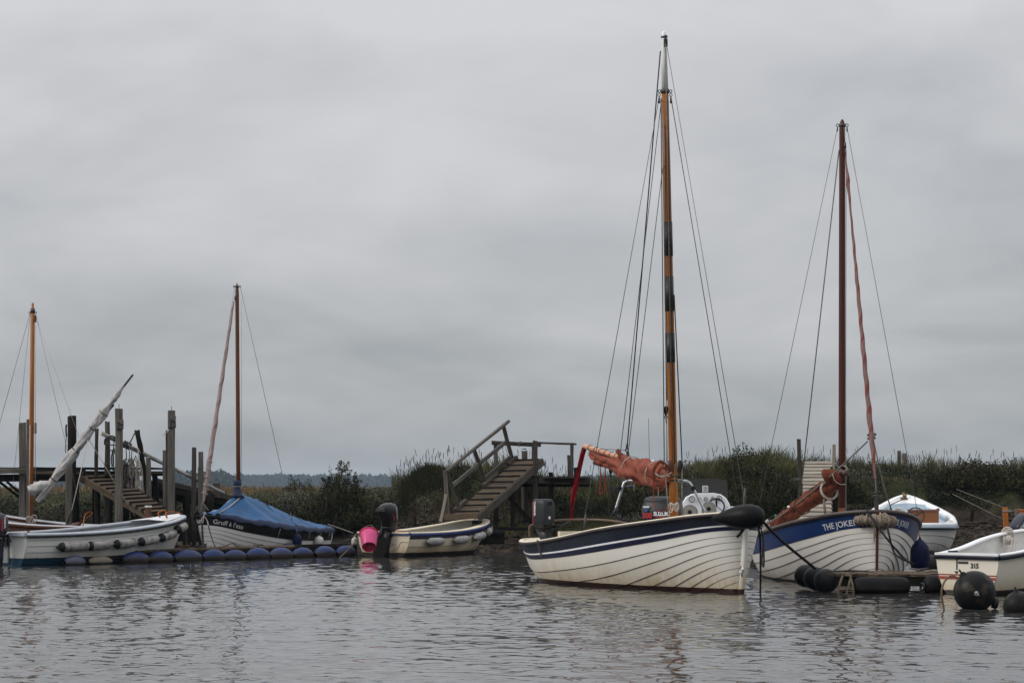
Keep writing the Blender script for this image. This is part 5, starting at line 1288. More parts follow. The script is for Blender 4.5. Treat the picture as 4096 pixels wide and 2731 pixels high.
MB().box((0.02, 0.16, 0.475), (0.16, 0.70, 0.045)).build('well_cap', 'white_dull', ld)
MB().box((0.04, -0.42, 0.55), (0.22, 0.40, 0.06)).build('transom_cap', 'grey_white', ld)
MB().box((1.3, 0, 0.36), (0.28, 1.3, 0.03)).box((2.6, 0, 0.42), (0.26, 1.2, 0.03)).build('thwarts', 'varnish', ld)
MB().grid([[HL.pt(t, 1, 1, -.04) + Vector((0, 0, .02)), Vector((HL.pt(t, 1).x, 0, HL.sheer(t) + .055)), HL.pt(t, 1, -1, -.04) + Vector((0, 0, .02))] for t in (.80, .86, .92, .98)], 0).build('foredeck', 'white_paint', ld)
MB().box((3.50, 0.16, 0.90), (0.07, 0.09, 0.20)).box((3.50, 0.16, 1.005), (0.08, 0.10, 0.03), mi=1).build('mast_step', ['varnish', 'white_dull'], ld)
lab = ['rearmost dirty clear fender along the white dinghy at the left', 'second dirty fender from the stern of the left white dinghy', 'third dirty fender from the stern of the left white dinghy', 'fourth dirty fender from the stern of the left white dinghy', 'fifth dirty fender from the stern of the left white dinghy', 'foremost dirty fender at the bow of the left white dinghy']
tcen = [(0.135, .315), (0.285, .435), (0.43, .575), (0.575, .72), (0.715, .86), (0.845, .955)]
for i, (t0, t1) in enumerate(tcen):
    a = wmat(ld) @ HL.pt(t0, 0.80 if i < 5 else .86, -1, 0.085); b = wmat(ld) @ HL.pt(t1, 0.815 if i < 5 else .86, -1, 0.085)
    fender(a, b, 0.083, 'fender_clear', lab[i], 'fenders along the left white dinghy', nose=0.16)
rope([wmat(ld) @ Vector((0.12, -0.55, 0.60)), P(112, 2128, 41.0), P(150, 2145, 41.2), P(195, 2185, 41.5), P(245, 2212, 41.8), P(285, 2215, 42.0)], 0.016, 'rope_orange', 'orange stern line from the left dinghy to the pontoon')
rope([P(640, 2068, 43.6), P(632, 2050, 43.8), P(660, 2042, 44.0), P(668, 2070, 43.6), P(662, 2052, 43.8), P(690, 2045, 44.2), P(722, 2052, 44.4)], 0.012, 'rope_orange', 'orange line over the foredeck of the left dinghy')
rope([P(330, 2120, 43.5), P(340, 2060, 44.5), P(362, 2046, 44.6), P(368, 2056, 44.6), P(345, 2072, 44.6)], 0.010, 'rope_orange', 'loop of orange line inside the left white dinghy')
rope([P(728, 2055, 44.5), P(738, 2075, 44.4), P(742, 2120, 44.4), P(752, 2215, 44.6)], 0.010, 'rope_tan', 'tan bow line hanging from the left dinghy')
o, cw = outboard('dark outboard motor at the left edge of the photo', (-8.83, 41.00, 0.46), math.atan2(LF.y, LF.x),
    [(0.10, -0.14, 0.20, 0.15, 4), (0.17, -0.14, 0.23, 0.17, 4), (0.32, -0.14, 0.23, 0.17, 4), (0.42, -0.15, 0.20, 0.15, 3.5), (0.46, -0.15, 0.12, 0.10, 3)], 'motor_slate', leg=0.55)
MB().box((-0.1, -0.172, 0.26), (0.03, 0.006, 0.22)).build('red_stripe', 'decal_red', cw)
surf_text('YAMAHA', 0.05, (-0.06, -0.174, 0.40), (0, 0, -1), (1, 0, 0), 'decal_white', cw, 0.002)

# ================================================================== varnished boat behind it, with the orange mast and furled white sail
VF = Vector((-0.93, 0.367, 0)); VL = 4.4
vb = boat('sailing_boat', (-7.75, 46.6), VF, 'varnished mahogany sailing boat with orange mast and furled white sail', 'sailing boats')
HV = Hull(VL, 1.5, [0.62, 0.62, 0.66, 0.75, 0.88, 1.02], zk=-0.2, tm=0.42, wt=0.70, bowp=2.2, bowq=0.66, rb=0.3)
hl = HV.inner(vb, 'grey_paint', floor=0.2, name='hull')
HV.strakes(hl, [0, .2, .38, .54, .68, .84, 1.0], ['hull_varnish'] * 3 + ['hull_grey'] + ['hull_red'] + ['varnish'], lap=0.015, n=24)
HV.transom(vb, 'varnish'); HV.rail(vb, 'varnish', h=0.09, wo=0.05, wi=0.05, mtop='grey_white'); HV.stem(vb, 'varnish')
MB().tube(spline([(0.75, 0.62, 0.35), (0.72, 0.62, 0.52), (0.60, .62, .62), (0.45, .62, .64)], 4), 0.045, 8).build('knee', 'varnish', vb)
v0 = P(122, 2100, 47.2); v0.z = 0.2; v1 = P(131, 1212, 47.2)
vm_ = MB().tube([v0, v0.lerp(v1, .5), P(131, 1240, 47.2), P(131, 1238, 47.2), v1], [0.050, 0.048, 0.042, 0.026, 0.024], 16).build('mast', 'mast_orange', vb, world=True)
c = P(131, 1240, 47.2); MB().tube([c - ZUP * .06, c + ZUP * .03], 0.047, 14).ring(c + Vector((.06, 0, -.05)), (0, 1, 0), .018, .006).ring(c + Vector((-.06, 0, -.05)), (0, 1, 0), .018, .006).build('mast_collar', 'iron', vm_, world=True)
MB().box(P(142, 1712, 47.15), (0.035, 0.05, 0.22)).build('mast_chock', 'varnish', vm_, world=True)
MB().box(P(142, 1275, 47.15), (0.03, 0.05, 0.14)).build('masthead_cheek', 'rubrail_dark', vm_, world=True)
for a, b, r, m in ((P(121, 1250, 47.2), P(-60, 1905, 47.6), .0050, 'wire'), (P(122, 1250, 47.2), P(40, 2045, 47.9), .0038, 'wire'), (P(142, 1252, 47.2), P(258, 1750, 46.0), .0045, 'wire'), (P(258, 1750, 46.0), P(330, 2075, 45.9), .0040, 'wire_dark'),
                   (P(145, 1270, 47.2), P(316, 1748, 46.3), .0040, 'rope_white'), (P(141, 1300, 47.15), P(141, 1965, 47.1), .0070, 'rope_white'), (P(120, 1700, 47.1), P(117, 2065, 46.9), .008, 'rope_white')):
    MB().tube([a, b], r, 6).build('rigging_line', m, vb, world=True)
for i, (px, py) in enumerate(((113, 2075), (121, 2078), (128, 2080), (137, 2072), (135, 2090))): MB().ring(P(px, py, 46.8), (0.5 * (i - 2), 1, .1), 0.055 + .01 * (i % 2), .007, 14, 5).build('halyard_coil', 'rope_white', vb, world=True)
sy = 46.5
MB().tube([P(140, 1998, sy), P(532, 1498, sy)], [0.030, 0.020], 10).build('sprit', 'timber_grey', vb, world=True)
MB().tube([P(300, 1790, sy - .02), P(452, 1615, sy - .02)], [0.045, 0.042], 10).build('yard', 'timber_dark', vb, world=True)
fs = furled(P(150, 2005, sy - .05), P(468, 1580, sy - .05), [(0, .05), (.04, .072), (.10, .082), (.20, .075), (.215, .066), (.3, .092), (.42, .100), (.475, .085), (.49, .074), (.53, .086), (.62, .090), (.68, .070), (.695, .062), (.72, .075), (.80, .095), (.86, .085), (.9, .05), (.93, .045), (.97, .055), (1, .015)], n=110, k=28, seed=14, amp=0.22, lobes=4).build('furled_sail', 'white_sail', vb, world=True)
furled(P(118, 1965, sy - .08), P(200, 1930, sy - .06), [(0, .10), (.1, .115), (.6, .11), (1, .05)], n=16, seed=3, amp=.15).build('sail_clew', 'white_sail', vb, world=True)
furled(P(455, 1600, sy - .05), P(494, 1540, sy - .03), [(0, .05), (.4, .06), (.8, .03), (1, .015)], n=16, seed=8, amp=.2).build('sail_tip', 'white_sail', vb, world=True)
for t, rr, m in ((.207, .078, 'rope_dark'), (.482, .082, 'rope_dark'), (.687, .072, 'rope_green'), (.83, .098, 'rope_grey')):
    c = P(150, 2005, sy - .05).lerp(P(468, 1580, sy - .05), t); MB().ring(c, P(468, 1580, sy) - P(150, 2005, sy), rr, 0.010, 16, 6).build('sail_tie', m, vb, world=True)
for a, b, r, m in ((P(352, 1760, 46.3), P(286, 2045, 45.5), .0095, 'rope_white'), (P(356, 1757, 46.4), P(540, 2064, 45.2), .007, 'rope_grey')): MB().tube([a, b], r, 6).build('sheet', m, vb, world=True)
MB().tube([P(283, 2040, 45.5), P(277, 2062, 45.4), P(272, 2090, 45.4)], [.014, .028, .018], 8).tube([P(286, 2040, 45.5), P(288, 2092, 45.4)], .012, 6).build('sheet_block', 'rope_dark', vb, world=True)

# ================================================================== pale blue launch behind the blue-topped boat
DF = Vector((0.13, 0.9915, 0)); DL = 4.4
la = boat('motor_launch', (7.86, 46.6), DF, 'white launch with pale blue inside, black wheel and wooden seat box', 'motor boats')
HD = Hull(DL, 1.84, [0.60, 0.60, 0.66, 0.78, 0.95, 1.15], zk=-0.22, tm=0.45, bowp=1.7, bowq=0.92, rb=0.35, rs=0.12, roundstern=True, sternp=4.5, sternq=0.42)
hl = HD.inner(la, 'launch_blue', floor=0.15, name='hull')
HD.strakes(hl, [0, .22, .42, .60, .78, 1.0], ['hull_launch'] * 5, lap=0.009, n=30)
HD.rail(la, 'launch_blue', wo=0.02, wi=0.12, h=0.15, dz=0.06, mtop='white_paint'); HD.rail(la, 'navy', wo=0.06, wi=0.0, h=0.045, dz=-0.03)
MB().grid([[HD.pt(t, 1, 1, -.04) + Vector((0, 0, .03)), Vector((HD.pt(t, 1).x, 0.3 * HD.half(t), HD.sheer(t) + .045)), Vector((HD.pt(t, 1).x, 0, HD.sheer(t) + .05)), Vector((HD.pt(t, 1).x, -0.3 * HD.half(t), HD.sheer(t) + .045)), HD.pt(t, 1, -1, -.04) + Vector((0, 0, .03))] for t in (.80, .85, .90, .94, .98)], 0).build('foredeck', 'white_paint', la)
MB().grid([[HD.pt(.80, 1, 1, -.04) + Vector((0, 0, .03)), Vector((HD.pt(.80, 1).x, 0, HD.sheer(.80) + .08)), HD.pt(.80, 1, -1, -.04) + Vector((0, 0, .03))], [HD.pt(.80, 1, 1, -.06) + Vector((-.02, 0, -.35)), Vector((HD.pt(.80, 1).x - .02, 0, .3)), HD.pt(.80, 1, -1, -.06) + Vector((-.02, 0, -.35))]], 0, False).build('bulkhead', 'launch_blue', la)
MB().box(wmat(la).inverted() @ P(3694, 2075, 48.6), (0.45, 0.60, 0.34)).build('seat_box', 'varnish_gold', la)
MB().box((wmat(la).inverted() @ P(3694, 2039, 48.6)), (0.50, 0.64, 0.03)).build('seat_cushion', 'pink_cloth', la)
MB().tube([P(3745, 2105, 48.4), P(3745, 2036, 48.4), P(3756, 2034, 48.4)], .018, 6).build('grab_post', 'motor_trim', la, world=True)
c = P(3662, 2062, 47.6); mb = MB().ring(c, (0.15, 1, -.35), 0.17, 0.012, 26, 7)
whl = mb.build('steering_wheel', 'motor_trim', la, world=True)
mb = MB()
for a in (0.5, 2.6, 4.7): mb.tube([c, c + Vector((math.cos(a) * .165, 0.03, math.sin(a) * .16))], .010, 5)
mb.lathe([(.0, -.02), (.035, -.02), (.035, .02), (0, .02)], c, (0.15, 1, -.35), 12).build('wheel_spokes', 'motor_trim', whl, world=True)
for i in range(3): MB().ring(P(3596 + 5 * i, 2056 + 2 * i, 48.0), (0.2 * i, 1, -.4), 0.13 - .01 * i, 0.022, 20, 6).build('hose_coil', 'fender_white', la, world=True)
MB().tube([P(3617, 2003, 50.6), P(3613, 1968, 50.6)], .025, 6).tube([P(3620, 2003, 50.6), P(3625, 1972, 50.6)], .02, 6).box(P(3616, 1998, 50.5), (.14, .1, .10)).build('bow_cleat', 'bronze', la, world=True)
MB().tube(spline([P(3612, 1996, 50.4), P(3575, 2012, 49.6), P(3562, 2022, 49.4), P(3561, 2052, 49.3)], 5), .012, 6).build('bow_line', 'rope_tan', la, world=True)
fender(P(3758, 2134, 47.0), P(3812, 2085, 47.6), 0.085, 'fender_white', 'lumpy white fender hung on the quarter of the pale launch', neck='fender_white')
rope([P(3651, 2062, 33.4), P(3655, 2085, 33.4), P(3664, 2102, 33.4)], 0.02, 'stick_blue', 'blue lashing on the rail of the blue topped boat', name='lashing')

# ================================================================== grey console boat behind the tall masted boat
KF = Vector((0.50, 0.866, 0)); KL = 4.0
kb = boat('console_boat', (2.30, 38.9), KF, 'open motor boat with white steering console and steel arch', 'motor boats')
HK = Hull(KL, 1.7, [0.50, 0.50, 0.51, 0.53, 0.57, 0.62], zk=-0.2, tm=0.45, wt=0.9, bowp=2.4, bowq=0.6)
hl = HK.inner(kb, 'grey_white', floor=0.2, name='hull'); HK.strakes(hl, [0, .5, 1.0], ['hull_grey'] * 2, lap=0.004, n=20, name='hull_side'); HK.transom(kb, 'hull_grey'); HK.rail(kb, 'grey_white', h=.06)
ky = 40.6
def K(px, py, dy=0.0): return P(px, py, ky + dy)
# console: rounded white moulding, face towards us
rows = []
out = [(2728, 2085), (2728, 2040), (2733, 2010), (2745, 1990), (2768, 1977), (2795, 1974), (2850, 1973), (2880, 1978), (2900, 1992), (2911, 2010), (2916, 2040), (2917, 2085)]
fr_ = [K(*q) for q in out]; bk_ = [K(*q) + Vector((0.06, 0.30, -0.02)) for q in out]
mid = [q + Vector((0, -.0, 0)) for q in fr_]
n_ = len(out)
mb = MB().add(fr_, [tuple(range(n_))], 0).grid([fr_, [K(q[0] + (-3 if q[0] < 2820 else 3), q[1] - 2, .03) for q in out], bk_], 0, True)
con = mb.build('console', 'white_paint', kb, world=True)
def dial(px, py, r, dy, m0='chrome_white', m1='dial_cream'):
    MB().lathe([(r, 0), (r, .02), (r * .82, .022), (r * .8, .012)], K(px, py, dy), (0, -1, .15), 20).lathe([(0.0, .014), (r * .81, .014)], K(px, py, dy), (0, -1, .15), 20, mi=1).lathe([(0.0, .018), (r * .2, .018), (r * .2, .0)], K(px, py, dy), (0, -1, .15), 10, mi=2).build('gauge', [m0, m1, 'decal_black'], con, world=True)
dial(2767, 1996, .052, -.01, 'iron', 'white_dull'); dial(2823, 1995, .033, -.01, 'iron', 'white_dull'); dial(2850, 1993, .030, -.01, 'iron', 'white_dull'); dial(2877, 1992, .045, -.01, 'iron', 'white_dull'); dial(2797, 1996, .03, -.01, 'iron', 'white_dull')
c = K(2866, 2024, -.18); whl = MB().ring(c, (0.1, -1, .3), 0.135, 0.014, 26, 7).build('steering_wheel', 'motor_trim', con, world=True)
mb = MB()
for a in (1.6, 3.9, 5.6): mb.beam(c, c + Vector((math.cos(a) * .13, -.01, math.sin(a) * .125)), .03, .012)
mb.build('wheel_spokes', 'motor_trim', whl, world=True)
# seat backs with round pads
for px, py, r, dy in ((2759, 2047, .125, -.75), (2835, 2034, .120, -.55)):
    b = K(px, py, dy); w_, h_ = r, .30
    row = [b + Vector((math.cos(a) * r, 0, math.sin(a) * r)) for a in np.linspace(0, math.pi, 13)]; row = [b + Vector((r, 0, -.3))] + row + [b + Vector((-r, 0, -.3))]
    st = MB().add(row + [q + Vector((0.02, .10, 0)) for q in row], [tuple(range(15)), tuple(range(29, 14, -1))] + [(i, i + 1, i + 16, i + 15) for i in range(14)]).build('seat_back', 'grey_paint', kb, world=True)
    r2 = r * .86; pd = [b + Vector((math.cos(a) * r2, -.008, math.sin(a) * r2)) for a in np.linspace(0, math.pi, 13)]; pd = [b + Vector((r2, -.008, -.3))] + pd + [b + Vector((-r2, -.008, -.3))]
    MB().add(pd, [tuple(range(15))]).build('seat_pad', 'dial_cream', st, world=True)
    MB().lathe([(0, .002), (.034, .002), (.036, 0)], b + Vector((0, -.012, .0)), (0, -1, 0), 14).build('seat_badge', 'navy', st, world=True)
# tinted windscreen with a chart plotter
gm_ = bpy.data.materials.new('tinted_screen'); gm_.use_nodes = True; q = gm_.node_tree.nodes['Principled BSDF']
q.inputs['Base Color'].default_value = (0.045, 0.046, 0.043, 1); q.inputs['Alpha'].default_value = 0.82; q.inputs['Roughness'].default_value = 0.25; q.inputs['Specular IOR Level'].default_value = 0.4
MATS['tinted_screen'] = gm_
sc_ = [(2722, 1990), (2728, 1925), (2745, 1917), (2800, 1913), (2870, 1914), (2905, 1918), (2909, 1930), (2913, 1995)]
a_ = [K(x, y, .35) for x, y in sc_]; b_2 = [v + Vector((0, .012, 0)) for v in a_]
MB().add(a_ + b_2, [tuple(range(8)), tuple(range(15, 7, -1))] + [(i, (i + 1) % 8, 8 + (i + 1) % 8, 8 + i) for i in range(8)]).build('windscreen', 'tinted_screen', kb, world=True)
pl = MB().box(K(2821, 1955, .2), (.095, .03, .115)).build('chart_plotter', 'chrome_white', kb, world=True)
MB().box(K(2821, 1955, .18), (.068, .02, .085)).build('plotter_screen', 'grey_paint', pl, world=True)
MB().box(K(2821, 1970, .2), (.09, .03, .025)).build('plotter_mount', 'motor_trim', pl, world=True)
# steel arch
MB().tube(spline([P(2462, 2035, 39.5), P(2478, 1985, 39.5), P(2494, 1935, 39.5), P(2500, 1928, 39.5), P(2512, 1923, 39.5), P(2540, 1922, 39.5), P(2640, 1922, 39.6), P(2730, 1922, 39.8), P(2752, 1926, 39.9), P(2766, 1940, 39.9), P(2795, 1995, 39.9), P(2822, 2050, 39.9)], 5), 0.021, 10).build('steel_arch', 'steel', kb, world=True)
for px, py in ((2478, 1952), (2772, 1953)): MB().box(P(px, py, 39.5), (.07, .07, .07), Matrix.Rotation(.5, 3, 'Y')).build('arch_bracket', 'motor_trim', kb, world=True)
MB().lathe([(.0, 0), (.07, .004), (.08, .02), (.07, .04), (.02, .05), (0.012, .075), (0, .076)], P(2521, 1951, 39.5), (0, 0, 1), 18).build('deck_light', 'motor_slate', kb, world=True)
MB().lathe([(.0, 0), (.05, .004), (.055, .02), (.05, .03), (0, .031)], P(2737, 1945, 39.8), (0, 0, 1), 16).build('deck_light', 'motor_slate', kb, world=True)
MB().box(P(2461, 1957, 39.5), (.05, .05, .07)).build('arch_lamp', 'motor_slate', kb, world=True)
MB().tube([P(2450, 2062, 39.4), P(2470, 2030, 39.4)], .03, 8).tube([P(2468, 2058, 39.3), P(2502, 2090, 39.3)], .018, 6).build('arch_foot', 'motor_grey', kb, world=True)
MB().tube([K(2598, 1852, .0), K(2594, 1672, .0)], .0045, 5).build('aerial', 'wire_dark', kb, world=True)
MB().box(K(2940, 2043, -.2), (.30, .25, .16)).tube(spline([K(2905, 2050, -.5), K(2920, 2032, -.5), K(2940, 2036, -.5), K(2950, 2046, -.5)], 4), .03, 8).build('bow_seat', 'grey_white', kb, world=True)
o, cw = outboard('big black outboard motor behind the tall mast', (2.50, 38.75, 0.50), math.atan2(KF.y, KF.x),
    [(0.30, -0.1, 0.31, 0.26, 4), (0.40, -0.1, 0.33, 0.28, 4.5), (0.56, -0.1, 0.32, 0.27, 4.5), (0.575, -0.1, 0.30, 0.25, 4.5), (0.60, -0.1, 0.305, 0.255, 4.5), (0.615, -0.1, 0.29, 0.24, 4.5), (0.64, -0.1, 0.30, 0.25, 4.5), (0.69, -0.1, 0.27, 0.22, 4), (0.71, -0.1, 0.2, 0.16, 3.5)], 'motor_grey', leg=0.6)
surf_text('SUZUKI', 0.088, (-0.437, -0.005, 0.40), (0, -1, 0), (0, 0, 1), 'decal_white', cw, 0.004, space=.95)
MB().box((-0.433, -0.14, 0.375), (0.006, 0.22, 0.014)).build('red_stripe', 'decal_red', cw)
MB().box((-0.445, 0.12, 0.54), (0.012, 0.11, 0.025)).build('white_label', 'decal_white', cw)
MB().box((-0.446, 0.12, 0.49), (0.012, 0.05, 0.035)).build('blue_label', 'decal_blue', cw)
surf_text('300', 0.12, (-0.437, 0.20, 0.36), (0, -1, 0), (0, 0, 1), 'decal_red', cw, 0.006)

# ================================================================== white dinghy at the right edge
EF = Vector((0.766, 0.643, 0)); EL = 2.7
er = boat('dinghy', (5.72, 29.84), EF, 'white dinghy with red stripes at the right edge of the photo', 'small dinghies')
HE = Hull(EL, 1.20, [0.50, 0.56, 0.68, 0.76, 0.79, 0.80], zk=-0.12, tm=0.42, wt=0.82, bowp=3.2, bowq=0.50, rb=0.35, rs=0.0, bowv=(.6, 1.0), vy=.6)
hl = HE.inner(er, 'white_dull', floor=0.12, name='hull', inset=0.035)
HE.strakes(hl, [0, .5, 1.0], ['hull_right'] * 2, lap=0.003, n=26, name='hull_side')
HE.transom(er, 'hull_right', lap=.003)
HE.rail(er, 'navy', wo=0.045, wi=0.0, h=0.05, dz=0.0); HE.rail(er, 'white_paint', wo=0.030, wi=0.075, h=0.03, dz=0.026)
tw_ = HE.half(0)
MB().tube([(-.01, tw_ + .02, .475), (-.02, tw_ * .9, .478), (-.02, -tw_ * .9, .478), (-.01, -tw_ - .02, .475)], .028, 8).build('transom_rubber', 'navy', er)
MB().box((0.02, 0, 0.515), (0.10, 2 * tw_ + .02, 0.03)).build('transom_cap', 'white_paint', er)
MB().box((-.009, 0, .255), (.004, 2 * tw_ * .955, .014)).build('red_line', 'decal_stripe', er)
MB().box((-.009, 0, .215), (.004, 2 * tw_ * .93, .034)).build('red_line', 'decal_stripe', er)
surf_text('315', 0.085, (-.0105, -0.06, 0.345), (0, -1, 0), (0, 0, 1), 'decal_black', er, 0.004, 'model_number')
MB().box((-.0095, .16, .385), (.004, .018, .13)).box((-.0095, .06, .41), (.004, .16, .028)).add([(-.0105, .20, .30), (-.0105, .13, .30), (-.0105, .165, .26)], [(0, 1, 2)]).build('maker_mark', 'decal_black', er)
MB().box((0.06, .28, .545), (.16, .03, .02)).build('cleat', 'motor_trim', er)
mb = MB()
for i in range(6): mb.tube(spline([P(4012 + 6 * i, 2137 + 2 * (i % 3), 31.2), P(4014 + 6 * i, 2155 + 3 * (i % 2), 31.1), P(4020 + 6 * i, 2172 + 4 * (i % 2), 31.12)], 4), .014, 6)
for i in range(3): mb.ring(P(4030 + 4 * i, 2130 + 4 * i, 31.2), (0.1, 1, .3 * i), .07 - .01 * i, .013, 14, 5)
for x0, x1 in ((4014, 4022), (4050, 4042), (4055, 4062)): mb.tube(spline([P(x0, 2150, 31.1), P((x0 + x1) / 2, 2185, 31.05), P(x1, 2222, 31.0)], 4), .013, 6)
o = mb.build('rope_hank', 'rope_white'); tag(o, 'hank of grey white rope tied over the rail of the right dinghy', 'rope')
# black buoys in front of it
b1 = ball(P(3898, 2365, 26.6) , 0.235, 'buoy_black', 'biggest black mooring buoy floating in front of the right dinghy', eye=Vector((-0.55, -.15, .75)))
MB().tube([(-.035, -.238, .01), (.005, -.24, -.035)], .005, 5).ring((-.02, -.232, -.01), (0, 1, 0), .022, .004, 12, 4).build('anchor_mark', 'white_dull', b1)
MB().lathe([(.001, 0), (.06, .004), (.065, .05), (.05, .07), (.001, .072)], (.19, -.03, -.12), (1, -.1, -.25), 14).build('valve', 'black_rubber', b1)
ball(P(4075, 2425, 25.9), 0.17, 'buoy_black', 'black buoy at the right edge, mostly under water', eye=Vector((-.2, -.1, 1)))
ball(P(3722, 2262, 37.0), 0.17, 'buoy_black', 'black buoy behind the platform between blue boat and right dinghy', eye=Vector((.2, .3, 1)))
rope([P(3828, 2310, 26.5), P(3815, 2303, 26.5), P(3800, 2304, 26.5), P(3778, 2325, 26.4), P(3766, 2365, 26.3), P(3770, 2405, 26.3), P(3779, 2450, 26.3)], 0.012, 'rope_tan', 'thin curved rope rising from the water to the big buoy')
# varnished boat and tilted motor half out of the picture
xb = boat('rowing_boat', (7.05, 33.9), Vector((0.9, 0.44, 0)), 'varnished boat with an orange wooden post behind the right dinghy', 'small dinghies')
HX = Hull(3.2, 1.2, [0.50, 0.50, 0.55, 0.62, 0.7], zk=-0.15, tm=.42, wt=.8)
hl = HX.inner(xb, 'varnish', floor=.15, name='hull'); HX.strakes(hl, [0, .3, .6, 1], ['hull_varnish'] * 3, n=16); HX.transom(xb, 'varnish'); HX.rail(xb, 'varnish')
MB().beam(P(4028, 2160, 34.5), P(4019, 2028, 34.5), .072, .04, up=Vector((0, 1, 0))).build('post', 'orange_post', xb, world=True)
MB().tube([P(4010, 2044, 34.35), P(4060, 2045, 34.3)], .016, 8).box(P(4063, 2046, 34.3), (.03, .06, .09)).build('tiller_bar', 'rope_grey', xb, world=True)
MB().tube([P(4066, 2036, 34.3), P(4120, 2044, 34.3)], .010, 6).tube([P(4066, 2046, 34.3), P(4120, 2050, 34.3)], .012, 6).build('tiller', 'orange_post', xb, world=True)
o, cw = outboard('tilted dark blue outboard motor at the right edge of the photo', P(4078, 2145, 33.4), R(205),
    [(-0.02, 0, 0.16, 0.115, 5), (0.06, 0, 0.185, 0.13, 6), (0.22, 0.0, 0.19, 0.13, 6), (0.29, 0.0, 0.17, 0.115, 5), (0.315, 0.0, 0.13, 0.085, 4)], 'motor_slate', leg=0.35, tilt=-0.70)
surf_text('YAMAHA', 0.07, (0.10, 0.133, 0.03), (0, 0, 1), (1, 0, 0), 'decal_white', cw, 0.003)
surf_text('YAMAHA', 0.07, (-0.02, 0.135, 0.25), (0, 0, -1), (1, 0, 0), 'decal_white', cw, 0.003)
MB().box((-0.07, 0.131, 0.14), (.03, .006, .30)).build('red_stripe', 'decal_red', cw)

# ================================================================== pontoons
hull_mat('float_skin', (0.007, 0.024, 0.105), (0.045, 0.036, 0.029), 0.20, (0.022, 0.017, 0.014), 0.085, r=0.45, streak=0.5, spec=0.2)
hull_mat('float_skin_faded', (0.055, 0.068, 0.125), (0.055, 0.044, 0.035), 0.20, (0.018, 0.015, 0.012), 0.03, r=0.5, streak=0.8)
hull_mat('float_skin_pale', (0.20, 0.165, 0.13), (0.085, 0.068, 0.055), 0.14, (0.018, 0.015, 0.012), 0.03, r=0.6, streak=0.8)
hull_mat('float_black', (0.008, 0.008, 0.009), (0.060, 0.048, 0.036), 0.13, (0.006, 0.005, 0.005), 0.05, r=0.5, streak=0.4, spec=0.1)
pA = Vector((P(238, 0, 41.35).x, 41.35, 0)); pB = Vector((P(1404, 0, 47.15).x, 47.15, 0)); pd_ = (pB - pA).normalized(); pn = Vector((-pd_.y, pd_.x, 0)); PLn = (pB - pA).length
po = empty('pontoon', pA, 0, 'long plank pontoon carried on a row of blue floats', 'pontoon')
def on_front(px):          # distance along the pontoon front whose image column is px
    k = (px - 2048) / FPX
    return (k * pA.y - pA.x) / (pd_.x - k * pd_.y)
def lozenge(a, b, r, zc, m, parent, fat=0.45):
    a = Vector((a.x, a.y, zc)); L = (b - a).length if False else (Vector((b.x, b.y, zc)) - a).length; d = (Vector((b.x, b.y, zc)) - a).normalized()
    pr = [(r * math.sin(math.pi * min(max(q, 0.02), .98)) ** fat, L * q) for q in (0.0, .03, .08, .15, .25, .38, .5, .62, .75, .85, .92, .97, 1.0)]
    return MB().lathe(pr, a, d, 18).build('float', m, parent, world=True)
fl = [(240, 324, 'float_skin_faded', .125), (342, 430, 'float_skin_pale', .10), (474, 577, 'float_skin', .155), (579, 676, 'float_skin', .155), (682, 790, 'float_skin', .175), (792, 881, 'float_skin', .16), (882, 967, 'float_skin', .15), (972, 1060, 'float_skin', .16), (1062, 1153, 'float_skin', .165), (1156, 1237, 'float_skin', .165), (1241, 1324, 'float_skin', .165), (1327, 1403, 'float_skin', .165)]
for x0, x1, m, r in fl:
    a = pA + pd_ * on_front(x0) - pn * .10; b = pA + pd_ * on_front(x1) - pn * .10
    lozenge(a + pn * random.uniform(-.03, .03), b + pn * random.uniform(-.03, .03), r * random.uniform(.94, 1.05), 0.045 + random.uniform(-.015, .012), m, po)
    MB().ring(Vector((b.x, b.y, .05)), pn, .028, .012, 10, 5).build('float_eye', 'black_rubber', po, world=True)
for x0, x1 in ((600, 690), (700, 770), (775, 845), (1270, 1345)):
    a = pA + pd_ * on_front(x0) + pn * 1.05; b = pA + pd_ * on_front(x1) + pn * 1.05
    lozenge(a, b, .17, 0.08, 'float_skin_faded' if x0 > 760 and x0 < 800 else 'float_skin', po)
s0 = 0.9
n_pl = int((PLn - s0) / 0.15)
for i in range(n_pl):
    c = pA + pd_ * (s0 + 0.15 * (i + .5)); z = 0.205 + random.uniform(-.004, .004)
    timber('plank', c + pn * .02 + ZUP * z, c + pn * .93 + ZUP * z, 0.142, 0.03, 'plank_worn', po, segs=2, rough=.003)
for off in (0.06, 0.88): timber('side_beam', pA + pd_ * s0 + pn * off + ZUP * .13, pB + pn * off + ZUP * .13, .06, .11, 'timber_dark', po)
timber('edge_strip', pA + pd_ * 5.9 + pn * .02 + ZUP * .235, pA + pd_ * 7.4 + pn * .02 + ZUP * .235, .06, .025, 'timber_grey', po)
timber('end_post', pB + pd_ * .06 - pn * .05 + ZUP * -.2, pB + pd_ * .06 - pn * .05 + ZUP * .22, .09, .09, 'timber_dark', po)
for px in (455, 1040):
    c = pA + pd_ * on_front(px) + pn * .06; MB().tube([c + Vector((-.10, 0, .27)), c + Vector((0, 0, .255)), c + Vector((.10, 0, .275))], [.012, .016, .012], 6).tube([c + Vector((0, 0, .21)), c + Vector((0, 0, .26))], .02, 6).build('cleat', 'iron', po, world=True)
def tangle(c, r, m, n, label, th=0.012, flat=.5):
    rgs = np.random.default_rng(int(abs(c.x * 100))); pts = [Vector(c) + Vector((rgs.normal(0, r), rgs.normal(0, r * .6), abs(rgs.normal(0, r * flat)))) for _ in range(n)]
    return rope(pts, th, m, label, name='rope_heap')
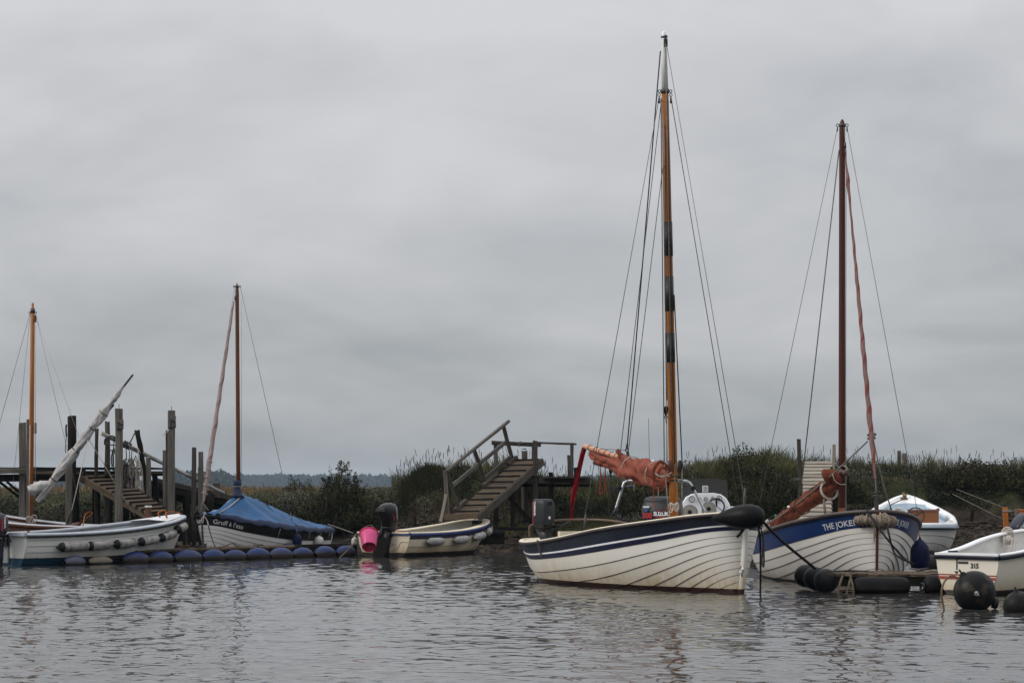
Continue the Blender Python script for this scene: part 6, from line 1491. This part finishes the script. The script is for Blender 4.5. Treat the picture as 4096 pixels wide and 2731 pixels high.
tangle(pA + pd_ * on_front(283) + pn * .35 + ZUP * .22, .06, 'rope_orange', 14, 'knotted orange rope heap on the left end of the pontoon')
tangle(pA + pd_ * on_front(878) + pn * .5 + ZUP * .22, .10, 'rope_dark', 18, 'dark heap of rope on the pontoon under the covered boat bow')
tangle(pA + pd_ * on_front(823) + pn * .6 + ZUP * .22, .06, 'rope_tan', 12, 'small tan heap of rope at the stem of the covered boat')
rope([pA + pd_ * on_front(900) + pn * .3 + ZUP * .23, pA + pd_ * on_front(945) + pn * .35 + ZUP * .24, pA + pd_ * on_front(972) + pn * .3 + ZUP * .30, pA + pd_ * on_front(990) + pn * .3 + ZUP * .25, pA + pd_ * on_front(1005) + pn * .3 + ZUP * .24], .014, 'rope_tan', 'tan rope lying along the middle of the pontoon deck')

rp = empty('pontoon', (4.85, 30.7, 0), 0, 'small plank platform on black floats below the blue boat', 'pontoon')
for i in range(12):
    x = 4.12 + 0.135 * i; z = .222 + random.uniform(-.004, .004)
    timber('plank', (x, 30.62, z), (x + .10, 31.95, z), .126, .032, 'plank_worn', rp, segs=3, rough=.004)
for y in (30.66, 31.9): timber('side_beam', (4.05, y, .14), (5.72, y, .14), .06, .12, 'timber_dark', rp)
timber('end_beam', (4.08, 30.66, .12), (4.08, 31.9, .12), .07, .16, 'timber_dark', rp)
def drum(x0, x1, y, z, r, m, parent, yaw=0.0):
    a = Vector((x0, y, z)); L = x1 - x0; pr = [(.001, -.005), (r * .25, 0), (r * .62, .02), (r * .86, .05), (r * .97, .10), (r, .16), (r, L - .16), (r * .97, L - .10), (r * .86, L - .05), (r * .62, L - .02), (r * .25, L), (.001, L + .005)]
    return MB().lathe(pr, a, (1, yaw, 0), 22).build('float', m, parent, world=True)
drum(P(3410, 0, 30.45).x, P(3642, 0, 30.45).x, 30.47, .085, .125, 'float_black', rp)
drum(P(3692, 0, 30.5).x, P(3860, 0, 30.5).x, 30.50, .10, .135, 'float_black', rp)
MB().ring(P(3690, 2347, 30.4), (1, .5, 0), .045, .018, 14, 7).build('float_eye', 'black_rubber', rp, world=True)
for i, (px, py, Y, r) in enumerate(((3222, 2302, 31.75, .152), (3260, 2312, 31.2, .152), (3304, 2322, 30.75, .158))):
    ball(P(px, py, Y), r, 'buoy_black', ['farthest of three black ball fenders at the platform end', 'middle one of three black ball fenders at the platform end', 'nearest of three black ball fenders at the platform end'][i], 'ball fenders on the platform end', name='ball_fender', eye=Vector((1, -.1, 0)))
for px, py, Y in ((3392, 2296, 30.7), (3675, 2276, 31.3)):
    MB().tube([P(px - 38, py - 4, Y), P(px, py + 2, Y), P(px + 38, py - 4, Y)], [.012, .017, .012], 6).tube([P(px, py + 8, Y), P(px, py, Y)], .025, 6).build('cleat', 'rubrail', rp, world=True)
rope([P(3372, 2300, 30.6), P(3362, 2325, 30.4), P(3352, 2370, 30.35), P(3356, 2400, 30.35)], .016, 'rope_tan', 'left tan rope end hanging off the platform into the water')
rope([P(3405, 2298, 30.6), P(3398, 2330, 30.4), P(3386, 2380, 30.35), P(3392, 2400, 30.35)], .016, 'rope_tan', 'middle tan rope end hanging off the platform into the water')
rope([P(3400, 2300, 30.5), P(3412, 2345, 30.35), P(3416, 2395, 30.35)], .012, 'rope_tan', 'right tan rope end hanging off the platform into the water')
tangle(P(3398, 2302, 30.55), .04, 'rope_tan', 10, 'tan rope knotted round the platform cleat', .015)
rope([P(3330, 2288, 31.4), P(3400, 2284, 31.5), P(3470, 2288, 31.4), P(3505, 2296, 31.2)], .022, 'rope_black', 'black hose lying across the platform deck')
rope([P(3530, 2299, 31.0), P(3550, 2296, 31.0), P(3572, 2299, 31.0)], .018, 'rope_black', 'short black hose end on the platform deck')
rope([P(3700, 2286, 31.4), P(3740, 2282, 31.3), P(3790, 2290, 31.2)], .022, 'rope_grey', 'grey rope along the right end of the platform')

# ================================================================== mooring posts and the jetty at the left
def post(px0, px1, ytop, Y, m='timber_grey', zb=-0.6, label='', lean=0.0, name='mooring_post', round_=False, group='mooring posts at the jetty', plate=None, nail=False, dep=None):
    wd = (px1 - px0) / FPX * Y; top = P((px0 + px1) / 2, ytop, Y); bot = Vector((top.x + lean, Y, zb))
    root = empty(name, bot, 0, label, 'post', group)
    timber('shaft', bot, top, wd, dep or wd, m, root, up=Vector((0, 1, 0)), round_=round_, segs=8, rough=.005)
    if plate:
        x0, x1, y0, y1 = plate; c = P((x0 + x1) / 2, (y0 + y1) / 2, Y - wd / 2 - .02)
        timber('plate', P((x0 + x1) / 2, y1, Y - wd / 2 - .015), P((x0 + x1) / 2, y0, Y - wd / 2 - .015), (x1 - x0) / FPX * Y, .035, m, root, up=Vector((0, 1, 0)))
        MB().ring(P(x0 + 8, y0 + 14, Y - wd / 2 - .05), (0, 1, 0), .016, .007).tube([P(x0 + 8, y0 + 18, Y - wd / 2 - .05), P(x0 + 6, y1 + 8, Y - wd / 2 - .05)], .011, 6).tube([P(x0 + 12, y0 + 16, Y - wd / 2 - .05), P(x1 - 3, y0 + 24, Y - wd / 2 - .05)], .012, 6).build('chain', 'rope_dark', root, world=True)
    if nail: MB().tube([top, top + ZUP * .095], .006, 5).build('spike', 'iron', root, world=True)
    return root
post(77, 102, 1690, 48.4, 'timber_pale', label='square grey post left of the orange mast')
post(107, 123, 1677, 47.9, 'timber_pale', label='narrow grey post just behind the orange mast')
p3 = post(271, 306, 1664, 48.0, 'timber_dark', label='thick dark post with a chain behind the furled white sail', round_=True)
MB().tube(spline([P(266, 1697, 47.8), P(264, 1715, 47.8), P(266, 1745, 47.8)], 4), .018, 6).tube([P(266, 1745, 47.8), P(261, 1790, 47.8), P(263, 1812, 47.8)], .008, 5).build('chain', 'rope_dark', p3, world=True)
post(264, 288, 1830, 46.9, 'timber_pale', label='pale post in front of the thick dark post')
post(462, 490, 1634, 45.6, 'timber_pale', label='tall grey post with a plate and spike beside the ramp', plate=(466, 494, 1676, 1714), nail=True)
post(673, 699, 1643, 45.9, 'timber_pale', label='tallest grey post with plate and spike at the bow of the white dinghy', plate=(676, 704, 1664, 1710), nail=True)
post(663, 676, 1722, 46.2, 'timber_grey', label='narrow post tied behind the tallest grey post')
post(651, 667, 1801, 47.2, 'timber_pale', label='short pale post left of the tallest grey post')
post(768, 785, 1790, 48.2, 'timber_grey', label='grey post left of the pair before the covered boat')
p13 = post(794, 812, 1806, 46.9, 'timber_pale', label='pale stepped post right of the pair before the covered boat')
timber('lower_cheek', P(802, 2080, 46.82), P(802, 1868, 46.82), .10, .05, 'timber_pale', p13, up=Vector((0, 1, 0)))
rope([P(676, 1716, 45.7), P(668, 1728, 45.6), P(655, 1738, 45.6), P(649, 1743, 45.6)], .006, 'rope_white', 'frayed white twine tied to the tallest post')

jt = empty('jetty', (-9.5, 48.6, 0), 0, 'old dark timber jetty with a plank ramp down to the water', 'jetty')
JY0 = 48.6
def T(name, a, b, w_, h_, m, up=ZUP, **k): return timber(name, a, b, w_, h_, m, jt, up=up, **k)
T('fascia_beam', P(-60, 1884, 48.1), P(106, 1882, 48.1), .06, .105, 'timber_pale')
T('deck_edge', P(-60, 1873, 48.3), P(112, 1871, 48.3), .25, .03, 'timber_dark')
T('deck_beam', P(122, 1876, 48.4), P(340, 1878, 48.4), .12, .09, 'timber_dark')
T('deck_beam', P(122, 1890, 48.2), P(330, 1892, 48.2), .06, .05, 'plank_worn')
T('deck_beam', P(300, 1892, 48.3), P(650, 1893, 48.6), .12, .10, 'timber_dark')
T('deck_board', P(560, 1891, 48.0), P(646, 1888, 48.1), .14, .045, 'plank_worn')
T('cross_beam', P(-60, 1911, 48.5), P(345, 1909, 48.5), .14, .15, 'timber_dark')
for i in range(9): T('deck_plank', P(-55 + 78 * i, 1872, 48.35) + Vector((0, .02, 0)), P(-55 + 78 * i, 1872, 48.35) + Vector((.05, 1.6, 0)), .36, .04, 'timber_dark', segs=2)
for a, b in (((0, 1928, 48.6), (80, 1990, 48.8)), ((28, 1926, 48.9), (85, 1975, 49.0))): T('brace', P(*a), P(*b), .05, .05, 'timber_dark')
for px0, px1, yt, m, rd in ((380, 395, 1714, 'timber_grey', True), (420, 440, 1685, 'timber_grey', True), (584, 603, 1828, 'timber_pale', False)):
    Y = 48.2 if px0 < 500 else 47.4; w_ = (px1 - px0) / FPX * Y; t_ = P((px0 + px1) / 2, yt, Y); T('rail_post', Vector((t_.x, Y, 0.2)), t_, w_, w_, m, up=Vector((0, 1, 0)), round_=rd, segs=8, rough=.008)
T('post_sleeve', P(430, 1905, 48.1), P(429, 1850, 48.1), .125, .125, 'timber_grey', up=Vector((0, 1, 0)), round_=True)
T('leaning_post', P(590, 1990, 47.9), P(549, 1722, 47.9), .10, .10, 'timber_dark', up=Vector((0, 1, 0)), round_=True, rough=.012, segs=9)
for px in (95, 300, 385, 436, 500, 540, 620, 690, 745, 840): 
    t_ = P(px, 1900 if px < 600 else 1925 + (px - 600) * .2, 49.2); T('pile', Vector((t_.x, 49.2, -.3)), t_, .17, .17, 'timber_dark', up=Vector((0, 1, 0)), round_=True)
# ramp with treads
sa_ = P(322, 1912, 48.2); sb_ = P(612, 2078, 45.9)
T('stringer', sa_, sb_, .05, .13, 'plank_worn')
T('stringer', P(455, 1908, 48.4), P(690, 2060, 46.1), .05, .12, 'timber_dark')
n_ = 11
for i in range(n_):
    q = (i + .5) / n_; a = P(330 + (592 - 330) * q, 1903 + (2058 - 1903) * q, 48.2 - 2.3 * q); b = P(452 + (684 - 452) * q, 1899 + (2050 - 1899) * q, 48.35 - 2.3 * q)
    dr = (sb_ - sa_).normalized(); nrm = (b - a).cross(dr).normalized()
    if nrm.z < 0: nrm = -nrm
    T('tread', a, b, .24, .03, 'plank_worn', up=nrm, segs=3)
    T('tread_batten', a + nrm * .03 + dr * .10, b + nrm * .03 + dr * .10, .035, .03, 'timber_dark', up=nrm, segs=2)
# second walkway falling away to the right
T('walkway_beam', P(612, 1918, 48.8), P(920, 1990, 49.6), .08, .10, 'timber_grey')
T('walkway_beam', P(600, 1938, 48.9), P(905, 2010, 49.7), .30, .16, 'timber_dark')
T('walkway_beam', P(590, 1968, 49.0), P(900, 2030, 49.7), .12, .14, 'timber_dark')
T('walkway_stump', P(867, 1990, 49.3), P(867, 1932, 49.3), .14, .12, 'plank_worn', up=Vector((0, 1, 0)))
T('walkway_post', P(625, 2030, 48.7), P(618, 1893, 48.7), .11, .09, 'timber_dark', up=Vector((0, 1, 0)))
for i in range(5): T('lower_rail', P(718, 2075 + 11 * i, 48.6), P(772, 2078 + 11 * i, 48.7), .06, .05, 'timber_dark')
for px in (738, 752): T('ladder_rail', P(px, 2190, 48.4), P(px, 2085, 48.4), .05, .05, 'timber_grey', up=Vector((0, 1, 0)))
T('low_beam', P(680, 2186, 47.6), P(765, 2184, 47.7), .08, .06, 'timber_grey')
T('mud_board', P(560, 2110, 49.2), P(860, 2120, 49.3), .06, .5, 'timber_dark', up=Vector((0, 0, 1)))
pole = timber('pole', P(407, 1732, 47.7), P(897, 1972, 48.4), .085, .085, 'bark_white', None, round_=True, segs=14, rough=.008, label='long peeling white pole lashed across the jetty posts', cat='pole', taper=.8)
# hanging coils on the pole
def coil(px, py, drop, wd, m, label, n=5, Y=47.5, seed=0):
    rgs = np.random.default_rng(seed); root = empty('rope_coil', P(px, py, Y), 0, label, 'rope', 'rope coils hanging on the pole')
    o = Vector(root.location)
    MB().tube([(0, 0, .02), (rgs.normal(0, .01), -.02, -drop * .35)], .010, 5).ring((0, 0.05, 0), (1, .1, .5), .06, .012, 14, 5).build('hanger', m, root)
    for i in range(n):
        w2 = wd * rgs.uniform(.4, 1.0); z0 = -drop * rgs.uniform(.25, .45); z1 = -drop * rgs.uniform(.85, 1.05); dx = rgs.normal(0, wd * .35); y = rgs.normal(-.02, .02)
        MB().tube(spline([(dx, y, z0), (dx - w2 * .5, y, z0 * .6 + z1 * .4), (dx - w2 * .4, y, z1 * .9), (dx, y, z1), (dx + w2 * .45, y, z1 * .88), (dx + w2 * .5, y, z0 * .6 + z1 * .4), (dx, y, z0)], 5), .009, 5).build('loop', m, root)
    MB().ring((0, -.01, -drop * .45), (0, .2, 1), wd * .28, .011, 12, 5).build('wrap', m, root)
    return root
coil(553, 1800, .78, .11, 'rope_white', 'pale rope coil hanging alone right of the other coils', 4, seed=1)
coil(518, 1785, .95, .12, 'rope_grey', 'grey rope coils hanging beside the leaning post', 7, seed=2)
coil(503, 1780, .85, .10, 'rope_dark', 'dark rope coils bunched behind the tall grey post', 6, seed=3)
coil(456, 1755, .62, .06, 'rope_green', 'thin dark green rope loop left of the tall grey post', 3, seed=4)
coil(528, 1790, .60, .13, 'rope_grey', 'short bunched grey rope at the lashing of the pole', 6, seed=5)
mb = MB()
for i in range(6): mb.ring(P(495 + 5 * i, 1774 + 2.4 * i, 47.7), P(897, 1972, 48.4) - P(407, 1732, 47.7), .062, .016, 14, 5)
tag(mb.build('lashing', 'rope_dark'), 'dark rope lashing wound round the white pole', 'rope')
rope([P(419, 1778, 47.9), P(421, 1755, 47.8), P(445, 1743, 47.6), P(462, 1750, 47.6), P(500, 1780, 47.5), P(522, 1765, 47.6), P(537, 1735, 47.7), P(550, 1722, 47.8)], .014, 'rope_green', 'dark green rope looped from the round post to the leaning post')
rope([P(420, 1770, 47.9), P(440, 1778, 47.7), P(470, 1781, 47.7)], .012, 'rope_green', 'upper dark green rope across the round post')
rope([P(440, 1800, 47.9), P(460, 1802, 47.7), P(490, 1790, 47.7)], .012, 'rope_green', 'lower dark green rope across the round post')

# ================================================================== wooden stairs to the landing in the middle
st = empty('gangway', P(1900, 2060, 48.6), 0, 'sloping wooden gangway with side rail up to a timber landing', 'gangway')
def G(name, a, b, w_, h_, m='timber_grey', up=ZUP, **k): return timber(name, a, b, w_, h_, m, st, up=up, **k)
bl = P(1818, 2056, 48.6); br_ = P(1912, 2054, 48.3); tl = P(2070, 1838, 51.9); tr = P(2163, 1836, 51.4)
dr = ((tl - bl) + (tr - br_)).normalized(); cr_ = (br_ - bl).normalized(); nrm = cr_.cross(dr).normalized()
if nrm.z < 0: nrm = -nrm
G('stringer', br_ - nrm * .07 + cr_ * .03 - dr * .05, tr - nrm * .07 + cr_ * .03 + dr * .02, .05, .15, 'timber_grey', up=nrm)
G('stringer', bl - nrm * .07, tl - nrm * .07, .05, .13, 'timber_dark', up=nrm)
n_ = 19
for i in range(n_):
    q = (i + .45) / n_; a = bl.lerp(tl, q); b = br_.lerp(tr, q)
    G('tread', a + nrm * random.uniform(-.004, .004), b + cr_ * .02, (tl - bl).length / n_ * .88, .032, 'plank_worn', up=nrm, segs=3)
    if i % 2 == 0: G('tread_batten', a + nrm * .03, b + nrm * .03, .03, .03, 'timber_dark', up=nrm, segs=2)
for q0, q1, dy in ((0.02, .19, 0), (.46, .64, 0), (.86, 1.0, 0)):
    G('kerb_block', bl.lerp(tl, q0) + nrm * .05 - cr_ * .02, bl.lerp(tl, q1) + nrm * .05 - cr_ * .02, .09, .09, 'timber_grey', up=nrm)
Yb, Yt = 48.8, 52.0
G('rail_post', P(1832, 2020, 48.8), P(1790, 1890, 48.8), .07, .05, up=Vector((0, 1, 0)))
G('rail_post', P(1938, 1925, 50.3), P(1896, 1798, 50.2), .085, .05, up=Vector((0, 1, 0)))
G('rail_post', P(2048, 1830, 51.8), P(2013, 1700, 51.7), .085, .05, up=Vector((0, 1, 0)))
G('handrail', P(1786, 1884, 48.75), P(2035, 1684, 51.8), .06, .06, 'timber_pale', up=nrm)
G('mid_rail', P(1812, 1940, 48.9), P(2020, 1770, 51.7), .04, .085, 'timber_pale', up=nrm)
G('low_rail', P(1935, 1917, 50.3), P(2045, 1826, 51.8), .04, .085, up=nrm)
G('foot_post', P(1790, 2060, 48.7), P(1779, 1881, 48.7), .085, .07, 'timber_pale', up=Vector((0, 1, 0)))
G('foot_brace', P(1762, 2085, 48.6), P(1784, 1975, 48.65), .06, .05, 'plank_silver', up=Vector((0, 1, 0)))
G('bottom_board', P(1778, 2068, 48.5), P(1912, 2062, 48.3), .06, .12, 'plank_worn')
# landing
for x0, x1, yt, yb, Y, m in ((1974, 1990, 1768, 2120, 52.4, 'timber_pale'), (2131, 2150, 1763, 2130, 51.0, 'timber_grey'), (2127, 2133, 1772, 1905, 52.6, 'timber_pale'), (2281, 2294, 1770, 1935, 52.6, 'timber_pale'), (2195, 2212, 1890, 2130, 51.6, 'timber_dark'), (2086, 2110, 1803, 2090, 52.0, 'timber_grey'), (1975, 1995, 1990, 2140, 50.6, 'timber_dark'), (2040, 2058, 1935, 2110, 51.6, 'timber_dark'), (2125, 2150, 1920, 2130, 52.2, 'timber_dark')):
    G('post', P((x0 + x1) / 2, yb, Y), P((x0 + x1) / 2, yt, Y), (x1 - x0) / FPX * Y, (x1 - x0) / FPX * Y, m, up=Vector((0, 1, 0)), round_=(x0 == 2086), segs=7, rough=.006)
G('stub_post', P(2277, 1930, 52.4), P(2275, 1820, 52.4), .07, .07, 'timber_grey', up=Vector((0, 1, 0)))
G('stub_post', P(2305, 1945, 53.2), P(2302, 1870, 53.2), .08, .08, 'timber_dark', up=Vector((0, 1, 0)))
G('top_rail', P(1967, 1770, 52.3), P(2163, 1779, 52.3), .05, .09, 'timber_grey')
G('top_rail', P(2140, 1770, 51.0), P(2302, 1776, 52.5), .05, .045, 'timber_grey')
G('deck_beam', P(2110, 1904, 50.9), P(2160, 1903, 50.9), .05, .05, 'timber_grey', round_=True)
G('deck_beam', P(2090, 1922, 51.2), P(2136, 1921, 51.2), .05, .11, 'timber_pale')
G('deck_beam', P(2150, 1920, 51.2), P(2365, 1921, 52.6), .08, .12, 'timber_grey')
G('deck_beam', P(2060, 1940, 51.6), P(2365, 1940, 52.9), .10, .07, 'timber_dark')
for i in range(7): G('deck_plank', P(2118 + 36 * i, 1909, 51.3), P(2118 + 36 * i, 1909, 51.3) + Vector((.1, 1.8, 0)), .19, .035, 'timber_grey', segs=2)
G('diagonal_brace', P(2015, 1965, 51.3), P(2130, 2095, 51.5), .12, .07, 'timber_dark')
G('low_sleeper', P(1960, 2112, 50.6), P(2120, 2115, 50.7), .10, .07, 'timber_dark')
tangle(P(2076, 1772, 52.2), .035, 'rope_grey', 9, 'grey rope wound round the landing rail', .012)
tangle(P(2097, 1800, 52.0), .03, 'stick_blue', 7, 'scrap of blue twine on top of the round post', .005, .8)
rope([P(2074, 1776, 52.15), P(2075, 1788, 52.15)], .008, 'rope_grey', 'short rope end hanging from the landing rail')
# box and timber float under the gangway foot
bx_ = empty('landing_float', P(1990, 2160, 49.3), 0, 'dark timber float and grey bracket at the foot of the gangway', 'float')
timber('float_beam', P(1875, 2150, 49.0), P(2005, 2146, 49.2), .5, .28, 'timber_dark', bx_)
timber('float_deck', P(1885, 2130, 48.9), P(2008, 2127, 49.1), .45, .05, 'timber_grey', bx_)
MB().box(P(1948, 2108, 48.9), (.16, .10, .20)).box(P(1958, 2098, 48.8), (.10, .06, .08)).build('bracket', 'motor_slate', bx_, world=True)
timber('marker_stake', P(1662, 2125, 52.0), P(1660, 2065, 52.0), .06, .05, 'timber_dark', up=Vector((0, 1, 0)), label='short dark stake in the mud behind the cream dinghy', cat='stake')

# ================================================================== slatted gangway at the right
sg = empty('gangway', P(3250, 2100, 46.0), 0, 'slatted silver wood gangway with two side posts behind the dark red mast', 'gangway')
a0, a1 = P(3175, 2135, 46.3), P(3322, 2135, 46.3); b0, b1 = P(3222, 1845, 54.2), P(3332, 1845, 54.2)
dr = (b0 - a0).normalized(); cr_ = (a1 - a0).normalized(); nrm = cr_.cross(dr).normalized()
n_ = 19
for i in range(n_):
    q = (i + .5) / n_; 
    timber('slat', a0.lerp(b0, q) + nrm * random.uniform(-.005, .005), a1.lerp(b1, q), (b0 - a0).length / n_ * .66, .04, 'plank_silver', sg, up=nrm, segs=3)
for a, b in ((a0 + cr_ * .06, b0 + cr_ * .05), (a1 - cr_ * .06, b1 - cr_ * .05)): timber('stringer', a - nrm * .09, b - nrm * .09, .07, .13, 'timber_dark', sg, up=nrm)
timber('side_post', P(3203, 2080, 49.6), P(3195, 1755, 49.6), .075, .075, 'timber_grey', sg, up=Vector((0, 1, 0)), segs=8)
timber('side_post', P(3329, 1930, 52.5), P(3337, 1777, 52.5), .07, .06, 'plank_silver', sg, up=Vector((0, 1, 0)))
timber('inner_post', P(3328, 2060, 49.6), P(3326, 1867, 49.6), .05, .05, 'timber_dark', sg, up=Vector((0, 1, 0)))
timber('inner_post', P(3338, 2060, 49.8), P(3336, 1880, 49.8), .06, .05, 'timber_dark', sg, up=Vector((0, 1, 0)))
timber('cross_bar', P(3178, 1917, 49.4), P(3200, 1916, 49.5), .05, .05, 'timber_pale', sg, round_=True)
timber('post_cheek', P(3203, 2060, 49.5), P(3202, 1932, 49.5), .10, .05, 'timber_grey', sg, up=Vector((0, 1, 0)))
post(3589, 3604, 1803, 56.6, 'timber_grey', zb=1.2, label='leaning round stump left of the pair on the bank top', round_=True, lean=.02, name='stump', group='stumps on the bank top')
post(3608, 3627, 1813, 56.2, 'timber_pale', zb=1.2, label='weathered round stump right of the pair on the bank top', round_=True, name='stump', group='stumps on the bank top')
timber('stake', P(3886, 2085, 53.2), P(3892, 2036, 53.2), .07, .06, 'timber_dark', up=Vector((0, 1, 0)), label='rotten dark stake standing in the mud slope at the right', cat='stake')
for i, (a, b, l) in enumerate((((3826, 1956, 54.2), (4110, 2066, 52.5), 'upper mooring wire slanting across the right mud bank'), ((3810, 1975, 54.0), (4030, 2085, 52.5), 'lower mooring wire slanting across the right mud bank'))):
    rope([P(*a), P(*b)], .007, 'rope_grey', l, name='mooring_wire', cat='wire')
